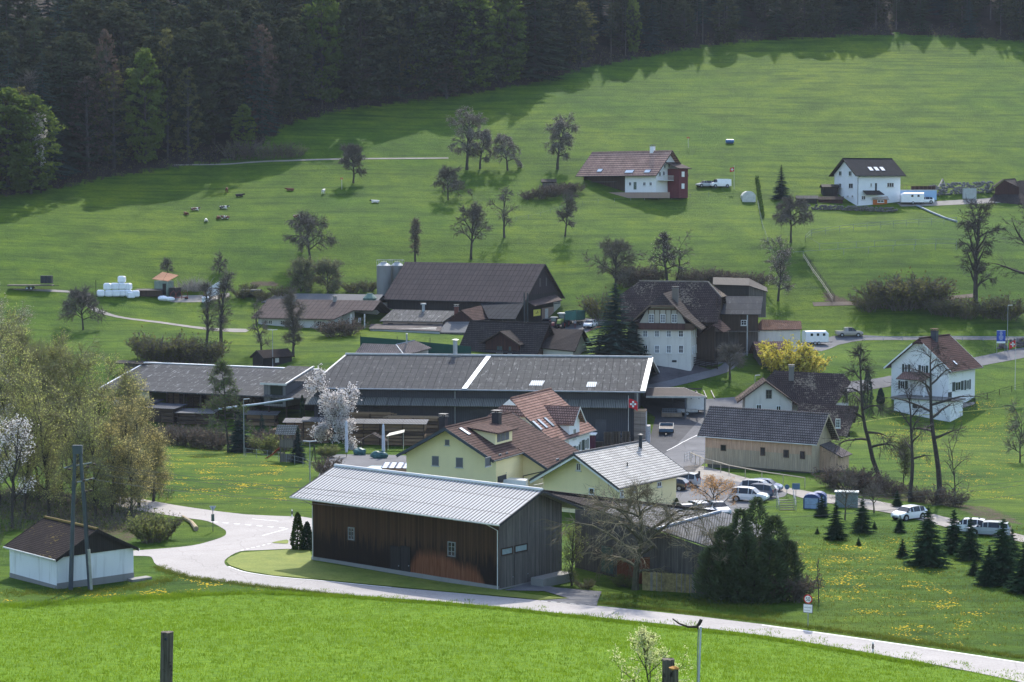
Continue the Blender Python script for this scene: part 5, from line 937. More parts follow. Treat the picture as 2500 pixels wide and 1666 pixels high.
for e in (dl, dr): m.obox(e-(0,.05,.22), pk-e, (0,.05,0), (0,0,.24))
b.part('bargeboard', m, BROWNW)
q = [P(*c('e4',1825,1000), 354), P(*c('e4',2195,1035), 349), P(*c('e4',2285,805), 355), P(*c('e4',1950,795), 360)]
b = Bld('chalet_annexe', 'lower dark tiled annexe at the right end of the dark chalet', 'house', (q[0][0],q[0][1],8.0,-24, 8,6,3,3, .5,.5)); Lq = [b.lw(a) for a in q]; m = MB(); m.slab(Lq, .18); m.slab([Lq[3], Lq[2], Lq[2]+(.3,3.5,-3), Lq[3]+(0,3.5,-3)], .18); b.part('roof', m, T_DARK)
m = MB(); a, e, f_ = Lq[0]+(.3,.5,-.1), Lq[1]+(-.6,.5,-.1), Lq[2]+(-.6,0,-.2); m.face([(a[0],a[1],-6),(e[0],e[1],-6),tuple(e),tuple(a)]); m.face([(e[0],e[1],-6),(f_[0],f_[1]+3,-6),(f_[0],f_[1]+3,e[2]),tuple(f_),tuple(e)]); b.part('wall', m, CREAM)
b = Bld('pavilion', 'low building with grey hipped tile roof and steel flue just behind the sawmill ridge', 'house', (-18,346,6.0,-8, 12,7,2.6,1.2, .5,.5)); pz = lambda x, y, v: b.loc(*c('e4',x,y), v=v)
q = [pz(380,1080,-1), pz(670,1000,1.5), pz(490,920,4.5), pz(290,965,2.5)]; m = MB(); m.slab(q, .14); m.slab([pz(-170,1080,-1), pz(380,1080,-1), pz(290,965,2.5), pz(-60,950,2.5)], .14); b.part('roof', m, T_GREY)
m = MB(); m.tube([q[3], q[2]], .1, 5); m.tube([q[3], q[0]], .08, 5); b.part('ridge_cap', m, STEEL); m = MB(); m.face([(q[0][0]-6,0.5,-3),(q[1][0]-.6,1.6,-3),(q[1][0]-.6,1.6,q[1][2]-.2),(q[0][0]-6,.5,q[0][2]-.1)]); b.part('wall', m, CREAM)
fp = pz(405,950,3.2); stovepipe(b, fp[0], 3.2, fp[2]-.4, fp[2]+1.5, .14)
b = Bld('wooden_hut', 'small dark wooden hut with mossy tile roof on the grass above the lumber shed', 'hut', (-42.77,350.61,6.88,43.8, 6.21,2.93,1.79,.92, .25,.52)); b.gable_walls(BLACKW); b.roof(T_MOSSG, edge=BLACKW, gutter=None)
m = MB(); m.box(2.6,-.06,.5,3.4,0,1.3); b.part('window', m, OFFW)
b = Bld('wooden_shelter', 'low open shelter with flat dark roof at the left end of the lumber shed', 'shelter', (*(G(300,920)+(0,0,-.3)),-5, 7,3,2.4,.3, .3,.3)); m = MB(); m.slab([(-1.5,-.5,2.7),(5.5,-.5,2.5),(5.5,3,2.7),(-1.5,3,2.9)], .14); b.part('roof', m, BLACKW); m = MB(); m.box(.2,.2,-1,5,2.6,2.4); b.part('wall', m, GREYWD)
g = G(1556,889); b = Bld('farmhouse', 'big old farmhouse with white walls, timbered gable and vast mossy hipped roof', 'farmhouse', (g[0],g[1],g[2],-13, 9.4,16,6.2,6, .9,1.2)); E2 = lambda x, y, **k: b.loc(*c('e2',x,y), **k)
uR = E2(1160,1000,v=0)[0]; b.L = uR; v_ = -1.3
A_, HL, HR, EL, ER = E2(775,318,v=-.3), E2(580,492,v=v_), E2(925,492,v=v_), E2(368,690,v=v_), E2(1302,815,v=v_); A_[1] = .8; A_ = E2(775,318,v=.8); RB = E2(1060,228,v=11); RBR = E2(1452,748,v=9.5)
MR = E2(1075,640,v=v_)
m = MB(); m.slab([HL, A_, (A_[0],11,A_[2]), (HL[0],11,HL[2])], .18); m.slab([EL, HL, (HL[0],11,HL[2]), (EL[0],11,EL[2])], .18); m.slab([A_, HR, (HR[0],10,HR[2]), (A_[0],11,A_[2])], .18); m.slab([HR, MR, (MR[0],10,MR[2]), (HR[0],10,HR[2])], .18); m.slab([MR, ER, (ER[0],10,ER[2]), (MR[0],10,MR[2])], .18)
m.slab([HL, HR, A_], .16); b.part('gable_roof', m, T_DARK)
def beams(pts, r_=.12, mat=None, name='beam'):
 m = MB()
 for p, q in pts: m.obox(np.array(p)-(0,.06,r_), np.array(q)-np.array(p), (0,.12,0), (0,0,2*r_))
 return b.part(name, m, mat or BROWNW)
for i, (p, q) in enumerate(((EL, HL), (HR, MR), (MR, ER), (HL, HR))): beams([(p, q)], .16, plain('tan_verge', (.12,.085,.06), .8), 'bargeboard')
z1 = E2(800,812,v=0)[2]; z2 = E2(760,725,v=0)[2]; z3 = HL[2]-.2
m = MB(); m.box(0,.0,-1,uR,12,z1); b.part('wall', m, OLDW)
m = MB(); m.face([(-1.3,-.5,z1),(uR+.6,-.5,z1),(uR+.9,-.5,z2),(-1.0,-.5,z2)]); m.face([(-1.3,-.5,z1),(-1.3,0,z1),(uR+.6,0,z1),(uR+.6,-.5,z1)]); b.part('jetty', m, plain('tan_boards', (.10,.066,.045), .85, .2))
bl, brr = E2(445,770,v=-.8), E2(1075,770,v=-.8); m = MB(); m.box(bl[0],-.85,z1+.0,brr[0],-.75,z2+.05)
b.part('balcony_rail', m, planks('red_brown_rail', (.10,.05,.042), (.07,.035,.03), .22))
m = MB(); m.face([(bl[0],-.1,z2),(brr[0],-.1,z2),(brr[0]-1.0,-.1,z3-.6),(brr[0]-1.9,-.1,z3),(bl[0]+2.1,-.1,z3),(bl[0]+1.2,-.1,z3-.6)]); b.part('gable_wall', m, CREAM)
zg = [E2(600,556,v=-.1)[2]]; bm_ = []
for x in (578, 660, 733, 815, 888, 968): q = E2(x,640,v=-.12); bm_.append(((q[0],-.14,z2),(q[0]+.001,-.14,z3-.3)))
m = MB()
for p, q in bm_: m.box(p[0]-.07,-.2,p[2],p[0]+.07,-.11,q[2])
m.box(bl[0]+1.5,-.2,z3-.5,brr[0]-1.5,-.11,z3-.2); b.part('timber_frame', m, plain('tan_timber', (.11,.08,.05), .8))
FRT = plain('tan_timber', (.11,.08,.05), .8); CURT = plain('curtained_pane', (.17,.18,.19), .3, .5, 6)
for x0, x1 in ((580,658), (738,812), (893,972)): b.win(('v',-.1), *c('e2',x0,600), *c('e2',x1,718), frame=WHITE, bars=(1,2), sill=False, pane=CURT, off=.05)
for x in (500, 660, 822, 988):
 b.win(('v',0), *c('e2',x,822), *c('e2',x+68,915), bars=(1,1), pane=CURT if x != 988 else GLASS); b.win(('v',0), *c('e2',x+2,1025), *c('e2',x+68,1135), bars=(1,1), pane=CURT if x not in (500, 988) else GLASS)
b.win(('v',0), *c('e2',900,1230), *c('e2',962,1258), frame=DARKM, bars=(2,0), sill=False)
for v0 in (1.2, 3.6, 6.0): 
 for z0 in (4.4, 1.7): b.winm(('u',uR), v0, v0+.9, z0, z0+1.3, bars=(1,1))
pc = E2(945,420,v=5); b.chimney(pc[0], 5, pc[2]-.8, pc[2]+2.1, 1.0, plaster('smoky_chimney', (.16,.14,.12), .6), CONCD)
M0, M1 = E2(455,152,v=13), E2(1390,157,v=13); M1[2] = M0[2] = (M0[2]+M1[2])/2; F0, F1 = E2(1520,715,v=5.5), E2(200,640,v=5.5); F1[2] = F0[2]; nn = np.cross(M1-M0, F0-M0)
q1, q2 = onpl(b, *c('e2',1575,372), M0, nn), onpl(b, *c('e2',180,342), M0, nn); hb = E2(1660,330,v=16)
m = MB(); m.slab([F1, F0, q1, M1, M0, q2], .2); m.slab([M1, q1, (q1[0]+.3,2*13-q1[1],q1[2])], .18); m.slab([M0, q2, (q2[0]-.3,2*13-q2[1],q2[2])], .18); m.slab([M0, M1, (q1[0],2*13-q1[1],q1[2]), (F0[0],2*13-F0[1],F0[2]), (F1[0],2*13-F1[1],F1[2]), (q2[0],2*13-q2[1],q2[2])], .2); b.part('main_roof', m, T_MOSS)
m = MB(); m.tube([M0, M1], .16, 6); m.tube([M1, q1], .14, 5); b.part('ridge_cap', m, plain('pale_ridge_tiles', (.2,.17,.14), .9, .3))
m = MB(); m.box(F1[0]+1,6.5,-1,F0[0]-.6,19,F0[2]-.2); m.face([(F0[0]-.6,6.5,F0[2]-.2),(F0[0]-.6,19,F0[2]-.2),(F0[0]-.6,17,q1[2]),(F0[0]-.6,9,q1[2])]); b.part('barn_wall', m, BROWNW)
pr = [E2(1455,750,v=5), E2(1548,662,v=8), E2(1705,808,v=8), E2(1605,850,v=5)]; m = MB(); m.slab(pr, .14); m.slab([pr[0], pr[1], pr[1]+(-2.5,0,-2), pr[0]+(-2.5,0,-2)], .14); b.part('porch_roof', m, T_PINK and tiles('brown_red_tiles', (.10,.06,.05), (.13,.08,.065)))
m = MB(); m.box(uR+.2,7.8,-1,pr[2][0]-.4,8.4,pr[3][2]-.1); b.part('porch_wall', m, planks('dark_porch_boards', (.05,.04,.035), (.07,.055,.045)))
g = G(1830,872); b = Bld('cart_shed', 'two-storey brown wooden shed with black corrugated roof right of the old farmhouse', 'shed', (g[0]-7.5,g[1]+2,g[2]-.2,-4, 9,9,5,2.2, .5,.5)); E2 = lambda x, y, **k: b.loc(*c('e2',x,y), **k)
q = [E2(1562,600,v=-.6), E2(2112,604,v=-.6), E2(2146,358,v=5.5), E2(1640,356,v=5.5)]; m = MB(); m.slab(q, .14); m.slab([q[3], q[2], q[2]+(0,5,-2), q[3]+(0,5,-2)], .14); b.part('roof', m, C_ETERD and corrugated('black_fibre_cement', (.055,.057,.062), seam=(30,2.2), stainf=.1))
u0, u1 = q[0][0]+.3, q[1][0]-.4; zt_ = q[0][2]-.15; zm = E2(1800,830,v=0)[2]; m = MB(); m.box(u0,0,zm,u1,9,zt_); m.face([(u1,0,zt_),(u1,9,zt_),(u1,5.5,q[2][2]-.2)]); b.part('upper_wall', m, BROWNW); m = MB(); m.box(u0,1.2,-1,u1,9,zm-.02); b.part('lower_wall', m, GREYWD); m = MB(); m.box(u0-.2,-.8,zm-.12,u1+.3,0,zm); b.part('gallery', m, GREYW)
b.L, b.W = u1, 9; b.win(('v',0), *c('e2',1842,682), *c('e2',1920,755), bars=(1,1)); b.win(('v',1.2), *c('e2',1510,890), *c('e2',1580,935), bars=(0,0)); a, e = E2(1812,900,v=1.15), E2(1910,900,v=1.15); m = MB(); m.box(a[0],1.12,-.3,e[0],1.19,zm-.4); b.part('door_opening', m, GLASS); a = E2(1930,700,v=-.7); m = MB(); m.box(a[0]-.1,-.8,-1,a[0]+.1,-.6,zt_); b.part('post', m, STEEL)
g2 = P(*c('e2',1480,330), 388); m = MB(); b = Bld('tall_shed', 'tall dark shed with sloping roof rising behind the black corrugated roof', 'shed', (*P(*c('e2',1490,350), 384),-6, 14,8,5,1, .5,.5)); A_, B_, C_, D_ = [b.loc(*c('e2',x,y), v=0) for x, y in ((1480,200), (1950,215), (2185,300), (2000,350))]
m.face([(A_[0],0,-4),(B_[0],0,-4),(B_[0],0,B_[2]),(A_[0],0,A_[2])]); b.part('wall', m, BLACKW); m = MB(); m.face([(B_[0],.05,-4),(C_[0],.05,-4),(C_[0],.05,C_[2]),(B_[0],.05,B_[2])]); b.part('side_wall', m, GREYWD); m = MB(); m.slab([A_+(-.3,-.6,.1), B_+(.1,-.6,.1), B_+(.1,6,1.2), A_+(-.3,6,1.2)], .14); m.slab([B_+(0,-.6,.1), C_+(.3,-.6,.1), C_+(.3,6,.6), B_+(0,6,1.2)], .14); b.part('roof', m, BLACKW)
g = G(1915,868); b = Bld('brown_shed', 'low brown-roofed shed beside the yellow bush above the stream lane', 'shed', (g[0]-8.5,g[1]+1,g[2]-.3,-2, 12,6,2.8,1.6, .4,.4)); E2 = lambda x, y, **k: b.loc(px_, py_, **k)
q = [b.loc(1838,806,v=-.4), b.loc(1958,804,v=-.4), b.loc(1956,784,v=4), b.loc(1860,780,v=4)]; m = MB(); m.slab(q, .14); b.part('roof', m, tiles('rust_brown_tiles', (.11,.055,.04), (.14,.075,.055))); m = MB(); m.box(q[0][0]+1,0,-2,q[1][0]-.2,6,q[0][2]-.1); b.part('wall', m, OLDW)
gg = G(1862,893); b = Bld('small_shed', 'small shed with pinkish gabled tile roof in front of the yellow bush', 'shed', (gg[0]-.5,gg[1],gg[2]-.3,8, 5,4.5,2.6,1.7, .6,.6)); b.gable_walls(GREYW); b.roof(T_MOSSY if False else T_PINK, edge=BLACKW, gutter=None)
b = Bld('hill_farmhouse', 'farmhouse on the slope with long pinkish tile roof, white wall and red annexe', 'farmhouse', (16.79,482.71,37.13,-46.4, 22.95,8.41,4.96,4.28, 1.33,1.29)); T_PINKF = tiles('faded_pink_tiles', (.44,.27,.215), (.50,.32,.25), w=.5, h=.7, moss=.1, mosscol=(.1,.08,.07))
ud = b.loc(*c('b3',1125,180), v=0)[0]
m = MB(); zt_ = b.Hh-.05; m.face([(ud,0,-1.5),(b.L,0,-1.5),(b.L,0,zt_),(ud,0,zt_)]); m.face([(b.L,0,-1.5),(b.L,b.W,-1.5),(b.L,b.W,zt_),(b.L,b.W/2,b.Hh+b.rise-.1),(b.L,0,zt_)]); b.part('wall', m, WHITER)
m = MB(); m.face([(0,1.0,-1.5),(ud,1.0,-1.5),(ud,1.0,zt_+.5),(0,1.0,zt_+.5)]); m.face([(0,0,-1.5),(0,0,zt_),(0,b.W/2,b.Hh+b.rise-.1),(0,b.W,zt_),(0,b.W,-1.5)]); m.face([(0,b.W,-1.5),(0,b.W,zt_),(b.L,b.W,zt_),(b.L,b.W,-1.5)]); b.part('barn_wall', m, BROWNW)
b.roof(T_PINKF, edge=BROWNW, ridge=T_PINKF, gutter=DARKM)
for x0, y0, x1, y1 in ((1160,165,1183,198), (1288,165,1312,198), (1345,165,1368,198)): b.win(('v',0), *c('b3',x0,y0), *c('b3',x1,y1))
b.door(('v',0), *c('b3',1203,165), *c('b3',1228,232), plain('green_grey_door', (.12,.15,.12), .6))
for x0, y0 in ((1480,20), (1520,18), (1472,85), (1518,85), (1436,90)): b.win(('u',b.L), *c('b3',x0-10,y0-18), *c('b3',x0+10,y0+22))
for x0, y0, w_ in ((900,62,1.6), (1165,72,2.6), (1328,70,1.8)): b.skylight(*c('b3',x0-15,y0-10), *c('b3',x0+15,y0+10), wm=w_, hm=1.0)
b.chimney(b.loc(*c('a3',1372,1360), v=b.W*.5)[0], b.W*.5, b.Hh+b.rise-.6, b.Hh+b.rise+1.1, .9, WHITER)
q = [b.loc(*c('b3',x,y), u=b.L+3.6) for x, y in ((1612,45), (1690,42), (1690,215), (1612,222))]; v0, v1 = q[0][1], q[1][1]; zr_ = q[0][2]
m = MB(); m.box(b.L+.05,min(v0,v1),-1.5,b.L+3.6,max(v0,v1),zr_); b.part('annexe_wall', m, plaster('wine_red_render', (.12,.028,.032), .15)); m = MB(); m.slab([(b.L+4.2,min(v0,v1)-.8,zr_+.1),(b.L+4.2,max(v0,v1)+.6,zr_+.1),(b.L-.2,max(v0,v1)+.6,zr_+1.6),(b.L-.2,min(v0,v1)-.8,zr_+1.6)], .15); b.part('annexe_roof', m, C_ETERD)
for z0 in (.6, 3.3): vm_ = min(v0, v1)+.8; mb_ = MB(); mb_.box(b.L+3.6,vm_,z0,b.L+3.68,vm_+.9,z0+1.2); b.part('annexe_window', mb_, WHITE)
m = MB(); vb = min(v0, v1); m.box(b.L+.05,.5,2.4,b.L+2.0,vb,2.55)
for k in range(14): a = .5+k*(vb-.5)/13; m.box(b.L+1.94,a,2.55,b.L+1.98,a+.05,3.5)
m.box(b.L+1.92,.5,3.5,b.L+2.0,vb,3.58); b.part('balcony', m, OFFW)
m = MB(); m.box(1.5,-.1,.6,2.4,.3,1.8); b.part('heat_pump', m, OFFW); m = MB(); m.box(0,.2,2.2,10,1.0,2.3); b.part('awning', m, C_METAL)
m = MB(); m.box(-1,-2.2,-1.5,b.L+6,-1.9,-.2); b.part('terrace_wall', m, BEIGE)
b = Bld('white_house', 'tall white house with slate-grey roof and three skylights high on the right slope', 'house', (78.66,467.76,34.20,18.8, 11.04,11.18,7.15,3.37, .92,.99)); b.gable_walls(plaster('bright_white_render', (.72,.74,.77), .05), z0=-1.5); b.roof(T_SLATE, edge=BROWNW, ridge=T_SLATE, gutter=DARKM)
for x0, y0, x1, y1 in ((972,175,988,208), (1122,170,1185,212), (893,288,930,325)): b.win(('v',0), *c('b4',x0,y0), *c('b4',x1,y1), bars=(2 if x1-x0 > 40 else 1,0))
b.door(('v',0), *c('b4',1015,175), *c('b4',1032,250), DARKM, handle=False)
for x0, y0, x1, y1 in ((692,66,718,110), (780,66,808,112), (690,176,716,214), (780,176,820,222), (762,284,783,300), (806,282,822,306)): b.win(('u',0), *c('b4',x0,y0), *c('b4',x1,y1))
for x in (975, 1027, 1080): b.skylight(*c('b4',x-14,36), *c('b4',x+14,62), wm=1.0, hm=1.7)
m = MB(); p = b.loc(*c('b4',1020,260), v=-1.2); m.slab([(p[0]-2.6,-1.8,p[2]-.4),(p[0]+2.0,-1.8,p[2]-.4),(p[0]+1.6,-.02,p[2]+.5),(p[0]-2.6,-.02,p[2]+.5)], .12); b.part('porch_roof', m, T_DARK)
b.downpipe(.1, mat=BROWNW)
cab = G(*c('b4',1075,372)); b = Bld('garden_cabin', 'little orange wooden playhouse with pale roof in front of the tall white house', 'cabin', (cab[0]-1.9,cab[1]+.2,cab[2],12, 3.4,2.6,1.6,.9, .3,.3)); b.gable_walls(plain('orange_stained_wood', (.42,.12,.025), .7), z0=-.2); b.roof(plain('pale_board_roof', (.42,.36,.32), .6), edge=OFFW, gutter=None); b.winm(('v',0), 1.0, 2.6, .6, 1.2)
g = G(*c('b4',1362,360)); b = Bld('blue_shed', 'light blue flat-roofed annexe with railed terrace behind the caravan', 'shed', (g[0]-6,g[1]+2.5,g[2],1, 11.5,6,4.0,.1, .2,.2)); zt_ = b.loc(*c('b4',1400,240), v=0)[2]; m = MB(); m.box(0,0,-.5,11.8,6,zt_); b.part('wall', m, plaster('light_blue_render', (.30,.46,.66), .05)); m = MB(); m.box(-.1,-.1,zt_,11.9,6,zt_+.15); b.part('roof', m, OFFW)
m = MB()
for k in range(13): m.box(.1+k*.95,0,zt_+.15,.16+k*.95,.06,zt_+1.2)
m.box(.1,-.02,zt_+1.15,11.7,.06,zt_+1.22); b.part('railing', m, plain('rail_brown', (.2,.14,.1), .7)); m = MB(); m.box(6,.3,zt_+.15,11.5,.4,zt_+1.0); b.part('terrace_screen', m, REDW); b.winm(('v',0), 9.3, 10.2, 1.3, 2.4) if False else None
b = Bld('dark_barn', 'dark red-brown barn with hipped roof cut off by the right edge', 'barn', (*(P(*c('b4',2100,380), 470)),-8, 16,10,5,3, .6,.6)); pz = lambda x, y, v: b.loc(*c('b4',x,y), v=v)
a, k_, d, e = pz(2075,212,4), pz(2172,140,5), pz(2322,130,9), pz(2320,215,4.5); m = MB(); m.slab([a, k_, k_+(0,5,0), a+(0,5,0)], .15); m.slab([k_, pz(2280,212,4), pz(2320,215,9), pz(2275,130,10)], .15); b.part('upper_roof', m, T_DARK); m = MB(); m.face([(a[0]+.5,4.4,a[2]-4),(e[0]-.3,4.4,a[2]-4),(e[0]-.3,4.4,a[2]),(k_[0],4.4,k_[2]-.2),(a[0]+.5,4.4,a[2])]); b.part('upper_wall', m, REDW)
m = MB(); m.slab([pz(2000,382,0), pz(2700,385,0), pz(2700,150,9), pz(2310,150,9), pz(2110,240,6)], .16); b.part('main_roof', m, T_DARK); z_ = pz(2200,385,0)[2]; m = MB(); m.box(pz(2065,400,0)[0],.6,-3,pz(2700,400,0)[0],10,z_-.1); b.part('wall', m, OLDW)
for nm, lab, px_, py_, L_, W_, h_, mt, rf_, yw in (('garden_shed','small brown shed behind the dark spruce beside the white house',2085,478,5,3,2.1,BROWNW,BLACKW,4), ('garden_shed','lean brown shed against the left end of the tall white house',2028,480,3.5,2.5,2.4,BLACKW,BLACKW,4), ('log_store','long low rusty-red wood store on the lawn below the white house',2028,496,5.5,1.4,1.1,REDW,BROWNW,-1),
    ('garden_shed','tiny weathered shed in the hedge left of the hill farmhouse',1340,462,3,2,1.9,GREYWD,BLACKW,0), ('chicken_coop','rough low wooden coop at the foot of the white house lawn',1970,496,4.5,1.5,1.3,BLACKW,GREYWD,-4)):
 g = G(px_,py_); b = Bld(nm, lab, 'shed', (g[0]-L_/2,g[1],g[2]-.1,yw, L_,W_,h_,.5, .3,.3)); b.gable_walls(mt, z0=-.6); b.roof(rf_, gutter=None)
g = G(*c('b3',2238,345)); t_ = thing('greenhouse', 'small greenhouse with pale rounded cover next to the hedge', 'greenhouse', g, 0); m = MB()
prof = [(-1.5,0),(-1.5,1.5),(-1.1,2.1),(-.4,2.5),(.4,2.5),(1.1,2.1),(1.5,1.5),(1.5,0)]
m.mesh([(x,0,z) for x, z in prof]+[(x,4,z) for x, z in prof], [tuple(range(7,-1,-1)), tuple(range(8,16))]+[(i,i+1,i+9,i+8) for i in range(7)]); obj('cover', m, plain('greenhouse_film', (.50,.51,.47), .5), t_); m = MB()
for x in (-.75, 0, .75): m.box(x-.03,-.05,0,x+.03,-.01,2.3)
m.box(-1.5,-.05,1.2,1.5,-.01,1.26); obj('frame', m, OFFW, t_)
# ================================================================ trees
_VR = np.random.RandomState(11).normal(size=(4096, 3)); _VR /= np.linalg.norm(_VR, axis=1)[:, None]
def vrand(r): return _VR[int(r.random()*4096)]
def nrm(v): return v/(math.sqrt(v[0]*v[0]+v[1]*v[1]+v[2]*v[2])+1e-9)
_I3 = np.eye(3)
def xp(a, b): return np.array((a[1]*b[2]-a[2]*b[1], a[2]*b[0]-a[0]*b[2], a[0]*b[1]-a[1]*b[0]))
def rotd(d, ang, r):                     # turn a direction by ang about a random perpendicular axis
 a = vrand(r); a = nrm(a-d*(a@d)); return nrm(d*math.cos(ang)+a*math.sin(ang))
def twig(mb, p, d, L, w, r, m=0):
 s = nrm(xp(d, vrand(r)))*w; q = p+d*L*.5+vrand(r)*L*.06; e = p+d*L; k = len(mb.v)
 mb.v += [tuple(p-s), tuple(p+s), tuple(q+s*.7), tuple(q-s*.7), tuple(e)]; mb.f += [(k,k+1,k+2,k+3), (k+3,k+2,k+4)]; mb.m += [m, m]
def leafq(mb, p, sz, r, flat=.0, m=0):
 n = vrand(r); n = nrm((n[0], n[1], n[2]*(1-flat)+flat*2) @ _I3) if flat else n; a = nrm(xp(n, vrand(r)))*sz; b = xp(n, a)*r.uniform(.45,.8); k = len(mb.v)
 mb.v += [tuple(p-a), tuple(p-b), tuple(p+a), tuple(p+b)]; mb.f.append((k,k+1,k+2,k+3)); mb.m.append(m)
def broadleaf(seed, h=9, spread=4.5, tr=.22, fork=.28, n1=9, n2=7, n3=7, up=.55, droop=.12, shape='round', tw=.018, leaves=0, lsz=.12, lflat=.2, twl=.9, lean=0.0, lcl=.25, n4=2, rs=1.0):
 """trunk + limbs (trunk mesh), branches + twigs + leaves (crown mesh)"""
 r = random.Random(seed); T = MB(); Cn = MB(); ends = []
 pts = []; p = np.array([0.,0,-.4]); d = nrm(np.array([lean, r.uniform(-.05,.05), 1.])); nseg = 9; rad = []
 for i in range(nseg+1):
  pts.append(p.copy()); f = i/nseg; rad.append(tr*(1.25 if i == 0 else 1)*(1-f)**.75+.02*rs); p = p+d*((h*.93+.4)/nseg); d = nrm(d+vrand(r)*.11+np.array([0,0,.08]))
 T.tube(pts, rad, 7, cap=False)
 def prof(f):                        # relative reach of a limb that leaves the trunk at height fraction f
  if shape == 'round': return math.sin(math.pi*min(1, .18+.80*(1-(1-f)**1.3)))**.7
  if shape == 'umbrella': return (1-f)**.35
  if shape == 'cone': return (1-f)**.8
  if shape == 'column': return .55+.45*math.sin(math.pi*f)
  if shape == 'vase': return .55+.45*f
 for i in range(n1):
  f = i/max(1, n1-1); hf = fork+(.96-fork)*f; s = hf*nseg; k = min(int(s), nseg-1); base = pts[k]+(pts[k+1]-pts[k])*(s-k)
  L = spread*prof(f)*r.uniform(.8, 1.15); az = i*2.4+r.uniform(-.5,.5); el = up+(.5*f if shape != 'column' else .35) + r.uniform(-.12,.12); el = min(el, 1.35)
  dd = np.array([math.cos(az)*math.cos(el), math.sin(az)*math.cos(el), math.sin(el)]); lp = [base]; lr = [max(.03*rs, min(tr*.55, rad[k]*.75))]; q = base.copy(); ns = 5
  for j in range(ns): dd = nrm(dd+vrand(r)*.2+np.array([0,0,-droop*(j/ns)*2+ .06])); q = q+dd*L/ns; lp.append(q.copy()); lr.append(lr[0]*(1-(j+1)/ns)**.8+.014*rs)
  T.tube(lp, lr, 5, cap=False)
  for j in range(n2):
   t = r.uniform(.2, 1)*ns; kk = min(int(t), ns-1); b2 = lp[kk]+(lp[kk+1]-lp[kk])*(t-kk); dm = nrm(lp[kk+1]-lp[kk]); d2 = rotd(dm, r.uniform(.4,1.0), r); d2[2] += .1-droop*.6; d2 = nrm(d2); L2 = L*r.uniform(.28,.5)*(1.1-.4*t/ns)
   sp = [b2]; q2 = b2.copy(); dx = d2
   for _ in range(3): dx = nrm(dx+vrand(r)*.25+np.array([0,0,-droop*.5])); q2 = q2+dx*L2/3; sp.append(q2.copy())
   Cn.tube(sp, [lr[kk]*.45+.012*rs, .02*rs, .014*rs, .007*rs], 3, cap=False)
   for m_ in range(n3):
    t3 = r.uniform(.15, 1)*3; k3 = min(int(t3), 2); b3 = sp[k3]+(sp[k3+1]-sp[k3])*(t3-k3); d3 = rotd(nrm(sp[k3+1]-sp[k3]), r.uniform(.3,.95), r); d3 = nrm(d3+np.array([0,0,-droop])); l3 = twl*r.uniform(.6,1.3); twig(Cn, b3, d3, l3, tw, r)
    for _ in range(n4): t4 = r.uniform(.3,.9); twig(Cn, b3+d3*l3*t4, rotd(d3, r.uniform(.4,.8), r), l3*.5, tw*.7, r)
    for _ in range(leaves): leafq(Cn, b3+d3*l3*r.uniform(.2,1.05)+vrand(r)*lcl, lsz*r.uniform(.6,1.3), r, lflat, 1)
 return T, Cn
def spruce(seed, h=20, rad=3.6, base=.06, levels=26, nb=9, trunk=.22, dens=1.0, droop=.35, fl=1.0, bare=0.0):
 r = random.Random(seed); T = MB(); Cn = MB(); T.tube([(0,0,-.5),(0,0,h*.5),(0,0,h*.97)], [trunk, trunk*.6, .02], 6)
 for i in range(levels):
  f = base+(1-base)*(i/levels)**.92; z = h*f; L = rad*(1-f)**.85*r.uniform(.85,1.12)+.12; a0 = r.uniform(0, 6.28); w0 = max(.16, L*.20)*fl
  n_ = max(4, int(nb*(.6+.5*(1-f))))
  for k in range(n_):
   if r.random() > dens: continue
   az = a0+k*6.283/n_+r.uniform(-.25,.25); l = L*r.uniform(.75,1.15); ca, sa = math.cos(az), math.sin(az); rise = .25*(1-f)+.25*f*2
   zz = z+r.uniform(-.7,.7)*h/levels; dr = droop*r.uniform(.5,1.5); P0 = np.array([0,0,zz]); P1 = np.array([ca*l*.5, sa*l*.5, zz+l*.5*(.12-dr*.6)]); P2 = np.array([ca*l, sa*l, zz-l*dr*.75+.05*l]); s = np.array([-sa, ca, 0])
   for j in range(5):
    t = .12+j*.2; q = P0*(1-t)**2+P1*2*t*(1-t)+P2*t*t; w = w0*(1.15-t*.75); dwn = np.array([0,0,-w*(.55+r.uniform(0,.5))]); fw = np.array([ca,sa,-.25])*l*.28; kk = len(Cn.v)
    for sg in (-1, 1):
     tip = q+s*sg*w*r.uniform(.9,1.6)+fw*.5+dwn*.6; kk = len(Cn.v); Cn.v += [tuple(q-fw*.35), tuple(tip), tuple(q+fw)]; Cn.f.append((kk,kk+1,kk+2)); Cn.m.append(0)
    kk = len(Cn.v); Cn.v += [tuple(q-fw*.4), tuple(q+dwn), tuple(q+fw*.7)]; Cn.f.append((kk,kk+1,kk+2)); Cn.m.append(0)
 return T, Cn
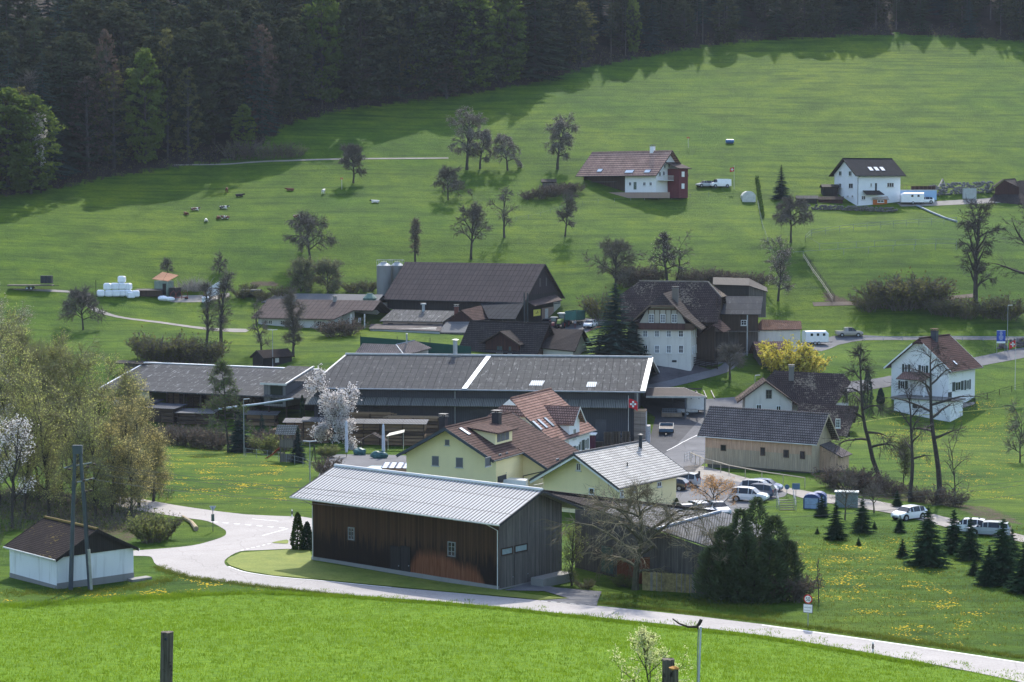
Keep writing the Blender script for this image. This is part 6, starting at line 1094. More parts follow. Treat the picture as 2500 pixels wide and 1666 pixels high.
def leafy(seed, h=22, spread=6, tr=.35, base=.05, n=230, per=22, sz=.42, layer=1.0, shape='egg', gap=.2, n1=16):
 """spring-leaved forest tree: limbs with layered sprays of leaves"""
 r = random.Random(seed); T = MB(); Cn = MB(); T.tube([(0,0,-.5),(r.uniform(-.4,.4),0,h*.45),(r.uniform(-.6,.6),0,h*.93)], [tr, tr*.7, .04], 7)
 def reach(f): return (math.sin(math.pi*min(1, f*.86+.12))**.75 if shape == 'egg' else (1-f)**.7)
 lobes = [(r.uniform(0,6.28), r.uniform(.1,.95), r.uniform(.5,1.1)) for _ in range(9)]
 for i in range(n1*3):
  f = base+(.95-base)*i/(n1*3); az = i*2.4; L = spread*reach((f-base)/(1-base))*r.uniform(.6,.95); z = h*f; T.tube([(0,0,z*.92),(math.cos(az)*L*.5, math.sin(az)*L*.5, z+L*.12),(math.cos(az)*L, math.sin(az)*L, z+L*.2)], [tr*.3*(1-f)+.03, .04, .012], 4, cap=False)
 for i in range(n):
  f = r.random()**.9; z = h*(base+(1-base)*f); R_ = spread*reach(f); az = r.uniform(0,6.28); k = 1.0
  for la, lf, ls in lobes:
   if abs(((az-la+3.14) % 6.28)-3.14) < .7 and abs(f-lf) < .14: k += .22*ls-.16
  rr_ = R_*k*math.sqrt(r.uniform(gap,1)); c0 = np.array([math.cos(az)*rr_, math.sin(az)*rr_, z]); cs = r.uniform(.7,1.5)*sz*2.4
  for _ in range(per):
   o = vrand(r)*r.random()**.5; leafq(Cn, c0+np.array([o[0]*cs, o[1]*cs, o[2]*cs*.38/layer-abs(o[0])*.1]), sz*r.uniform(.5,1.15), r, .45, 0)
 return T, Cn
def bush(seed, h=2.5, w=2.5, stems=26, tw=.02, leaves=4, lsz=.09, spread=.6, n3=5):
 r = random.Random(seed); Cn = MB()
 for i in range(stems):
  az = r.uniform(0,6.28); a = r.uniform(0,w*.35); p = np.array([math.cos(az)*a, math.sin(az)*a, -.1]); d = nrm(np.array([math.cos(az)*spread*r.random(), math.sin(az)*spread*r.random(), 1])); L = h*r.uniform(.65,1.05); pts = [p]; q = p
  for _ in range(4): d = nrm(d+vrand(r)*.18+np.array([math.cos(az), math.sin(az), 0])*.08); q = q+d*L/4; pts.append(q)
  Cn.tube(pts, [.03,.024,.018,.012,.006], 3, cap=False)
  for j in range(n3*3):
   t = r.uniform(.8,4); k = min(int(t), 3); b = pts[k]+(pts[k+1]-pts[k])*(t-k); d3 = rotd(nrm(pts[k+1]-pts[k]), r.uniform(.3,.9), r); l3 = h*.22*r.uniform(.5,1.2); twig(Cn, b, d3, l3, tw, r)
   for _ in range(leaves): leafq(Cn, b+d3*l3*r.uniform(.1,1.1)+vrand(r)*.1, lsz*r.uniform(.6,1.3), r, .1, 1)
 return Cn
def put(proto, name, label, cat, g, s=1.0, rz=0.0, group=None, sx=None):
 """proto = list of (part name, mesh); shares mesh data between copies"""
 t = thing(name, label, cat, (g[0], g[1], g[2]), rz, group); t.scale = (s*(sx or 1), s*(sx or 1), s)
 for pn, me in proto: o = bpy.data.objects.new(pn, me); COL.objects.link(o); o.parent = t
 return t
def meshof(name, mb, mats):
 me = bpy.data.meshes.new(name); me.from_pydata(mb.v, [], mb.f); mats = mats if isinstance(mats, (list, tuple)) else [mats]
 for m in mats: me.materials.append(m)
 if len(mats) > 1: me.polygons.foreach_set('material_index', mb.m)
 me.update(); return me
def tproto(TC_, bark, crown): T, Cn = TC_; return [('trunk', meshof('trunk', T, bark)), ('crown', meshof('crown', Cn, crown))]
L_SPR = leafmat('spruce_needles', (.020,.034,.022), (.046,.066,.034), .15); L_SPRB = leafmat('blue_spruce_needles', (.020,.038,.034), (.040,.066,.052), .15); L_FIR = leafmat('young_fir_needles', (.014,.034,.018), (.032,.062,.028), .2)
L_BEECH = leafmat('fresh_beech_leaves', (.06,.098,.02), (.115,.16,.034), .45); L_OLIVE = leafmat('olive_spring_leaves', (.07,.078,.026), (.125,.125,.045), .45); L_RUSS = leafmat('russet_buds', (.075,.056,.045), (.115,.088,.068), .35)
L_WILLOW = leafmat('yellow_green_catkins', (.36,.40,.10), (.52,.54,.17), .55); L_ORANGE = leafmat('ochre_catkins', (.48,.41,.13), (.62,.52,.2), .55); L_BLOS = leafmat('white_blossom', (.62,.58,.56), (.78,.74,.72), .4); L_FORS = leafmat('forsythia_blossom', (.44,.38,.06), (.60,.52,.11), .4)
L_PINKB = leafmat('pale_pink_blossom', (.42,.34,.31), (.58,.5,.46), .4); L_AMBER = leafmat('amber_young_leaves', (.34,.18,.07), (.48,.28,.12), .5); L_BUD = leafmat('green_buds', (.11,.135,.04), (.18,.2,.07), .5); L_THUJA = leafmat('thuja_sprays', (.025,.055,.012), (.06,.10,.02), .3); L_YEL = leafmat('sapling_leaves', (.38,.42,.14), (.6,.62,.3), .5)
SPR = [tproto(spruce(i, h=20, rad=3.5+.3*(i % 3), levels=26+i, nb=9), BARK, (L_SPR, L_SPRB)[i % 2]) for i in range(4)]
TALL = [tproto(spruce(20+i, h=24, rad=3.0, base=.42, levels=20, nb=8, dens=.85), plain('pine_bark', (.10,.085,.075), .9), L_SPR) for i in range(2)]
BEE = [tproto(leafy(30+i, h=20, spread=5.0+.5*i, shape='egg'), BARK, L_BEECH) for i in range(3)]
OLI = [tproto(leafy(40+i, h=20, spread=4.6, n=130, per=16, sz=.34, gap=.35), plain('dull_beech_bark', (.07,.066,.06), .9), (L_OLIVE, L_RUSS)[i]) for i in range(2)]
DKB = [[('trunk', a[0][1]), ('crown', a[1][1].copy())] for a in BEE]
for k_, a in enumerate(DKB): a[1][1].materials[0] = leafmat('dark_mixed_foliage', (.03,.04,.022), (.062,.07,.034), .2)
BARE = [tproto(broadleaf(50+i, h=18, spread=5, tr=.25, n1=13, n2=6, n3=7, tw=.035, twl=1.5), plain('dull_beech_bark', (.07,.066,.06), .9), [TWIG, L_RUSS]) for i in range(2)]
rf = random.Random(77)
def fbase(px, py, dY=0):                # forest floor point: sight line onto the slope, then dY further back
 g = G(px, py); x, y = g[0]*(g[1]+dY)/g[1], g[1]+dY; return np.array([x, y, H(x, y)])
def hpx(g, top): return (P(W_PX/2+F_PX*g[0]/g[1], top, g[1])[2]-g[2])
big = [(355,402,120,BEE[0],'tall pear-shaped fresh green beech at the forest edge above the left pasture',5.5), (785,262,-35,BEE[1],'tallest fresh green beech with a broad tattered crown at the forest edge',6.0),
    (1150,222,-40,BEE[2],'massive fresh green beech right of centre at the forest edge',7.5), (1240,205,-30,BEE[0],'fresh green beech pressed against the massive one from the right',6.0), (1035,225,20,BEE[1],'slim fresh green beech between the pale trunk and the massive beech',4.6), (975,236,10,OLI[0],'olive tree with a bare pale trunk standing before the forest edge',3.2),
    (1545,134,-15,BEE[2],'narrow bright green birch-like tree at the top of the forest edge',2.2), (1420,160,5,OLI[0],'grey-green leaning tree at the forest edge left of the narrow bright one',5.5), (410,380,68,OLI[0],'olive-tipped tree rising behind the pear-shaped beech',4.2), (262,400,75,OLI[1],'reddish budding tree deep in the dark forest at left',4.0),
    (640,330,62,OLI[1],'purplish bare-looking tree left of the tallest beech',5.0), (460,392,165,OLI[0],'low brownish tree right of the pear-shaped beech',4.2), (595,372,255,BEE[0],'small fresh green tree low in the forest shade',3.2), (1090,238,150,OLI[1],'twiggy russet understorey tree below the slim beech',5.0), (900,252,180,OLI[1],'twiggy grey understorey tree right of the tallest beech',4.5)]
for px, py, top, pr, lab, sp_ in big:
 g = fbase(px, py, -1 if py > 200 else 0); hh = max(6, hpx(g, top)); put(pr, 'beech_tree' if pr in BEE else 'forest_tree', lab, 'tree', g, hh/20, rf.uniform(0,6), sx=sp_/5.2*20/hh)
for px, py, top, lab, k in ((20,470,215,'bright green beech with rounded crown at the left edge of the picture',0), (-60,480,300,'green beech cut by the left edge below the rounded one',1), (75,468,235,'green beech right behind the wild cherry at the left forest corner',2)):
 g = fbase(px, py, -2); put(BEE[k], 'beech_tree', lab, 'tree', g, hpx(g, top)/20, k, sx=1.15)
g = fbase(100, 458, -5); CH = tproto(broadleaf(61, h=17, spread=3.5, tr=.2, fork=.35, n1=12, n2=6, n3=5, leaves=3, lsz=.26, shape='column', up=.9), BARK, [TWIG, L_BLOS]); put(CH, 'wild_cherry', 'wild cherry with white blossom among the green trees at the left forest corner', 'tree', g, hpx(g, 275)/17, 1, sx=.8)
lab_s = 'dark spruce standing in the shaded forest above the pasture'; n_f = 0
def edge_y(px):
 j = 0
 while j < len(EDGE)-2 and EDGE[j+1][0] < px: j += 1
 (xa, ya), (xb, yb) = EDGE[j], EDGE[j+1]; return ya+(yb-ya)*(px-xa)/(xb-xa)
for row in range(14):
 step = 60+row*2
 for i in range(int(2900/step)+1):
  px = -200+i*step+rf.uniform(-15,15)+(row % 2)*step/2; ey = edge_y(px); g0 = G(px, ey); dY = (1.5 if ey < 150 else 4)+row*9+rf.uniform(-3,3); x, y = g0[0]*(g0[1]+dY)/g0[1], g0[1]+dY; g = np.array([x, y, H(x, y)]); q = proj(g)
  if q[1] < -30 or n_f > 292 or px > 2620: continue
  if row > 5 and px > 900: continue
  t_ = rf.random(); right = px > 1330
  if row == 0 and rf.random() < .2: continue
  hs = rf.uniform(27, 35) if not right else (rf.uniform(13, 19) if row < 2 else rf.uniform(20, 27))
  if right and t_ < .28: put(TALL[i % 2], 'spruce_tree', 'tall spruce with a bare pale trunk at the upper right forest edge', 'tree', g, hs/24, rf.uniform(0,6), 'forest spruces with bare trunks')
  elif t_ < .06 and row < 3: put(BARE[i % 2], 'bare_tree', 'leafless grey tree among the dark forest spruces', 'tree', g, rf.uniform(.9,1.3), rf.uniform(0,6), 'leafless forest trees')
  elif t_ < .15 and row < 5 and not right: put(OLI[i % 2], 'budding_tree', 'budding brownish tree among the dark forest spruces', 'tree', g, rf.uniform(.9,1.2), rf.uniform(0,6), 'budding forest trees')
  elif t_ > .62: put(DKB[rf.randrange(3)], 'forest_tree', 'dark round-crowned tree in the shaded forest above the pasture', 'tree', g, hs/23, rf.uniform(0,6), 'dark round-crowned forest trees', sx=rf.uniform(1.0,1.3))
  else: put(SPR[rf.randrange(4)], 'spruce_tree', lab_s, 'tree', g, hs/20, rf.uniform(0,6), 'dark forest spruces', sx=rf.uniform(1.0,1.45))
  n_f += 1
m = MB(); ru = random.Random(9)
for i in range(1500):
 px = ru.uniform(-100, 2600); j = 0
 while j < len(EDGE)-2 and EDGE[j+1][0] < px: j += 1
 (xa, ya), (xb, yb) = EDGE[j], EDGE[j+1]; ey = ya+(yb-ya)*(px-xa)/(xb-xa); g = G(px, ey); y = g[1]+ru.uniform(-2.5, 9); x = g[0]*y/g[1]; p = np.array([x, y, H(x, y)]); hh = ru.uniform(.4, 2.2)
 for _ in range(7): twig(m, p+vrand(ru)*.3, nrm(np.array([ru.uniform(-.6,.6), ru.uniform(-.6,.6), 1])), hh*ru.uniform(.6,1.2), .05, ru)
 for _ in range(4): leafq(m, p+np.array([ru.uniform(-.8,.8), ru.uniform(-.8,.8), ru.uniform(0,hh)]), .22, ru, .1, 1 if ru.random() < .6 else 2)
kind(tag(obj('undergrowth', m, [TWIGD, L_OLIVE, L_RUSS], uv=False), 'brown twiggy undergrowth along the edge of the forest', 'undergrowth'), 'stuff')
g = None
SHRUB = [meshof('shrub', bush(100+i, h=3, w=3.5, stems=34, tw=.03, leaves=1, lsz=.1, spread=.9), [TWIG, (L_OLIVE, L_RUSS, L_BUD)[i]]) for i in range(3)]
def shrub(px, py, k, s, lab, group=None, sx=1, name='shrub', cat='shrub'):
 g = G(px, py); o = bpy.data.objects.new(name, SHRUB[k]); COL.objects.link(o); o.location = g; o.scale = (s*sx, s*sx, s); o.rotation_euler = (0,0,rf.uniform(0,6)); return tag(o, lab, cat, group)
for i, (px, py) in enumerate(((575,390),(605,388),(635,388),(665,387),(695,386),(722,385))): shrub(px, py, i % 3, 1.7-(.1*i), 'rounded twiggy bush in the hazel hedge below the forest corner', 'hazel hedge bushes below the forest')
def bt(name, lab, px, py, top, sp_, seed, bark=BARK, crown=None, cat='tree', group=None, **kw):
 g = G(px, py); hh = hpx(g, top); w_ = sp_/ (F_PX/g[1])/2; a = dict(h=hh, spread=w_*1.25, tr=max(.09, hh*.026)); a.update(kw)
 if g[1] > 240: k_ = g[1]/400; a['tw'] = .038*k_; a['n2'] = int(a.get('n2', 7)*1.35); a['n3'] = int(a.get('n3', 7)*1.8); a['n1'] = int(a.get('n1', 9)*1.15); a['twl'] = a.get('twl', .9)*1.15; a['n4'] = 2
 T, Cn = broadleaf(seed, **a)
 t = thing(name, lab, cat, g, 0, group); obj('trunk', T, bark, t, uv=False); obj('crown', Cn, crown or [TWIG, L_OLIVE], t, uv=False); return t
GT = [TWIG, L_PINKB]; PEARL = leafmat('pear_blossom_haze', (.20,.19,.16), (.33,.31,.27), .4)
orch = [('pear_tree','tall ragged pear tree with whitish blossom, left of the orchard pair',1140,414,272,88,1,dict(shape='column',leaves=2,lsz=.12,droop=.35,n1=16,up=.35), [TWIG,PEARL]),
 ('pear_tree','shorter second stem of the ragged pear tree leaning right',1172,412,315,50,2,dict(shape='round',leaves=2,lsz=.12,droop=.35,n1=10), [TWIG,PEARL]),
 ('pear_tree','middle pear tree with drooping whitish crown on the upper track',1240,416,322,70,3,dict(shape='umbrella',leaves=2,lsz=.12,droop=.4,n1=12,lean=-.15), [TWIG,PEARL]),
 ('pear_tree','broad upright pear tree left of the hill farmhouse',1361,413,286,72,4,dict(shape='column',leaves=2,lsz=.11,droop=.3,n1=16,up=.45,n2=8), [TWIG,PEARL]),
 ('apple_tree','leaning dark fruit tree beside the orange-topped post on the upper pasture',863,447,355,62,5,dict(shape='round',n1=13,n2=9,n3=9), None),
 ('apple_tree','small umbrella-shaped fruit tree in the middle of the pasture',1094,489,422,78,6,dict(shape='umbrella',n1=11,n2=9,fork=.35,droop=.2), None),
 ('apple_tree','largest dome-shaped apple tree low on the left pasture',757,638,527,110,7,dict(shape='umbrella',n1=13,n2=10,n3=9,fork=.3,droop=.28), None),
 ('apple_tree','tall gnarled fruit tree with open crown above the big dark barn',1150,633,508,98,8,dict(shape='umbrella',n1=12,n2=9,fork=.35,up=.75,droop=.15), None),
 ('apple_tree','thin half-dead fruit tree with a crooked stem on the pasture',1232,580,472,66,9,dict(shape='column',n1=8,n2=5,n3=5,lean=-.12), None),
 ('apple_tree','small upright fruit tree with purplish twigs below the hill farmhouse',1380,577,495,52,10,dict(shape='vase',n1=9,up=.9,fork=.35), None),
 ('apple_tree','dense broad willow-like fruit tree below the lawn of the tall white house',1931,592,487,92,11,dict(shape='umbrella',n1=13,n2=10,n3=9,fork=.42,droop=.3), None),
 ('pear_tree','tall spiky dead-looking pear tree behind the old farmhouse',1628,690,560,76,12,dict(shape='cone',n1=15,n2=6,n3=5,fork=.3,up=.2,leaves=1,lsz=.08), [TWIGD,L_PINKB]),
 ('apple_tree','forked leaning tree right of the spiky pear tree',1650,686,598,70,13,dict(shape='vase',n1=6,n2=5,n3=4,lean=.25), None),
 ('maple_tree','bushy tree with faint buds left of the old farmhouse',1502,712,594,104,14,dict(shape='round',n1=15,n2=9,n3=9,leaves=1,lsz=.07), [TWIG,L_BUD]),
 ('plum_tree','tree with faint pink blossom above the cart shed',1900,735,622,92,15,dict(shape='vase',n1=10,n2=8,leaves=1,lsz=.08), [TWIG,L_PINKB]),
 ('birch_tree','slender rust-tinted birch behind the silos',1014,650,540,36,16,dict(shape='column',n1=16,n2=5,n3=5,up=1.1,leaves=1,lsz=.07,twl=.7), [TWIG,leafmat('rust_catkins',(.20,.13,.07),(.30,.19,.10),.5)]),
 ('apple_tree','round apple tree casting a shadow on the meadow left of the farm track',203,806,718,92,17,dict(shape='umbrella',n1=13,n2=9,n3=8,fork=.34,droop=.15), None),
 ('sapling','small bare tree above the red-roofed shack',409,672,638,24,18,dict(shape='round',n1=7,n2=5,n3=4), None),
 ('sapling','small bare tree right of the big brush pile',535,668,640,34,19,dict(shape='vase',n1=7,n2=5,n3=4), None),
 ('birch_tree','tall slender bare tree with upswept twigs in front of the stable',540,850,668,70,20,dict(shape='column',n1=14,n2=6,n3=6,up=1.1,fork=.2), [TWIG,L_BUD]),
 ('birch_tree','second slender bare tree left of the tall one before the stable',505,846,700,56,21,dict(shape='column',n1=12,n2=5,n3=6,up=1.0,fork=.25), [TWIG,L_BUD]),
 ('alder_tree','round bare tree standing behind the little wooden hut',716,866,744,80,22,dict(shape='vase',n1=12,n2=8,n3=8,leaves=1,lsz=.07,fork=.2,up=.8), [TWIG,L_OLIVE]),
 ('alder_tree','thin bare tree left of the little wooden hut',638,858,770,60,23,dict(shape='vase',n1=8,n2=5,n3=5,fork=.2), None),
 ('willow_tree','pale green bushy willow at the top of the slope behind the stable, left one',735,712,640,68,24,dict(shape='round',fork=.1,n1=14,leaves=5,lsz=.12), [TWIG,leafmat('sage_leaves',(.13,.15,.07),(.2,.22,.11),.5)]),
 ('willow_tree','pale green bushy willow at the top of the slope behind the stable, right one',800,716,648,76,25,dict(shape='round',fork=.1,n1=14,leaves=5,lsz=.12), [TWIG,leafmat('sage_leaves',(.13,.15,.07),(.2,.22,.11),.5)]),
 ('walnut_tree','tall slender dark tree with drooping top at the right margin of the pasture',2381,760,500,120,26,dict(shape='column',n1=18,n2=8,n3=8,droop=.2,fork=.25), [TWIGD,L_OLIVE]),
 ('oak_tree','big spreading bare oak cut by the right edge',2512,760,480,230,27,dict(shape='round',n1=12,n2=8,n3=7,fork=.3,up=.3), [TWIGD,L_OLIVE]),
 ('alder_tree','leaning bare riverside tree crossing the larch-clad barn and crooked at the top',2155,1190,800,150,28,dict(shape='cone',fork=.3,n1=13,n2=6,n3=6,lean=-.30,tr=.3,up=.1,droop=.25,twl=1.1), [TWIGD,L_OLIVE]),
 ('alder_tree','tall bare riverside tree in front of the white house, right of the pair',2300,1225,810,210,29,dict(shape='round',fork=.42,n1=14,n2=8,n3=7,lean=-.16,tr=.34,up=.15,droop=.15,twl=1.1), [TWIGD,L_OLIVE]),
 ('alder_tree','bare twin-stemmed riverside tree left of the tall one before the white house',2222,1225,930,120,30,dict(shape='vase',fork=.4,n1=9,n2=6,n3=5,lean=.0,tr=.24), [TWIGD,L_OLIVE]),
 ('apple_tree','pollarded mossy tree on the grass below the old farmhouse yard',1782,927,850,74,31,dict(shape='umbrella',n1=9,n2=7,fork=.45,tr=.22), [TWIG,L_BUD]),
 ('plum_tree','small bare garden tree before the larger yellow house wall',1117,1175,1110,66,32,dict(shape='vase',n1=9,n2=6,n3=5,fork=.1,tw=.012), None),
 ('magnolia_tree','white blossoming magnolia in front of the lumber stacks',812,1098,992,135,33,dict(shape='vase',fork=.22,n1=12,n2=9,n3=8,leaves=6,lsz=.13,n4=1), [TWIG,L_BLOS]),
 ('amelanchier','amber-leaved shrub tree in front of the parked cars',1740,1250,1180,120,34,dict(shape='umbrella',fork=.2,n1=11,n2=8,n3=8,leaves=3,lsz=.075,tw=.01,twl=.5,n4=1), [TWIG,L_AMBER]),
 ('birch_tree','half-transparent larch with feathery green twigs in front of the lumber shed',557,1105,860,84,35,dict(shape='cone',fork=.3,n1=22,n2=5,n3=6,up=.0,droop=.1,leaves=3,lsz=.1,tr=.14), [TWIG,leafmat('larch_needles',(.07,.12,.035),(.12,.17,.05),.4)]),
 ('walnut_tree','large mossy bare tree in front of the barn wing',1551,1440,1180,330,36,dict(shape='round',fork=.22,n1=17,n2=12,n3=11,tr=.3,up=.25,droop=.22,tw=.02,twl=1.0), [plain('yellowish_twigs',(.20,.165,.10),.9),L_BUD]),
 ('ash_tree','small pale-stemmed bare tree before the big dark juniper',1750,1458,1300,175,37,dict(shape='round',fork=.42,n1=13,n2=9,n3=9,tr=.13,up=.35,tw=.016,twl=.6), [plain('yellowish_twigs',(.20,.165,.10),.9),L_BUD]),
 ('dogwood','budding multi-stemmed shrub in front of the barn door',1395,1430,1300,90,38,dict(shape='column',fork=.05,n1=16,n2=6,n3=6,up=1.0,leaves=3,lsz=.06,tw=.01,twl=.5,tr=.06), [TWIG,L_BUD]),
 ('sapling','young bare tree tied to a wooden frame on the lower meadow',1999,1473,1365,22,39,dict(shape='vase',fork=.5,n1=6,n2=3,n3=2,tr=.035,tw=.008,twl=.3,n4=0), None),
 ('rowan_tree','slender bare tree rising from the brown bush right of the juniper',1946,1462,1320,60,40,dict(shape='column',fork=.2,n1=9,n2=5,n3=4,up=1.0,tr=.06,tw=.01,twl=.4), None),
 ('apple_tree','small crooked fruit tree by the gravel lane behind the firs',2134,1252,1195,56,41,dict(shape='umbrella',n1=9,n2=6,n3=5,fork=.5), None),
 ('apple_tree','crooked bare tree beside the blue containers',2062,1270,1190,80,42,dict(shape='vase',n1=8,n2=6,n3=5,fork=.45,lean=.1), None),
 ('hazel_tree','faint bare tree in the right meadow before the white house garden',2330,1230,1090,110,43,dict(shape='vase',fork=.15,n1=9,n2=5,n3=5,tr=.08), None),
 ('birch_tree','thin leafy young birch on the bank beside the larch-clad barn',2205,1190,1085,46,44,dict(shape='column',n1=12,n2=4,n3=4,up=.9,leaves=3,lsz=.1,tr=.07), [TWIG,L_BUD]),
 ('hazel_tree','bare tree on the right margin of the sunlit meadow',2490,1130,1020,90,45,dict(shape='vase',fork=.2,n1=9,n2=6,n3=5,tr=.1), None)]
for nm, lab, px, py, top, sp_, sd, kw, cr_ in orch: bt(nm, lab, px, py, top, sp_, sd, crown=cr_, bark=BARKG if sd in (31,36,37,41,42) else BARK, **kw)
grove = [(35,1230,800,170,'tall yellow-green tree at the far left of the sunny grove',L_WILLOW), (95,1225,870,150,'slim yellow-green tree behind the power poles, left',L_WILLOW), (150,1215,880,150,'greyish budding tree behind the power poles',L_BUD), (205,1212,915,140,'yellow-green tree right of the power pole tops',L_WILLOW),
 (250,1222,950,150,'fine-twigged green-yellow tree in the middle of the sunny grove',L_WILLOW), (300,1232,1000,130,'ochre-tipped tree right of the middle of the grove',L_ORANGE), (340,1240,1010,110,'outermost ochre willow leaning over the meadow',L_ORANGE), (275,1262,1090,120,'low ochre bush-like willow by the side road',L_ORANGE),
 (180,1270,1040,130,'mid-height yellow-green willow right behind the poles',L_WILLOW), (60,1262,1010,150,'dense yellow-green willow above the mossy hut roof',L_WILLOW), (-30,1280,960,160,'yellow-green willow cut by the left edge',L_WILLOW), (120,1200,905,130,'pale green alder deep in the grove',L_BUD), (15,1150,760,150,'whitish-green tree at the top left of the grove',leafmat('pale_blossom_leaves',(.38,.36,.27),(.55,.52,.42),.5)), (375,1225,1090,70,'small ochre willow at the right rim of the grove',L_ORANGE),
 (120,1262,980,150,'broad yellow-green willow directly left of the power poles',L_WILLOW), (235,1268,1060,130,'low yellow-green willow right of the power poles',L_WILLOW), (0,1240,900,160,'dense green-yellow tree at the left edge below the pale one',L_WILLOW), (320,1262,1110,90,'short ochre willow beside the side road',L_ORANGE), (165,1180,860,120,'tall thin yellow-green tree at the back of the grove',L_WILLOW), (280,1200,960,110,'greenish tree at the back right of the grove',L_WILLOW), (75,1190,840,130,'grey-green back tree at the left of the grove',L_BUD)]
for i, (px, py, top, w_, lab, lm) in enumerate(grove):
 bt('willow_tree', lab, px, py, top, w_, 200+i, crown=[plain('olive_twigs', (.24,.22,.11), .9), lm], shape='vase', fork=.2, up=.72, n1=14, n2=10, n3=9, leaves=3, lsz=.07, tw=.024, twl=1.2, tr=.16, n4=2, droop=.03, lcl=.3)
for i, (px, py, top, w_, lab) in enumerate(((30,1290,1010,150,'white blossoming wild cherry in front of the grove at the left edge'), (5,1160,850,100,'pale blossoming tree at the upper left edge'))): bt('cherry_tree', lab, px, py, top, w_, 230+i, crown=[TWIG, L_BLOS], shape='round', fork=.3, n1=11, n2=8, n3=7, leaves=3, lsz=.10, up=.7, tr=.14)
m = MB(); ru = random.Random(19)
for i in range(1500):
 px, py = ru.uniform(-60, 420), ru.uniform(1205, 1345)
 if py > 1300 and px < 335 and px > 5 or py > 1262+(430-px)*.2 and px > 335: continue
 if inpoly(px, py, [(290,1205),(450,1230),(520,1262),(450,1275),(290,1242)]): continue
 g = G(px, py)
 for _ in range(5): twig(m, g+vrand(ru)*.25, nrm(np.array([ru.uniform(-.7,.7), ru.uniform(-.7,.7), 1])), ru.uniform(.5,1.9), .022, ru)
 for _ in range(5): leafq(m, g+np.array([ru.uniform(-.5,.5), ru.uniform(-.5,.5), ru.uniform(0,1.0)]), .11, ru, .1, ru.choice((1,2,3)))
kind(tag(obj('brambles', m, [TWIG, L_BUD, L_THUJA, L_OLIVE], uv=False), 'tangled brambles and thin stems filling the floor of the sunny grove', 'undergrowth'), 'stuff')
CON = [tproto(spruce(300+i, h=6, rad=2.0, base=.05, levels=22, nb=12, trunk=.09, fl=1.25, droop=.15), BARK, L_FIR) for i in range(4)]
firs = [(2006,1262,1208,'leftmost young fir of the pair group near the blue containers'), (2040,1318,1225,'broad young fir in front of the leftmost ones'), (2105,1300,1215,'single upright young fir right of the broad one'), (2190,1238,1198,'pointed dark fir top rising by the lane at the parked white car'), (2197,1300,1258,'small young fir left of the tallest one'),
 (2203,1362,1315,'small low fir below and left of the tallest one'), (2264,1382,1232,'tallest broad young fir in the lower right meadow'), (2328,1352,1242,'slim young fir right of the tallest one'), (2368,1368,1262,'dense fir beside the slim one'), (2446,1424,1265,'big fir with thin top near the right edge'), (2414,1430,1330,'lower fir beside the big one near the right edge'),
 (2499,1448,1320,'fir cut by the right edge'), (2378,1405,1362,'tiny fir in the gap of the right fir group'), (2096,1332,1312,'tiny round fir below the single upright one'), (1995,1304,1288,'tiny bushy fir left of the broad one'), (2390,1300,1262,'fir partly hiding the silver car on the lane'), (2470,1380,1290,'fir between the big one and the right edge'), (2135,1292,1272,'low fir bush right of the single upright fir'), (2340,1395,1340,'low fir in front of the slim one'), (2440,1470,1400,'dark low fir at the foot of the right group')]
for i, (px, py, top, lab) in enumerate(firs[:18]): g = G(px, py); hh = hpx(g, top); put(CON[i % 4], 'fir_tree', lab, 'tree', g, hh/6, i, sx=1.0 if hh > 3 else 1.2)
DK = [tproto(spruce(320+i, h=12, rad=2.6, base=.03, levels=30, nb=13, trunk=.14, fl=1.2, droop=.25), BARK, L_SPRB) for i in range(2)]
for px, py, top, sx_, lab in ((1907,486,402,1.25,'single dark blue-green spruce left of the tall white house'), (728,1130,1040,1.1,'dark young spruce in front of the wooden play tower'), (585,1105,975,1.0,'dark spruce beside the lamp post in the lumber yard hedge'), (640,1085,1010,1.2,'dark spruce in the garden left of the play tower'), (1502,890,690,1.75,'massive dark yew-like conifer left of the old farmhouse'), (1545,893,775,1.7,'lower right part conifer against the old farmhouse wall'), (1462,895,815,1.5,'low dark conifer behind the sawmill ridge')):
 g = G(px, py); put(DK[0 if sx_ < 1.2 else 1], 'spruce_tree', lab, 'tree', g, hpx(g, top)/12, px, sx=sx_)
def thuja(lab, px, py, top, w_, seed, mat=L_THUJA):
 g = G(px, py); hh = hpx(g, top); rr_ = w_/(F_PX/g[1])/2; r = random.Random(seed); m = MB()
 for i in range(1500):
  f = r.random()**1.15; az_ = r.uniform(0,6.28); z = hh*f; R_ = rr_*(1-f)**.5*(.65+.35*min(1, f*5))*(1+.12*math.sin(az_*5+f*14)); az = az_; q = np.array([math.cos(az)*R_*r.uniform(.75,1.05), math.sin(az)*R_*r.uniform(.75,1.05), z]); leafq(m, q, .13, r, 0, 0)
 t = thing('thuja', lab, 'conifer', g); T = MB(); T.cyl(0,0,-.2,hh*.8,.06,5); obj('trunk', T, BARK, t, uv=False); obj('crown', m, mat, t, uv=False)
thuja('bushy green thuja at the left corner of the weathered barn', 727,1342,1252,38,1); thuja('darker conifer shrub squeezed behind the thuja at the barn corner', 750,1342,1275,34,2, L_FIR); thuja('narrow columnar cypress before the sawmill left end', 738,1056,965,15,3, L_FIR); thuja('dark columnar thuja left of the white house garden', 2118,985,905,30,4, L_SPRB); thuja('small cone-shaped thuja beside the dark columnar one', 2150,985,948,22,5, L_SPRB); thuja('small round thuja behind the yellow house by the car park', 1652,1240,1218,12,6, L_THUJA)
g = G(1832,1462); r = random.Random(5); m = MB(); t = thing('juniper', 'huge dark green juniper with ragged tops beside the barn wing', 'conifer', g)
t.scale = (.88,.88,.92)
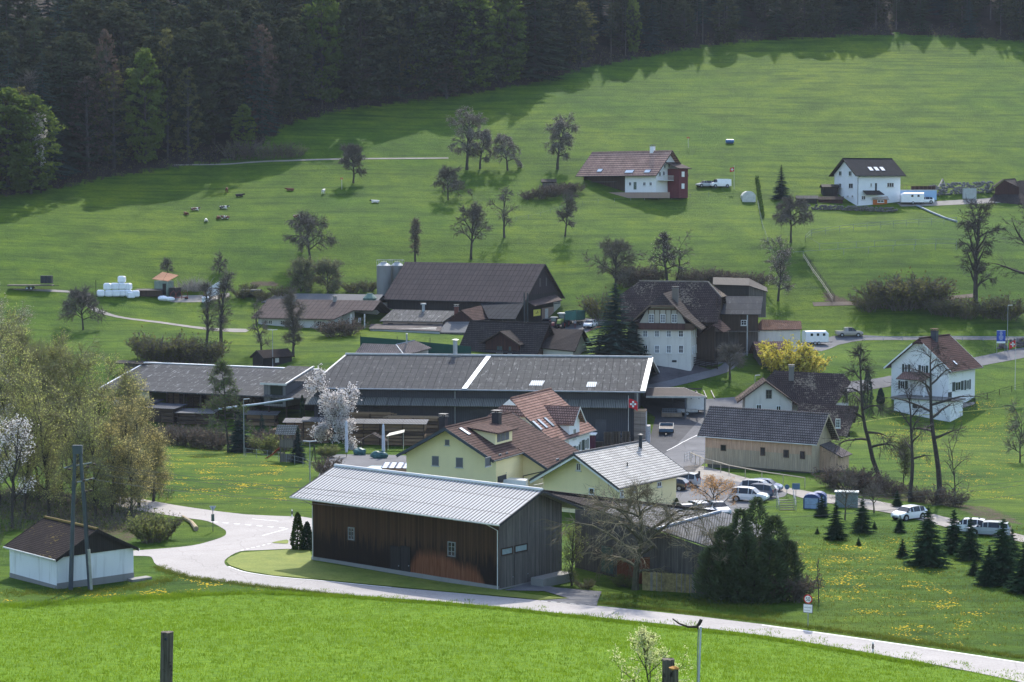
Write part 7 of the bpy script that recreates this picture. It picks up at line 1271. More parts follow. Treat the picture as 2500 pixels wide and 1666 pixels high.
tops = [(-2.6,0,6.6,1.7),(-1.0,.3,8.2,1.7),(.6,.5,9.2,1.8),(2.3,.2,7.6,1.8),(-3.9,-.4,4.8,1.5),(3.6,-.3,5.4,1.5),(-.6,-1.2,6.2,1.8),(1.8,-1.2,5.6,1.8),(-2.4,-1.4,4.4,1.7),(.3,-1.8,3.6,1.6)]
for x, y, hh, rr_ in tops:
 for i in range(1700):
  az_j = r.uniform(0,6.28); f = r.random()**.8; z = hh*f; R_ = rr_*(1-f)**.5*(1.05+.28*math.sin(f*17+x*3+az_j*2)); az = az_j; rad_ = R_*r.uniform(.55,1.15); q = np.array([x+math.cos(az)*rad_, y+math.sin(az)*rad_, z]); d = nrm(np.array([math.cos(az), math.sin(az), .6])); s = nrm(np.cross(d, vrand(r)))*.10; k = len(m.v); L = r.uniform(.25,.6); m.v += [tuple(q-s), tuple(q+s), tuple(q+d*L)]; m.f.append((k,k+1,k+2)); m.m.append(0)
obj('crown', m, leafmat('juniper_sprays', (.030,.050,.022), (.085,.115,.055), .25), t, uv=False); T = MB()
for x, y, hh, rr_ in tops: T.tube([(x*.4,y*.4,-.2),(x,y,hh*.8)], [.12,.03], 5)
obj('trunk', T, BARK, t, uv=False)
SB = [('yellow',L_FORS),('bud',L_BUD),('brown',L_RUSS),('olive',L_OLIVE)]; SBM = {k: meshof('shrub', bush(400+i, h=2.4, w=2.4, stems=46, tw=.024, leaves=5 if k == 'yellow' else (4 if k == 'bud' else 1), lsz=.09, spread=.75, n3=8), [TWIG, lm]) for i, (k, lm) in enumerate(SB)}
def sb(kd, px, py, hpx_, lab, sx=1.0, group=None, name='shrub'):
 g = G(px, py); s = hpx_/(F_PX/g[1])/2.4; o = bpy.data.objects.new(name, SBM[kd]); COL.objects.link(o); o.location = g; o.scale = (s*sx,s*sx,s); o.rotation_euler = (0,0,rf.uniform(0,6)); tag(o, lab, 'shrub', group)
for a in (('yellow',1915,918,90,'bright yellow forsythia, tall left half',1.0),('yellow',1965,918,65,'bright yellow forsythia, lower right half',1.0),('brown',1938,1468,75,'reddish-brown round bush right of the juniper',1.0),('brown',1900,1464,60,'brown bush against the juniper foot',.9),('bud',800,1118,34,'yellow-green shrub right of the wooden play tower',1.0),
 ('brown',800,1165,55,'brown bare shrub at the garden corner by the lamp post',.9),('bud',660,1108,50,'pale budding shrub in the garden by the red slide',1.1),('olive',1465,780,70,'brownish bush on the slope between the tractor yard and the big conifer',1.1),('olive',1430,1438,26,'low green shrub in front of the orange brick panel',1.6),('bud',1520,1432,30,'green shrub at the foot of the mossy bare tree',1.3),
 ('bud',370,1325,75,'thicket of upright stems beside the side road, left part',.9),('olive',395,1318,70,'thicket of upright stems beside the side road, right part',.9),('brown',850,818,45,'brown bush below the stable yard',1.3),('brown',815,822,40,'brown bush left of the low whitewashed wall',1.4)): sb(*a)
HG = [('hedge_bush','bare olive bush in the row behind the lumber shed', [(370,884,78),(405,886,64),(438,888,74),(470,889,66),(500,890,70)], 'olive'), ('hedge_bush','dark scrub bush in the belt below the lumber yard', [(385,1080,46),(415,1084,50),(445,1088,54),(475,1092,50),(505,1095,56),(535,1099,50),(610,1104,44),(665,1095,60),(690,1100,50)], 'brown'),
   ('bank_bush','bare twiggy bush on the shaded bank above the road at right', [(2160,752,70),(2195,755,85),(2230,752,90),(2265,750,80),(2420,775,60),(2460,780,60),(2120,760,50),(2320,772,50),(2290,768,40),(2360,778,45)], 'olive'), ('stream_bush','grey-brown bush on the stream bank below the larch-clad barn', [(2040,1190,50),(2075,1195,60),(2110,1200,55),(2140,1205,50),(2180,1212,40),(2240,1225,36),(2280,1232,50),(2330,1238,36)], 'brown'),
   ('hedge_bush','bare hedge bush behind the old farmhouse', [(1560,690,50),(1600,690,40),(1680,692,36),(1720,694,44),(1760,698,40),(1800,702,44),(1840,706,44),(1530,700,50)], 'brown'), ('garden_bush','dark bush in the small orchard garden left of the hill farmhouse', [(1290,488,24),(1320,486,30),(1350,480,34),(1380,474,30),(1405,470,26)], 'brown'), ('verge_bush','low scrub on the slope behind the stable', [(640,735,30),(690,728,36),(860,715,30),(900,712,30),(590,728,30),(610,715,26)], 'olive')]
for nm, lab, lst, kd in HG:
 for px, py, hp in lst: sb(kd, px, py, hp, lab, 1.25, lab.split(' ', 1)[1], nm)
m = MB(); r = random.Random(3)
for i in range(2500):
 t_ = r.random(); g = G(1848+t_*14, 440+t_*95); z = r.uniform(0,1.1); leafq(m, g+np.array([r.uniform(-.4,.4), r.uniform(-.6,.6), z]), .16, r, 0, 0)
tag(obj('clipped_hedge', m, L_THUJA, uv=False), 'narrow clipped hedge running downhill beside the greenhouse', 'hedge')
Yn = 24.0; gx_ = P(1606,1700,Yn); zt_ = P(1606,1500,Yn)[2]; gz = H(gx_[0], Yn); T, Cn = broadleaf(501, h=zt_-gz, spread=.72, tr=.014, fork=.40, n1=16, n2=7, n3=7, up=.6, droop=0, shape='cone', tw=.0016, leaves=4, lsz=.012, twl=.10, n4=0, lcl=.02, rs=.12)
for mb_ in (T,): mb_.v = [(a*1, b*1, c_) for a, b, c_ in mb_.v]
t = thing('sapling', 'young sapling with pale yellow-green leaves beside the foreground fence post', 'tree', (gx_[0], Yn, gz)); obj('trunk', T, BARKG, t, uv=False); obj('crown', Cn, [BARKG, L_YEL], t, uv=False)
def Hv(x, y):
 fx = np.clip((x-GX0)/GS, 0, len(_gx)-1.001); fy = np.clip((y-GY0)/GS, 0, len(_gy)-1.001); i, j = fx.astype(int), fy.astype(int); a, b = fx-i, fy-j
 z0, z1, z2, z3 = GZ[j,i], GZ[j,i+1], GZ[j+1,i], GZ[j+1,i+1]; return np.where(a+b <= 1, z0+a*(z1-z0)+b*(z2-z0), z3+(1-a)*(z2-z3)+(1-b)*(z1-z3))
RS = np.random.RandomState(6); BL = []
def blades(x, y, n, rad, h0, h1, w, mi):          # n blades round every point
 x = np.repeat(x, n); y = np.repeat(y, n); k = len(x); x = x+RS.normal(0, rad, k); y = y+RS.normal(0, rad, k); z = Hv(x, y); h = RS.uniform(h0, h1, k); a = RS.uniform(0, 6.28, k); dx, dy = np.cos(a)*w, np.sin(a)*w; lx, ly = RS.normal(0, .35, k)*h, RS.normal(0, .35, k)*h
 BL.append((np.stack([np.stack([x-dx, y-dy, z-.03], 1), np.stack([x+dx, y+dy, z-.03], 1), np.stack([x+lx, y+ly, z+h], 1)], 1).reshape(-1, 3), mi))
def along(pix, n, wd):
 w = np.array([G(*p)[:2] for p in pix]); d = np.linalg.norm(np.diff(w, axis=0), axis=1); cum = np.concatenate([[0], np.cumsum(d)]); s_ = RS.uniform(0, cum[-1], n); return np.interp(s_, cum, w[:,0])+RS.normal(0, .3, n), np.interp(s_, cum, w[:,1])+RS.normal(0, wd, n)
FE = [(300,1464),(480,1454),(620,1449),(845,1458),(1062,1474),(1220,1488),(1527,1521),(1860,1558),(2268,1628)]
blades(*along(FE, 2600, .35), 7, .12, .12, .36, .022, 0); blades(*along([(-20,1484),(140,1474),(300,1464),(480,1454)], 900, 1.2), 7, .12, .1, .35, .022, 0)
blades(*along([(1470,1474),(1860,1516),(2200,1564),(2500,1607)], 1500, .3), 7, .12, .08, .32, .022, 1); blades(*along([(381,1384),(420,1400),(470,1412),(640,1434),(845,1456)], 800, .3), 7, .12, .1, .3, .022, 1); blades(*along([(0,1450),(250,1445),(420,1415)], 700, 1.0), 7, .12, .08, .3, .022, 1); blades(*along([(1480,1462),(1700,1470),(1900,1500)], 700, 1.6), 7, .12, .08, .3, .022, 1)
fx_ = RS.uniform(-48, 42, 30000); fy_ = RS.uniform(100, 178, 30000); mk = np.array([mask[int((b-GY0)/GS), int((a-GX0)/GS), 3] > .5 for a, b in zip(fx_, fy_)]); blades(fx_[mk], fy_[mk], 4, .16, .10, .24, .03, 0)
fx_ = RS.uniform(24, 62, 9000); fy_ = RS.uniform(152, 232, 9000); mk = np.array([P_[1] < 1618+0*P_[0] and P_[0] > 1900 and P_[1] < 1500+(P_[0]-1720)*.145 and P_[1] > 1285 for P_ in [proj((a, b, H(a, b))) for a, b in zip(fx_, fy_)]]); blades(fx_[mk], fy_[mk], 4, .2, .06, .26, .03, 1)
nb_ = [len(b[0])//3 for b in BL]; VV = np.concatenate([b[0] for b in BL]); FF = np.arange(len(VV)).reshape(-1, 3); me = bpy.data.meshes.new('grass_tufts'); me.vertices.add(len(VV)); me.vertices.foreach_set('co', VV.ravel()); me.loops.add(len(VV)); me.loops.foreach_set('vertex_index', FF.ravel()); me.polygons.add(len(FF)); me.polygons.foreach_set('loop_start', np.arange(0, len(VV), 3)); me.polygons.foreach_set('loop_total', np.full(len(FF), 3))
for mt in (leafmat('field_grass_blades', (.09,.165,.007), (.19,.29,.018), .45), leafmat('verge_grass_blades', (.065,.11,.012), (.15,.175,.03), .4)): me.materials.append(mt)
me.polygons.foreach_set('material_index', np.concatenate([np.full(n, b[1]) for n, b in zip(nb_, BL)])); me.update(); me.validate(); o = bpy.data.objects.new('grass_tufts', me); COL.objects.link(o); kind(tag(o, 'grass blades and tufts of the field, verges and lower meadow', 'grass'), 'stuff')
# ================================================================ vehicles
PAINTS = {}
def paint(name, col, r_=.3):
 if name in PAINTS: return PAINTS[name]
 m, nt, b = newmat(name); b.inputs['Base Color'].default_value = (*col, 1); b.inputs['Roughness'].default_value = r_; b.inputs['Coat Weight'].default_value = .5; b.inputs['Specular IOR Level'].default_value = .4
 f = noise(nt, 1.5, 3, N(nt, 'ShaderNodeTexCoord').outputs['Object']); nt.links.new(ramp(nt, f, [(.3, sc(col, .9)), (.7, sc(col, 1.03))]).outputs[0], b.inputs['Base Color']); PAINTS[name] = m; return m
P_WHITE, P_SILV, P_BLUE, P_DARK, P_GREY = paint('white_car_paint', (.74,.75,.76)), paint('silver_car_paint', (.38,.40,.42)), paint('dark_blue_car_paint', (.03,.055,.11)), paint('black_car_paint', (.02,.022,.027)), paint('champagne_car_paint', (.26,.24,.22))
HEADL, TAILL = plain('headlight', (.55,.58,.6), .15, .1, 3, 0, .6), plain('tail_light', (.30,.012,.012), .3, .1)
PROF = {  # stations: x, underside, belt, roof, half width belt, half width roof, pane above belt?
 'hatch': (4.1, 1.76, [(-2.05,.55,.60,.62,.70,.66,0),(-1.98,.30,.86,.98,.84,.76,0),(-1.55,.22,.92,1.38,.88,.66,1),(-.9,.22,.92,1.47,.88,.64,1),(.1,.22,.92,1.46,.88,.64,1),(.55,.22,.92,1.40,.88,.64,1),(1.15,.22,.90,.96,.88,.78,1),(1.75,.26,.78,.82,.84,.74,0),(2.02,.36,.60,.62,.72,.66,0)]),
 'estate': (4.5, 1.78, [(-2.25,.50,.62,.66,.72,.68,0),(-2.2,.28,.88,.98,.84,.78,0),(-1.95,.22,.93,1.36,.88,.68,1),(-1.2,.22,.93,1.46,.88,.65,1),(.0,.22,.93,1.46,.88,.65,1),(.5,.22,.93,1.40,.88,.65,1),(1.15,.22,.90,.96,.88,.80,1),(1.9,.26,.76,.80,.84,.74,0),(2.22,.36,.58,.60,.72,.66,0)]),
 'suv': (4.5, 1.86, [(-2.25,.55,.68,.72,.76,.72,0),(-2.18,.38,.96,1.06,.88,.82,0),(-1.85,.30,1.02,1.58,.92,.70,1),(-1.1,.30,1.02,1.68,.92,.68,1),(.1,.30,1.02,1.66,.92,.68,1),(.55,.30,1.02,1.58,.92,.68,1),(1.15,.30,1.02,1.08,.92,.82,1),(1.9,.34,.95,.99,.88,.80,0),(2.22,.45,.70,.72,.78,.72,0)]),
 'van': (5.0, 1.92, [(-2.5,.45,.9,.95,.90,.88,0),(-2.46,.30,1.15,1.90,.95,.84,0),(-1.5,.28,1.18,1.97,.96,.83,0),(.5,.28,1.18,1.97,.96,.83,0),(1.05,.28,1.18,1.90,.96,.80,1),(1.75,.28,1.12,1.20,.95,.86,1),(2.3,.32,.95,.98,.90,.82,0),(2.48,.42,.65,.67,.80,.75,0)]),
 'pickup': (5.2, 1.86, [(-2.6,.50,.98,.99,.88,.86,0),(-2.55,.40,1.08,1.09,.92,.88,0),(-1.0,.34,1.08,1.09,.92,.88,0),(-.95,.34,1.06,1.72,.92,.70,0),(-.3,.34,1.06,1.78,.92,.68,1),(.55,.34,1.06,1.74,.92,.68,1),(1.25,.34,1.06,1.12,.92,.82,1),(2.2,.38,1.0,1.04,.90,.82,0),(2.55,.48,.75,.77,.80,.74,0)])}
def wheel(parent, x, y, r=.32, w=.22):
 t = MB(); t.tube([(x, y-w/2, r), (x, y+w/2, r)], r, 16); o = obj('wheel', t, RUBBER, parent, uv=False); q = MB(); s = 1 if y > 0 else -1; q.tube([(x, y+s*(w/2+.005), r), (x, y+s*(w/2+.02), r)], r*.62, 10); obj('rim', q, STEEL, o, uv=False); return o
def car(kind_, mat, px, py, yaw, label, cat='car', name='parked_car', scale=1.0, glass=None, group=None, g=None):
 L, W_, st = PROF[kind_]; g = G(px, py) if g is None else g; t = thing(name, label, cat, g, R(yaw), group); body, gl = MB(), MB()
 def ring(s): x, zb, zt, zr, wb, wr, _ = s; return [np.array(p) for p in ((x,-wb*.93,zb),(x,-wb,(zb+zt)*.5),(x,-wb*.97,zt),(x,-wr,zr),(x,wr,zr),(x,wb*.97,zt),(x,wb,(zb+zt)*.5),(x,wb*.93,zb))]
 for a, b in zip(st[:-1], st[1:]):
  A, B_ = ring(a), ring(b)
  for k in range(7):
   side = k in (2, 4); top = k == 3; cab = b[6] and a[6] or (b[6] or a[6]) ; isg = False
   if side and a[6] and b[6]: isg = True
   if top and abs(a[3]-b[3]) > .25 and (a[6] and b[6] or kind_ in ('hatch','estate','suv') and (a[6] or b[6])): isg = True
   if side and not isg and (a[6] != b[6]) and kind_ != 'van': isg = False
   (gl if isg else body).face([A[k], B_[k], B_[k+1], A[k+1]])
  body.face([A[7], B_[7], B_[0], A[0]])
 body.face(ring(st[0])[::-1]); body.face(ring(st[-1]))
 cx = [s for s in st if s[6]]
 for s in cx[1:-1]:
  for sg in (-1, 1): gl2 = np.array([s[0], sg*s[4]*.975, s[2]]); q = np.array([s[0], sg*s[5]*1.015, s[3]-.02]); body.tube([gl2, q], .035, 4)
 if kind_ == 'pickup': body.box(-2.45,-.75,1.085,-1.05,.75,1.10)
 obj('body', body, mat, t, uv=False); obj('windows', gl, glass or GLASS, t, uv=False)
 wb_ = L*.29
 for x in (-wb_, wb_*1.05):
  for s in (-1, 1): wheel(t, x, s*(W_/2-.11), .33 if kind_ != 'suv' else .37)
  m = MB()
  for s in (-1, 1): m.tube([(x, s*(W_/2+.002), .35), (x, s*(W_/2-.25), .35)], .41 if kind_ != 'suv' else .45, 14)
  obj('wheel_arch', m, RUBBER, t, uv=False)
 xf, xb = L/2-.08, -L/2+.04; zl = .66 if kind_ in ('hatch','estate') else .82
 for s in (-1, 1):
  m = MB(); m.box(xf-.2, s*.62-.14, zl-.06, xf+.0, s*.62+.14, zl+.08); obj('headlight', m, HEADL, t, uv=False); m = MB(); m.box(xb-.03, s*.68-.1, zl, xb+.12, s*.68+.1, zl+.28); obj('tail_light', m, TAILL, t, uv=False); m = MB(); m.box(.75, s*(W_/2+.02)-.09, .95, .9, s*(W_/2+.02)+.09, 1.08); obj('mirror', m, mat, t, uv=False)
 m = MB(); m.box(xb-.04,-.26,.52,xb+.0,.26,.63); obj('number_plate', m, WHITE, t, uv=False); m = MB(); m.box(xf-.08,-.5,.30,xf+.05,.5,.48); obj('grille', m, RUBBER, t, uv=False)
 t.scale = (scale,)*3; return t
car('estate', P_GREY, 1528,1080,82,'champagne estate car seen from behind beside the tall wrapped stack')
car('hatch', P_WHITE, 1441,800,250,'white hatchback with dark windscreen parked in the farmyard by the tractor'); car('pickup', P_WHITE, 1812,857,186,'white pickup under the roof edge right of the old farmhouse', 'pickup', 'pickup_truck', .85); car('pickup', P_GREY, 2073,822,2,'grey-brown pickup coupled to the horse trailer', 'pickup', 'pickup_truck')
car('van', P_WHITE, 1758,458,196,'white van on the drive right of the hill farmhouse', 'van', 'delivery_van'); car('estate', P_SILV, 1722,457,200,'silver car half behind the white van by the hill farmhouse'); car('hatch', P_WHITE, 2258,497,186,'white car beside the caravan at the tall white house')
car('suv', P_WHITE, 1829,1225,-22,'front white car with high roof in the car park row'); car('suv', P_BLUE, 1846,1215,158,'dark blue car with visible tail lights in the car park row', glass=GLASS); car('suv', P_SILV, 1853,1206,-22,'pale silver car third in the car park row'); car('hatch', paint('mid_blue_car_paint',(.05,.10,.22)), 1869,1199,-22,'blue car farthest back in the car park row')
car('suv', P_SILV, 1664,1187,158,'silver car with red tail light appearing behind the smaller yellow house'); car('hatch', P_DARK, 1640,1196,158,'black car mostly hidden behind the smaller yellow house')
for px, py, m_, lab in ((1675,1262,P_DARK,'dark car at the left end of the row behind the barn wing'), (1712,1258,P_WHITE,'white car in the middle of the row behind the barn wing'), (1750,1256,P_SILV,'silver car at the right of the row behind the amber tree')): car('estate', m_, px, py, -70, lab)
car('van', P_WHITE, 1228,1216,172,'white van parked between the two yellow houses', 'van', 'delivery_van', 1.15)
car('hatch', P_WHITE, 2219,1268,214,'white car on the lane left of the tallest fir'); car('hatch', P_WHITE, 2366,1300,160,'white car on the lane hidden behind the firs, left one'); car('estate', P_SILV, 2413,1307,162,'silver car on the lane between the firs at right'); car('estate', P_DARK, 1334,797,265,'dark car behind the dark chalet ridge in the farmyard')
def boxtrailer(name, lab, cat, px, py, yaw, L, W_, Hh, mat, z0=.55, open_=False, windows=0, rnd_=.25, wh=2, wheels=None, floor=None, g=None, draw=1.2):
 g = G(px, py) if g is None else g; t = thing(name, lab, cat, g, R(yaw)); m = MB()
 if open_:
  m.box(-L/2,-W_/2,z0,L/2,W_/2,z0+.08); 
  for a in ((-L/2,-W_/2,L/2,-W_/2+.05),(-L/2,W_/2-.05,L/2,W_/2),(-L/2,-W_/2,-L/2+.05,W_/2),(L/2-.05,-W_/2,L/2,W_/2)): m.box(a[0],a[1],z0+.08,a[2],a[3],z0+Hh)
 else:
  r_ = rnd_; pr = [(-W_/2,z0),(-W_/2,z0+Hh-r_),(-W_/2+r_*.35,z0+Hh-r_*.3),(-W_/2+r_,z0+Hh),(W_/2-r_,z0+Hh),(W_/2-r_*.35,z0+Hh-r_*.3),(W_/2,z0+Hh-r_),(W_/2,z0)]; xs = [(-L/2,1),(L/2-r_*1.2,1),(L/2,.82)]
  vs = [(x, y*(1 if k == 1 else .97), z0+(z-z0)*k) for x, k in xs for y, z in pr]; n = len(pr); m.mesh(vs, [tuple(range(n))[::-1], tuple(range(2*n,3*n))]+[(j*n+i, (j+1)*n+i, (j+1)*n+(i+1) % n, j*n+(i+1) % n) for j in range(2) for i in range(n)])
 obj('body', m, mat, t, uv=False)
 if floor: m = MB(); m.box(-L/2+.06,-W_/2+.06,z0+.085,L/2-.06,W_/2-.06,z0+.11); obj('floor', m, floor, t, uv=False)
 for i in range(windows):
  for s in (-1, 1): m = MB(); x = -L*.3+i*L*.27; m.box(x, s*W_/2-.02, z0+Hh*.55, x+.5, s*W_/2+.02, z0+Hh*.78); obj('window', m, GLASS, t, uv=False)
 for i in range(wh): 
  for s in (-1, 1): wheel(t, (i-(wh-1)/2)*.8-.1, s*(W_/2-.05), .33)
 m = MB(); m.box(L/2,-.06,z0-.15,L/2+draw,.06,z0-.05); m.box(-L/2,-W_/2+.1,z0-.12,L/2,W_/2-.1,z0-.005); obj('drawbar', m, DARKM, t, uv=False); return t
boxtrailer('horse_trailer','white horse trailer with three small windows behind the grey pickup','trailer',1990,842,16,4.6,2.0,2.1,P_WHITE,windows=3,rnd_=.4)
boxtrailer('caravan','white touring caravan with dark side windows beside the tall white house','caravan',2226,499,180,5.2,2.1,2.2,P_WHITE,z0=.45,windows=2,rnd_=.5,wh=1)
boxtrailer('box_trailer','white box trailer standing under the carport','trailer',1699,1008,178,3.0,1.9,1.95,P_WHITE,rnd_=.1,wh=1)
boxtrailer('open_trailer','low empty flatbed trailer in front of the white box trailer under the carport','trailer',1678,1014,2,3.2,1.7,.35,STEEL,open_=True,wh=1)
tb = boxtrailer('open_trailer','blue tipping trailer with open grey bed in the sawmill yard','trailer',1627,1056,-96,3.4,2.1,.5,paint('blue_trailer_paint',(.05,.12,.2),.5),open_=True,wh=1,floor=plain('trailer_boards',(.2,.17,.15),.8)); tb.rotation_euler[1] = R(9)
tg = boxtrailer('farm_trailer','green high-sided farm trailer behind the tractor','trailer',1404,793,245,4.6,2.3,1.7,plain('green_trailer_paint',(.04,.13,.11),.5),z0=1.0,open_=True)
t = boxtrailer('flat_trailer','long flat wooden farm trailer at the far left of the upper meadow','trailer',75,708,2,8.6,2.3,.12,plain('weathered_deck',(.26,.22,.17),.9),z0=.9,open_=True,wh=2)
def tractor(px, py, yaw, lab, hood, cab, rimc, s=1.0):
 g = G(px, py); t = thing('tractor', lab, 'tractor', g, R(yaw)); m = MB(); m.mesh([(0,-.45,.9),(2.0,-.38,.85),(2.0,.38,.85),(0,.45,.9),(0,-.42,1.75),(1.85,-.32,1.5),(1.85,.32,1.5),(0,.42,1.75)], [(0,3,2,1),(4,5,6,7),(0,1,5,4),(1,2,6,5),(2,3,7,6),(3,0,4,7)]); obj('hood', m, hood, t, uv=False)
 m = MB(); m.mesh([(-1.5,-.75,1.1),(.1,-.65,1.1),(.1,.65,1.1),(-1.5,.75,1.1),(-1.4,-.65,2.6),(-.05,-.6,2.6),(-.05,.6,2.6),(-1.4,.65,2.6)], [(0,3,2,1),(4,5,6,7),(0,1,5,4),(1,2,6,5),(2,3,7,6),(3,0,4,7)]); obj('cab', m, plain('cab_glass',(.03,.06,.05),.15,.1,1,0,.5), t, uv=False)
 m = MB(); m.box(-1.6,-.8,2.6,.15,.8,2.78); obj('cab_roof', m, cab, t, uv=False); m = MB()
 for x, y in ((-1.5,-.75),(-1.5,.75),(.05,-.65),(.05,.65)): m.tube([(x,y,1.1),(x*.93,y*.88,2.6)], .05, 5)
 m.box(-1.6,-.35,.6,1.9,.35,1.1); obj('chassis', m, DARKM, t, uv=False)
 for x, r_, w_, y in ((-.8,.88,.5,.95),(1.55,.6,.4,.85)):
  for sg in (-1, 1): q = MB(); q.tube([(x, sg*y-w_/2, r_), (x, sg*y+w_/2, r_)], r_, 18); o = obj('wheel', q, RUBBER, t, uv=False); q = MB(); q.tube([(x, sg*(y+w_/2+.01), r_), (x, sg*(y+w_/2+.04), r_)], r_*.55, 12); obj('rim', q, rimc, o, uv=False)
 for sg in (-1, 1): q = MB(); q.box(-1.6, sg*.95-.28, 1.78, -.1, sg*.95+.28, 1.84); obj('mudguard', q, hood, t, uv=False)
 t.scale = (s,)*3
tractor(1371,800,252,'green tractor with pale cab roof in the farmyard by the big dark barn', plain('yellow_green_hood',(.24,.30,.06),.4), OFFW, plain('red_rim',(.28,.03,.03),.5)); tractor(1352,803,262,'small red tractor with loader left of the green tractor', plain('red_hood',(.16,.03,.03),.5), plain('grey_cab_roof',(.25,.28,.3),.5), DARKM, .8)
# ================================================================ people and animals (skeleton skinned to one surface)
def skinned(name, verts, edges, radii, parent, mats, matf=None, sub=1):
 me = bpy.data.meshes.new(name); me.from_pydata(verts, edges, []); pass
 o = bpy.data.objects.new('tmp_'+name, me); COL.objects.link(o); o.modifiers.new('s', 'SKIN')
 for i, r_ in enumerate(radii): me.skin_vertices[0].data[i].radius = (r_, r_)
 me.skin_vertices[0].data[0].use_root = True; s_ = o.modifiers.new('d', 'SUBSURF'); s_.levels = s_.render_levels = sub
 dg = bpy.context.evaluated_depsgraph_get(); ev = o.evaluated_get(dg); m2 = bpy.data.meshes.new_from_object(ev); m2.name = name; bpy.data.objects.remove(o); m2.materials.clear()
 for m in mats: m2.materials.append(m)
 for p in m2.polygons: p.use_smooth = True; p.material_index = matf(p.center) if matf else 0
 k = bpy.data.objects.new(name, m2); COL.objects.link(k); k.parent = parent; return k
SKIN = plain('skin', (.42,.26,.19), .6, .1)
g = G(1404,803); t = thing('person', 'person in grey top and red-brown trousers standing between tractor and white car', 'person', g, R(250))
pv = [(0,0,.95),(0,0,1.15),(0,0,1.38),(0,0,1.5),(.02,0,1.60),(.03,0,1.70),(0,.19,1.38),(.03,.24,1.12),(.1,.22,.9),(0,-.19,1.38),(.04,-.25,1.12),(.12,-.2,.92),(0,.1,.88),(.03,.12,.48),(-.02,.13,.08),(.1,.14,.03),(0,-.1,.88),(.0,-.12,.48),(.0,-.13,.08),(.12,-.14,.03)]
body = skinned('body', pv, [(0,1),(1,2),(2,3),(3,4),(4,5),(2,6),(6,7),(7,8),(2,9),(9,10),(10,11),(0,12),(12,13),(13,14),(14,15),(0,16),(16,17),(17,18),(18,19)], [.15,.15,.17,.065,.10,.09,.07,.05,.035,.07,.05,.035,.1,.065,.045,.04,.1,.065,.045,.04], t, [SKIN, plain('grey_top',(.27,.26,.26),.9), plain('red_brown_trousers',(.15,.05,.045),.9), DARKM], lambda c_: 0 if c_[2] > 1.5 or (c_[2] < 1.0 and abs(c_[1]) > .2) else 1 if c_[2] > .95 else 2 if c_[2] > .1 else 3)
m = MB(); m.blob(.0,0,1.72,.105,.10,.09,8,5); obj('hair', m, plain('dark_hair',(.05,.035,.025),.9), t, uv=False)
def cowmat(name, base, patch_, th=.5, s_=1.3):
 m, nt, b = newmat(name); f = noise(nt, s_, 2, N(nt, 'ShaderNodeTexCoord').outputs['Object']); nt.links.new(ramp(nt, f, [(th-.02, base), (th+.02, patch_)]).outputs[0], b.inputs['Base Color']); b.inputs['Roughness'].default_value = .85; return m
CB, CBW, CK, CW, CWK = cowmat('brown_hide',(.12,.045,.025),(.16,.07,.04)), cowmat('brown_white_hide',(.13,.05,.03),(.6,.56,.5),.52), cowmat('black_hide',(.02,.018,.018),(.03,.028,.028)), cowmat('white_hide',(.62,.58,.52),(.66,.62,.57)), cowmat('black_white_hide',(.02,.018,.018),(.6,.57,.53),.5)
def cow(px, py, yaw, lying, mat, lab, headm=None):
 g = G(px, py); t = thing('cow', lab, 'cow', g, R(yaw)); dz = -.62 if lying else 0; B = lambda x, y, z: (x, y, z+dz)
 v = [B(-.75,0,1.15),B(-.25,0,1.10),B(.35,0,1.10),B(.75,0,1.18),B(1.1,0,1.35),(1.38,.0,1.42+dz),(1.62,0,1.22+dz),B(-.98,0,1.25),(-1.02,0,.75+dz*.6),(1.36,.2,1.5+dz),(1.36,-.2,1.5+dz)]; e = [(0,1),(1,2),(2,3),(3,4),(4,5),(5,6),(0,7),(7,8),(5,9),(5,10)]; rr_ = [.34,.40,.38,.30,.19,.15,.10,.14,.03,.04,.04]
 for x, sg, a in ((-.75,1,0),(-.75,-1,0),(.6,1,1),(.6,-1,1)):
  n = len(v); anc = 0 if a == 0 else 3
  if lying: v += [(x,sg*.3,.30),(x+.35,sg*.46,.14),(x+.02,sg*.5,.08)] ; rr_ += [.15,.09,.06]
  else: v += [(x,sg*.2,.85),(x+(-.08 if a == 0 else .03),sg*.21,.5),(x+(.02 if a == 0 else .0),sg*.21,.04)]; rr_ += [.15,.075,.06]
  e += [(anc,n),(n,n+1),(n+1,n+2)]
 hm = headm or mat; skinned('body', v, e, rr_, t, [mat, hm], lambda c_: 1 if c_[0] > 1.15 else 0); t.scale = (.85,)*3
COWS = [('b1',2035,262,95,0,CB,'brown cow standing with its rear to the viewer, topmost of the herd'), ('b1',2148,298,20,1,CK,'black cow lying right of the topmost brown one'), ('b1',1672,462,120,1,CB,'reddish cow lying at the left end of the herd'), ('b1',1748,422,20,1,CBW,'brown and white cow lying next to the leftmost one'), ('b1',2005,406,0,1,CWK,'black and white cow lying below the wire post'), ('b1',1850,522,100,1,CW,'white cow lying lowest in the herd'), ('b1',1962,498,110,1,CB,'brown cow lying in front of the brown-white pair'),
  ('b1',2025,496,180,1,CBW,'brown and white cow lying right behind another brown cow'), ('b2',400,246,170,1,CB,'dark reddish cow lying alone in the upper pasture'), ('b2',697,276,80,0,CW,'white cow standing alone in the upper pasture'), ('b2',1165,354,175,1,CW,'white cow with black head lying at the right of the herd'), ('b2',460,488,5,1,CBW,'brown and white cow lying low in a hollow above the apple tree')]
for k, x, y, yaw, ly, m_, lab in COWS: cow(*c(k,x,y), yaw, ly, m_, lab, CK if 'black head' in lab else None)
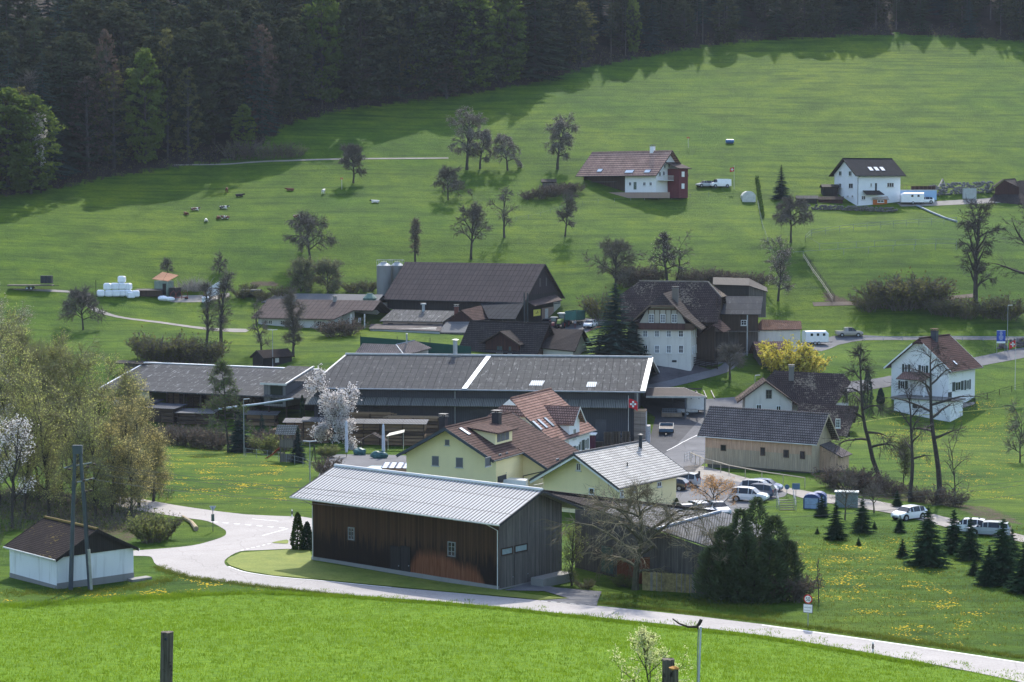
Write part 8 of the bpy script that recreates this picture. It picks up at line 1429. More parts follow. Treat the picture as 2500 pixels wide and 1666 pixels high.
# ================================================================ small farm and village things
def rbox(m, cx, cy, z0, sx, sy, sz, r_=.12): 
 for k in range(1): m.mesh([(cx+a*(sx/2-(r_ if l in (0,3) else 0)), cy+b_*(sy/2-(r_ if l in (0,3) else 0)), z0+(0, r_, sz-r_, sz)[l]) for l in range(4) for a, b_ in ((-1,-.8),(-.8,-1),(.8,-1),(1,-.8),(1,.8),(.8,1),(-.8,1),(-1,.8))], [tuple(range(7,-1,-1)), tuple(range(24,32))]+[(l*8+i, l*8+(i+1) % 8, l*8+8+(i+1) % 8, l*8+8+i) for l in range(3) for i in range(8)])
BALEM = plain('white_bale_wrap', (.74,.76,.80), .35, .08, 2, 0, .5); g0 = G(*c('b1',905,1192)); bz = 1.32
def bale(px, py, lev, yaw, lab, s=1.0, grp='white wrapped bales in the heap'): 
 g = G(px, py); m = MB(); rbox(m, 0, 0, 0, 1.45*s, 1.35*s, 1.28*s, .2); o = obj('silage_bale', m, BALEM, uv=False, smooth=False); o.location = (g[0], g[1]+.0, g[2]+lev); o.rotation_euler = (0, 0, R(yaw)); tag(o, lab, 'bale', grp)
for x, y, lev, yw, lab in ((905,1192,0,8,'white wrapped bale at the left foot of the heap'), (978,1193,0,-6,'second white bale in the bottom row of the heap'), (1038,1192,0,12,'third white bale in the bottom row of the heap'), (1092,1190,0,0,'fourth white bale in the bottom row, under the leaning one'), (1148,1190,0,20,'fifth white bale in the bottom row of the heap'), (1218,1196,0,15,'white bale alone at the right foot of the heap'), (966,1190,1.28,5,'left white bale in the second row of the heap'), (1034,1188,1.28,-4,'middle white bale in the second row of the heap'), (1094,1186,1.28,14,'leaning white bale in the second row under the top one'), (1096,1184,2.55,2,'topmost white bale of the heap'), (1148,1186,1.2,-10,'right white bale in the second row of the heap'), (1172,1196,-.3,30,'small sagging white bale at the right front of the heap')): bale(*c('b1',x,y), lev, yw, lab)
bale(*c('b1',1848,1250), 0, 5, 'single white wrapped bale in front of the tilted white panel', grp='lone wrapped bale')
m = MB(); m.blob(0,0,.35,1.1,.8,.55,10,6,rnd=random.Random(2),amp=.1); o = obj('white_sack', m, BALEM, uv=False); o.location = G(*c('b1',1465,1226)); tag(o, 'slumped white plastic sack, left of two below the little shack', 'sack'); m = MB(); m.blob(0,0,.3,1.2,.8,.45,10,6,rnd=random.Random(3),amp=.1); o = obj('white_sack', m, BALEM, uv=False); o.location = G(*c('b1',1515,1228)); tag(o, 'slumped white plastic sack, right of two below the little shack', 'sack')
g = G(*c('b1',1480,1165)); t = thing('farm_shack', 'crooked little shack with rust-orange tin roof above the bale heap', 'shed', g, R(-25)); m = MB(); m.slab([(-2.2,-1.2,2.9),(1.6,-1.2,2.5),(2.2,1.6,3.6),(-1.6,1.6,4.2)], .08); obj('roof', m, corrugated('rust_orange_tin',(.42,.22,.13),period=.3,seam=(50,50),dirt=.15,stainf=.05,dark=.75), t); m = MB(); m.box(-1.8,-1.0,-.4,1.3,1.2,2.5); obj('wall', m, plain('pale_green_boards',(.20,.25,.2),.8), t); m = MB(); m.box(.2,-1.06,-.2,1.0,-1.0,2.0); m.box(1.6,-.9,-.4,3.2,.9,1.2); obj('opening', m, BLACKW, t)
g = G(*c('b1',1345,1190)); t = thing('lumber_pile', 'dark tarpaulined wood pile between bale heap and shack', 'wood pile', g, R(3)); m = MB(); m.box(-2.6,-.8,0,2.4,.8,1.2); obj('boards', m, BROWNW, t); m = MB(); m.slab([(-2.8,-1,1.2),(2.6,-1,1.2),(2.4,1,1.45),(-2.6,1,1.45)], .06); obj('tarpaulin', m, plain('dark_tarp',(.045,.04,.04),.8,.3), t)
g = G(*c('b1',1590,1226)); t = thing('hay_rake', 'rusty red hay rake with curved bars beside the gravel patch', 'farm machine', g, R(10)); m = MB()
for x in (-1.4,-.3,.9): m.tube([(x,0,.2),(x+.15,0,1.3),(x+.7,0,1.9),(x+1.1,0,1.4),(x+1.2,0,.3)], .05, 5)
m.box(-1.5,-.1,.5,2.1,.1,.62); obj('frame', m, plain('rusty_red',(.22,.05,.04),.7), t, uv=False)
for x in (-1.3,1.8): wheel(t, x, .4, .35, .15)
g = G(*c('b1',1905,1215)); t = thing('tilted_panel', 'tilted white board panel leaning beside a yellow post', 'panel', g, R(-35)); m = MB(); m.slab([(-1.6,0,.3),(1.9,0,.9),(1.9,.25,3.6),(-1.6,.2,2.0)], .08, n=(0,-1,.1)); obj('board', m, plain('dirty_white_board',(.60,.61,.62),.6,.15), t, uv=False); m = MB(); m.box(-2.2,-.1,0,-1.9,.2,1.5); m.box(1.9,0,0,2.2,.3,1.0); obj('post', m, plain('ochre_post',(.35,.22,.05),.7), t, uv=False)
g = G(*c('b1',2262,1196)); m = MB(); m.tube([(-2,.3,.75),(1.9,-.3,.75)], .8, 14); o = obj('plastic_roll', m, plain('black_silage_wrap',(.03,.035,.032),.4,.2), uv=False); o.location = g; tag(o, 'long black wrapped silage roll on the slope left of the stable', 'bale')
r = random.Random(8); g = G(*c('b1',1735,1150)); m = MB()
for i in range(420): p = np.array([r.gauss(0,1.5), r.gauss(0,.8), r.uniform(0,.8)]); d = nrm(np.array([r.uniform(-.9,.9), r.uniform(-.3,.3), r.uniform(.15,1)])); twig(m, p, d, r.uniform(1.2,3.6), .05, r)
o = obj('brush_pile', m, plain('bleached_branches',(.34,.30,.26),.9), uv=False); o.location = g; tag(o, 'big heap of bleached cut branches above the gravel patch', 'brush pile')
g = G(*c('b1',430,1120)); t = thing('stacked_crates', 'dark crates stacked on the end of the long flat trailer', 'crates', (g[0]-.2, g[1], g[2]+1.0)); m = MB()
for k in range(3): m.box(-1.1+k*.75,-.6,0,-.42+k*.75,.6,1.5)
obj('crates', m, plain('dark_crate',(.03,.035,.04),.7), t, uv=False)
g = G(*c('b1',862,1188)); m = MB(); m.cyl(0,0,-.3,3.1,.06,6); o = obj('wooden_pole', m, BROWNW, uv=False); o.location = g; tag(o, 'thin upright wooden pole left of the bale heap', 'pole')
for k, x, y0, y1, lab in (('a3',1692,1232,1330,'thin post with orange top on the upper slope right of the hill farmhouse roof'), ('b2',862,128,232,'thin post with orange top beside the leaning fruit tree')):
 g = G(*c(k,x,y1)); hh = hpx(g, c(k,x,y0)[1]); t = thing('marker_post', lab, 'post', g); m = MB(); m.cyl(0,0,-.2,hh,.05,5); obj('pole', m, OFFW, t, uv=False); m = MB(); m.box(-.35,-.04,hh-.35,.3,.04,hh+.05); obj('orange_flag', m, plain('orange_marker',(.5,.14,.03),.8), t, uv=False)
for k, x, y, lab in (('a3',2065,1290,'blue barrel-shaped water tank on the upper pasture'),):
 g = G(*c(k,x,y)); t = thing('water_tank', lab, 'tank', g, R(8)); t.scale = (.9,.8,.72); m = MB(); m.tube([(-1.15,0,.8),(-1.0,0,.8),(1.0,0,.8),(1.15,0,.8)], [.45,.68,.68,.45], 14); obj('barrel', m, plain('blue_tank_paint',(.06,.15,.32),.4), t, uv=False); m = MB(); m.box(-.8,-.5,-.1,.8,.5,.2); obj('stand', m, DARKM, t, uv=False)
 for x_ in (-.5,.5): wheel(t, x_, .5, .25, .15)
def lamp(lab, px, py, top, head='r', r_=.07, name='street_lamp', double=False, mat=None):
 g = G(px, py); hh = hpx(g, top); t = thing(name, lab, 'street lamp', g); m = MB(); m.cyl(0,0,-.3,hh,r_,8,r2=r_*.55); obj('pole', m, mat or STEEL, t, uv=False)
 for s in ((1,-1) if double else ((1 if head == 'r' else -1),)): m = MB(); m.mesh([(0,-.12,hh-.05),(s*.85,-.1,hh+.02),(s*.85,.1,hh+.02),(0,.12,hh-.05),(0,-.08,hh+.06),(s*.8,-.06,hh+.12),(s*.8,.06,hh+.12),(0,.08,hh+.06)], [(0,3,2,1),(4,5,6,7),(0,1,5,4),(1,2,6,5),(2,3,7,6),(3,0,4,7)]); obj('lamp_head', m, plain('lamp_housing',(.5,.5,.48),.4), t, uv=False)
 return t
lamp('tall street lamp beside the blue notice board at the right road', 2459,857,746); lamp('plain grey lamp pole at the edge of the dandelion meadow before the lumber yard', 596,1112,975,'r'); lamp('double-armed lamp pole in front of the weathered barn roof, by the play tower', 757,1190,1078,'l',double=True); lamp('short street lamp on the lane left of the old white house', 1843,985,917); lamp('slim mast with small crossbar behind the little wooden hut', 666,898,806,'r',double=True)
g = G(2448,862); t = thing('notice_board', 'blue notice board with lines of white text by the right road', 'sign', g); hh = hpx(g, 830); m = MB(); m.box(-1.15,-.04,hh-.6,.45,.04,hh+1.75); obj('board', m, plain('blue_sign_face',(.02,.06,.32),.5,.08), t, uv=False); m = MB(); m.box(-1.15,-.05,hh-.62,.45,.03,hh-.3); m.box(-1.15,-.045,hh+1.68,.45,.0,hh+1.75)
r = random.Random(4)
for k in range(11): w_ = r.uniform(.35,.9); m.box(-.35-w_/2-.0,-.055,hh+1.45-k*.15,-.35+w_/2,-.045,hh+1.49-k*.15)
obj('lettering', m, WHITE, t, uv=False); m = MB()
for x in (-1.1,.4): m.cyl(x,.05,-.3,hh-.5,.04,5)
obj('post', m, STEEL, t, uv=False)
def flag(lab, px, py, top, fx, fy, w_=1.1, sgn=1, droop=.0):
 g = G(px, py); hh = hpx(g, top); t = thing('flagpole', lab, 'flagpole', g); m = MB(); m.cyl(0,0,-.3,hh,.06,6,r2=.03); obj('pole', m, OFFW, t, uv=False); zf = hpx(g, fy); m = MB(); n = 6; vs = []; 
 for i in range(n+1):
  f = i/n; yy = .12*math.sin(f*7)
  for z in (0, 1): vs.append((sgn*f*w_, yy, zf+z*w_-droop*f*f))
 m.mesh(vs, [(2*i,2*i+2,2*i+3,2*i+1) for i in range(n)]); o = obj('flag', m, plain('red_flag_cloth',(.50,.02,.03),.8,.1), t, uv=False); c0 = sgn*w_*.5; q = MB()
 for a, b_ in ((.10,.34),(.34,.10)): 
  vv = [(c0-a*w_,-.0,zf+.5*w_-b_*w_-droop*.25),(c0+a*w_,0,zf+.5*w_-b_*w_-droop*.25),(c0+a*w_,0,zf+.5*w_+b_*w_-droop*.25),(c0-a*w_,0,zf+.5*w_+b_*w_-droop*.25)]
  for s in (-.14, .14): q.face([(v[0], v[1]+s, v[2]) for v in vv])
 obj('white_cross', q, WHITE, o, uv=False); return t
flag('tall flagpole with red flag and white cross before the sawmill right end', 1534,1088,966,1540,996,1.35,1,.5); flag('thin flagpole with small red flag at the right edge by the road', 2478,952,826,2475,847,1.1,-1,.5); flag('small flagpole with red and white flag above the van by the hill farmhouse', 1792,462,404,1787,419,.95,-1,.2)
gA, gB = G(172,1441), G(221,1441); Yp = gA[1]; tA, tB = P(183,1100,Yp), P(196,1100,Yp); t = thing('power_pole', 'twin dark concrete power poles joined at the top before the small white hut', 'power pole', gA); L_ = lambda p: np.array(p)-gA; PC = plain('dark_pole_concrete',(.075,.085,.095),.85,.2)
for a, b_ in ((gA, tA), (gB, tB)): m = MB(); m.tube([L_(a)-(0,0,.4), L_(b_)], [.21,.15], 10); obj('pole', m, PC, t, uv=False)
m = MB(); q = L_((tA+tB)/2); m.box(q[0]-.42,-.2,q[2]-.3,q[0]+.42,.2,q[2]+.45); obj('pole_cap', m, PC, t, uv=False)
arms = [((156,1143),(224,1130)), ((188,1178),(230,1168))]; ends = []
for (a, b_) in arms: p, q = L_(P(*a, Yp-.35)), L_(P(*b_, Yp+.6)); m = MB(); m.tube([p, q], .07, 6); o = obj('cross_arm', m, plain('pale_steel_arm',(.22,.23,.22),.7), t, uv=False); ends.append((p, q)); 
m = MB(); p, q = L_(P(158,1144,Yp-.3)), L_(P(183,1133,Yp-.2)); m.tube([p, q], .05, 5); obj('cross_arm', m, PC, t, uv=False)
ins = [(170,1146),(214,1140),(230,1134),(205,1174),(222,1171),(211,1200),(222,1198)]
for a in ins: p = L_(P(*a, Yp-.1)); m = MB(); m.tube([p-(.13,0,0), p+(.13,0,0)], .09, 8); obj('insulator', m, plain('brown_insulator',(.05,.03,.02),.3), t, uv=False)
m = MB(); p0, p1 = L_(P(217,1342,Yp-.3)), L_(P(223,1440,Yp-.3)); m.tube([p0, p1], .13, 6); obj('cable_guard', m, plain('pale_cable_guard',(.33,.34,.30),.6), t, uv=False); m = MB(); m.tube([L_(P(209,1200,Yp-.3)), p0], .05, 5); obj('cable', m, DARKM, t, uv=False)
for i, (a, e, sag) in enumerate((((232,1134),(2760,1138,205),3.6), ((216,1140),(2760,1146,205),3.9), ((172,1146),(2760,1162,205),4.6), ((230,1171),(1330,1195,205),1.6))):
 p0, p1 = P(*a, Yp), P(*e); pts = [p0*(1-f)+p1*f-np.array([0,0,sag*4*f*(1-f)]) for f in np.linspace(0,1,28)]; m = MB(); m.tube(pts, .014, 4, cap=False)
 tag(obj('power_line', m, plain('wire',(.12,.12,.12),.6), uv=False), ['uppermost power line crossing the whole valley from the twin poles','second power line from the twin poles','third power line from the twin poles, sagging lowest over the meadow','short supply line from the twin poles to the small yellow house'][i], 'power line')
g = G(1972,1533); t = thing('speed_sign', 'round speed limit sign reading 50 above a white plate at the road edge', 'road sign', g, R(-28)); zc = hpx(g, 1463); m = MB(); m.cyl(0,.05,-.3,zc+.3,.035,6); obj('post', m, STEEL, t, uv=False)
for nm, r_, y, mt in (('red_ring',.36,0,plain('sign_red',(.45,.01,.015),.4,.05)), ('white_disc',.27,-.012,WHITE)): m = MB(); m.tube([(0,y+.01,zc),(0,y-.01,zc)], r_, 24); obj(nm, m, mt, t, uv=False)
m = MB(); W7 = .035
def seg(x, z, w_, h_): m.box(x-w_/2,-.035,z-h_/2,x+w_/2,-.026,z+h_/2)
x = -.10; seg(x,zc+.13,.14,W7); seg(x-.055,zc+.07,W7,.12); seg(x,zc+.02,.13,W7); seg(x+.055,zc-.05,W7,.13); seg(x-.01,zc-.12,.13,W7); x = .10; seg(x,zc+.13,.12,W7); seg(x,zc-.12,.12,W7); seg(x-.055,zc,W7,.26); seg(x+.055,zc,W7,.26); obj('numerals', m, DARKM, t, uv=False)
zp = hpx(g, 1486); m = MB(); m.box(-.36,-.02,zp-.32,.36,.02,zp+.32); o = obj('plate', m, WHITE, t, uv=False); m = MB(); m.box(-.4,-.01,zp-.36,.4,.015,zp+.36); obj('plate_border', m, DARKM, t, uv=False); m = MB(); r = random.Random(2)
for zz_, n_, h_ in ((zp+.09, 9, .09), (zp-.14, 7, .08)):
 for k in range(n_): xx = -.27+k*.54/(n_-1)*n_/9; m.box(xx-.012,-.026,zz_-h_/2,xx+.012,-.021,zz_+h_/2*r.choice((.5,1,.6))); m.box(xx-.02,-.026,zz_-h_/2,xx+.02,-.021,zz_-h_/2+.02)
obj('lettering', m, plain('grey_ink',(.12,.12,.13),.8), t, uv=False)
for px, py, top, lab in ((2131,1594,1568,'black and white delineator post at the right bend of the road'), (713,1263,1245,'black and white delineator post behind the thuja across the junction')):
 g = G(px, py); hh = hpx(g, top); t = thing('delineator_post', lab, 'post', g); m = MB(); m.cyl(0,0,-.2,hh*.36,.07,6); m.cyl(0,0,hh*.82,hh,.07,6); obj('post', m, WHITE, t, uv=False); m = MB(); m.cyl(0,0,hh*.36,hh*.82,.075,6); obj('black_band', m, DARKM, t, uv=False)
g = G(520,1299); t = thing('road_sign', 'grey-backed road sign with triangular top at the junction', 'road sign', g); hh = hpx(g, 1238); m = MB(); m.cyl(0,0,-.2,hh,.035,5); obj('post', m, DARKM, t, uv=False); m = MB(); m.slab([(-.35,0,hh+.1),(.35,0,hh+.1),(0,0,hh-.5)], .03, n=(0,-1,0)); obj('triangle_plate', m, plain('sign_grey_back',(.42,.45,.5),.5), t, uv=False); m = MB(); m.box(-.16,-.05,hh-1.5,.16,-.02,hh-.75); obj('lower_plate', m, plain('grey_green_plate',(.10,.13,.11),.6), t, uv=False)
for px, py, top, w_, lab in ((1921,1213,1184,.45,'small round blue sign beside the car park entrance'), (1943,1222,1180,.9,'rectangular blue-grey sign seen from behind beside the gravel lane')):
 g = G(px, py); hh = hpx(g, top); t = thing('road_sign', lab, 'road sign', g); m = MB(); m.cyl(0,0,-.2,hh,.035,5); obj('post', m, STEEL, t, uv=False); m = MB()
 if w_ < .5: m.tube([(0,-.02,hh-.25),(0,-.06,hh-.25)], .3, 14)
 else: m.box(-.45,-.06,hh-.75,.45,-.02,hh)
 obj('plate', m, plain('blue_grey_plate',(.10,.16,.24),.5), t, uv=False)
BLU, LBL = plain('dark_blue_plastic',(.03,.06,.17),.5), corrugated('pale_blue_louvre',(.27,.36,.50),period=.2,seam=(9,9),dirt=.1,stainf=0,dark=.6)
for i, (px, py, lab) in enumerate(((1982,1241,'front dark blue recycling container with rounded top beside the gravel lane'), (1998,1237,'second dark blue recycling container, partly hidden by the front one'))):
 g = G(px, py); t = thing('recycling_container', lab, 'container', g, R(-14), 'blue recycling containers'); m = MB(); n = 8; pr = [(-.9,0)]+[(-.9*math.cos(k*math.pi/n), 1.15+.55*math.sin(k*math.pi/n)) for k in range(n+1)]+[(.9,0)]; L0, L1 = -.75, .75
 k = len(pr); m.mesh([(x,y,z) for y in (L0,L1) for x, z in pr], [tuple(range(k-1,-1,-1)), tuple(range(k,2*k))]+[(j,j+1,k+j+1,k+j) for j in range(k-1)]); obj('shell', m, BLU, t, uv=False); m = MB(); m.box(-.74,L0-.03,.08,.72,L0-.005,1.25); m.box(.9,-.6,.08,.925,.6,1.2); obj('louvre_panel', m, plain('pale_blue_panel',(.27,.36,.50),.5,.2,3), t, uv=False)
g = G(2068,1238); t = thing('bin_shelter', 'grey-green metal bin shelter behind the crooked tree by the lane', 'shelter', g, R(-12)); m = MB(); m.box(-1.3,-.6,0,1.2,.7,1.7); obj('casing', m, plain('grey_green_metal',(.16,.21,.21),.5), t, uv=False); m = MB(); m.box(-1.4,-.7,1.7,1.3,.8,1.8); obj('lid', m, plain('pale_lid',(.40,.45,.45),.5), t, uv=False)
g = G(1923,1247); t = thing('metal_steps', 'short metal steps with pale handrails down the grass bank by the car park', 'steps', g, R(2)); m = MB()
for k in range(5): m.box(-.8,.15+k*.35,.02+k*.22,.8,.42+k*.35,.08+k*.22)
obj('treads', m, DARKM, t, uv=False)
for s in (-1, 1):
 m = MB(); 
 for z in (.5, .95): m.tube([(s*.95,0,z),(s*.95,1.9,z+1.2)], .03, 5)
 for y in (0, .95, 1.9): m.cyl(s*.95,y,-.2,.95+y*.63,.03,5)
 obj('handrail', m, STEEL, t, uv=False)
g = G(1707,1180); t = thing('black_bollard', 'black ornamental bollard in a tuft of grass at the car park edge', 'bollard', g); m = MB(); m.cyl(0,0,0,.95,.16,8,r2=.13); m.cyl(0,0,.95,1.25,.08,8,r2=.16); m.blob(0,0,1.38,.14,.14,.17,8,5); obj('shaft', m, DARKM, t, uv=False)
def fence(name, lab, pix, h_=1.0, step=2.5, rails=(.5,.95), mat=None, pr=.05, rr=.035, top_only=False, rmat=None):
 w = [G(*p) for p in pix]; pts = []; 
 for a, b_ in zip(w[:-1], w[1:]):
  n = max(1, int(np.linalg.norm((b_-a)[:2])/step)); pts += [a+(b_-a)*k/n for k in range(n)]
 pts.append(w[-1]); pts = pts[:95]; t = thing(name, lab, 'fence', pts[0]); o0 = pts[0]; ps = []
 for p in pts: z = H(p[0], p[1])-o0[2]; q = np.array([p[0]-o0[0], p[1]-o0[1], z]); ps.append(q); m = MB(); m.cyl(q[0],q[1],z-.25,z+h_,pr,5); obj('post', m, mat or BROWNW, t, uv=False)
 for rz_ in rails: m = MB(); m.tube([p+(0,0,rz_*h_) for p in ps], rr, 4); obj('rail', m, rmat or mat or BROWNW, t, uv=False)
 return t
PALEG = plain('pale_green_grey_rail',(.24,.28,.24),.8,.2); PALER = plain('pale_wood_rail',(.42,.36,.27),.8,.2)
fence('paddock_fence','upper paddock fence line running right below the tall white house',[(1966,590),(1981,577),(2050,567),(2150,557),(2335,546)],1.3,3.2,(.55,1.0),PALEG); fence('paddock_fence','middle paddock fence line with corner at its left end',[(1966,590),(2001,611),(2135,604),(2335,600)],1.3,3.6,(1.0,),PALEG); fence('paddock_fence','lower paddock fence line starting at the downhill rails',[(1900,634),(1961,629),(2060,623),(2180,615),(2335,610)],1.3,4.5,(1.0,),PALEG,rr=.04)
fence('rail_fence','pale double rail running steeply downhill in the right pasture, left line',[(1961,631),(1985,668),(2010,702),(2032,736)],.9,2.6,(.5,1.0),PALER,rr=.07); fence('rail_fence','dark double rail running steeply downhill beside the pale one',[(1966,630),(1990,664),(2016,700),(2038,732)],.9,2.6,(.5,1.0),GREYWD,rr=.07)
fence('wire_fence','row of small white fence posts on the slope under the hill farmhouse',[(1385,505),(1460,497),(1540,490),(1640,486),(1730,480)],.9,3.0,(.8,),PALEG,pr=.04,rr=.012); fence('wire_fence','thin fence along the terrace edge left of the hill farmhouse',[(1260,540),(1320,528),(1390,505)],.9,3.0,(.8,),PALEG,pr=.04,rr=.015); fence('hillside_wire_fence','long wire fence falling downhill beside the clipped hedge',[(1850,500),(1862,560),(1880,612),(1895,640)],1.1,4,(.9,),PALEG,rr=.02)
fence('timber_guard_rail','long pale timber rail on the stream edge before the larch-clad barn',[(1687,1128),(1720,1143),(1780,1160),(1860,1176),(1965,1192)],1.25,3.0,(1.0,),PALER,pr=.05,rr=.07); fence('metal_railing','short grey metal railing at the bridge beside the larch-clad barn',[(1671,1128),(1690,1122),(1722,1124)],1.2,1.2,(.33,.66,1.0),STEEL,pr=.03,rr=.025); fence('garden_fence','low garden fence of the right white house running down the meadow',[(2300,1012),(2380,985),(2440,965),(2500,950)],1.0,3.2,(.6,1.0),GREYWD,rr=.025)
fence('meadow_fence','light wire fence at the garden edge of the dandelion meadow',[(600,1115),(680,1125),(740,1140),(800,1165),(830,1175)],1.2,2.4,(.5,.95),STEEL,pr=.035,rr=.012); fence('yard_guard_rail','metal crash rail along the shaded right road bank',[(2110,832),(2250,833),(2500,832)],.7,3.5,(1.0,),STEEL,pr=.05,rr=.06); fence('barn_lane_fence','dark low fence below the yard of the old farmhouse',[(1692,893),(1722,899),(1752,903)],1.4,1.0,(.2,.4,.6,.8,1.0),BROWNW,rr=.09)
w0, w1 = G(1568,1441), G(1697,1449); t = thing('picket_fence', 'moss-yellow picket fence between the mossy bare tree and the juniper', 'fence', w0); d = w1-w0; L = np.linalg.norm(d); u = d/L; PK = plain('lichen_yellow_pickets',(.30,.235,.10),.9,.5,3); n = 46; GPK = plain('grey_picket',(.24,.21,.17),.9,.3)
for k in range(n): m = MB(); q = u*L*k/(n-1); hh = 1.62+rf.uniform(-.04,.04); m.obox(q-(0,0,.2), u*.085, (0,-.025,0), (0,0,hh+.2)); obj('picket', m, PK if rf.random() < .7 else GPK, t, uv=False)
for z in (.4, 1.35): m = MB(); m.obox((0,.01,z), d, (0,.05,0), (0,0,.09)); obj('rail', m, GREYW, t, uv=False)
w = [G(880,851), G(970,858), G(1050,866), G(1150,876)]; t = thing('windbreak_net', 'dark green windbreak netting fence behind the sawmill ridge', 'fence', w[0]); GN = plain('green_netting',(.012,.06,.045),.9,.15)
for a, b_ in zip(w[:-1], w[1:]): m = MB(); m.obox(a-w[0]-(0,0,.2), b_-a, (0,.03,0), (0,0,2.3)); obj('net_panel', m, GN, t, uv=False); m = MB(); m.cyl(*(a-w[0])[:2],-.3,2.3,.05,5); obj('post', m, DARKM, t, uv=False)
LUM = planks('stacked_lumber', (.30,.20,.12), (.20,.125,.075), .12, horizontal=True); LUMD = planks('dark_lumber', (.11,.07,.045), (.06,.042,.03), .12, horizontal=True); CAR_ = plain('pale_board_ends',(.36,.25,.15),.8,.2,3)
def lumber(lab, px, py, yaw, w_, d_, h_, mat=LUM, cover=C_METAL, g=None, tops=True):
 g = G(px, py) if g is None else g; t = thing('lumber_stack', lab, 'lumber stack', g, R(yaw)); r = random.Random(int(px*7+py)); z = .15
 while z < h_: hh = r.uniform(.3,.55); m = MB(); a, e = r.uniform(0,.35), r.uniform(0,.35); m.box(-w_/2+a,-d_/2+r.uniform(0,.12),z,w_/2-e,d_/2,z+hh); obj('board_bundle', m, mat if r.random() < .7 else LUMD, t); z += hh+.1
 if cover: m = MB(); m.slab([(-w_/2-.3,-d_/2-.35,z+.02),(w_/2+.3,-d_/2-.35,z+.02),(w_/2+.3,d_/2+.2,z+.45),(-w_/2-.3,d_/2+.2,z+.45)], .06); obj('metal_cover', m, cover, t)
 elif tops: 
  for k in range(3): m = MB(); m.box(-w_/2-.5+k*.3,-d_/2+k*.3,z-.08,w_/2+.6-k*.5,-d_/2+.28+k*.3,z+.05+k*.08); obj('loose_board', m, CAR_, t)
 m = MB()
 for x in (-w_/2+.1, 0, w_/2-.2): m.box(x,-d_/2-.12,-.2,x+.12,-d_/2-.0,z)
 obj('upright', m, BROWNW, t); return t
for a in (('lumber stack with ribbed metal cover left of the cypress',722,1078,-6,3.0,1.8,2.9), ('lumber stack with metal cover behind the blossoming magnolia',775,1082,-6,4.2,1.8,3.0), ('lumber stack with metal cover right of the magnolia',890,1086,-6,5.2,2.0,3.0), ('widest lumber stack with ribbed metal cover left of the tiled garden shed',985,1088,-6,6.6,2.0,2.8)): lumber(*a)
lumber('uncovered stack topped by long pale boards against the sawmill front, left',905,1072,-6,7.0,1.6,3.6,LUM,None); lumber('uncovered stack topped by pale boards against the sawmill front, right',1010,1072,-6,8.0,1.6,3.0,LUM,None)
lumber('low open lumber rack behind the play tower',700,1085,-6,3.6,1.5,2.2,LUMD,None)
g = G(310,1040); 
for lab, q in (('left dark metal roof sheet over a lumber stack in the lower left yard', [(310,985),(392,966),(392,994),(350,990)]),): pass
lumber('stack under a dark slate-coloured metal cover, left one in the lower yard',350,1015,-24,5.4,3.4,1.9,LUMD,C_DARKM); lumber('stack under a dark slate-coloured metal cover, right one in the lower yard',405,1030,-24,5.4,3.4,1.9,LUMD,C_DARKM); lumber('stack under a pale ribbed cover beside the dark covered ones',483,1036,-10,6.0,2.6,1.5,LUMD,C_METAL); lumber('low lumber stack at the foot of the lamp pole hedge',640,1040,-10,5.0,1.6,1.6,LUM,C_METAL)
for k, (px, lab) in enumerate(((430,'lumber stack inside the left shed, first bay'),(478,'lumber stack inside the left shed, second bay'),(525,'lumber stack inside the left shed, third bay'),(570,'lumber stack inside the left shed, fourth bay'),(613,'lumber stack inside the left shed, last bay before the dormer'))): lumber(lab, px, 1004+k*5, -24.5, 2.9, 1.6, 2.8, LUMD if k % 2 else LUM, None, g=G(px, 992+k*4.5))
p0, p1, p2 = P(533,999,318), P(640,986,318), P(716,974,318); m = MB(); m.tube([p0,p1,p2], .17, 8); o = obj('extraction_pipe', m, plain('shiny_duct',(.42,.48,.52),.35,.1,2,.4), uv=False); tag(o, 'long silvery extraction pipe slanting up to the lumber shed dormer', 'pipe')
m = MB(); 
PAL = planks('pallet_wood', (.15,.115,.085), (.22,.17,.125), .1, horizontal=True)
for i, (px, py, n_, lab) in enumerate(((1463,1093,6,'low pallet stack, leftmost of four before the sawmill'), (1484,1092,15,'second pallet stack before the sawmill'), (1505,1091,15,'third pallet stack before the sawmill'), (1528,1091,15,'rightmost pallet stack behind the flagpole'))):
 g = G(px, py); t = thing('pallet_stack', lab, 'pallets', g, R(-6)); m = MB(); r = random.Random(i)
 for k in range(n_):
  z = k*.15; j = r.uniform(-.04,.04); m.box(-.6+j,-.4,z+.10,.6+j,.4,z+.125); m.box(-.6+j,-.4,z,.6+j,.4,z+.02)
  for x in (-.55,-.07,.41): m.box(x+j,-.4,z+.02,x+.14+j,.4,z+.10)
 obj('pallets', m, PAL, t)
g = G(1564,1082); t = thing('wrapped_stack', 'tall foil-wrapped stack of board packs beside the champagne car', 'stack', g, R(-6)); m = MB()
for k in range(5): m.box(-.95,-1.2,k*.98,.8,1.6,k*.98+.92)
obj('board_packs', m, planks('pack_sides',(.26,.21,.17),(.22,.18,.15),.9,horizontal=True), t); m = MB(); m.box(.8,-1.2,0,.86,1.7,4.6); m.box(.9,-.6,0,1.4,1.6,2.6); obj('foil', m, plain('crinkled_foil',(.42,.42,.44),.3,.4,6,0,.5), t); m = MB(); m.box(-1,-1.25,4.86,.85,1.65,4.95); obj('top_pallet', m, CAR_, t)
g = G(1438,1098); t = thing('maroon_container', 'maroon container with pale top behind the tiled house', 'container', g, R(-8)); m = MB(); m.box(-.9,-1,0,.9,1,2.2); obj('casing', m, plain('maroon_paint',(.09,.02,.04),.6), t); m = MB(); m.box(-1.1,-1.3,2.25,1.1,1.2,2.4); obj('pale_top', m, WHITE, t)
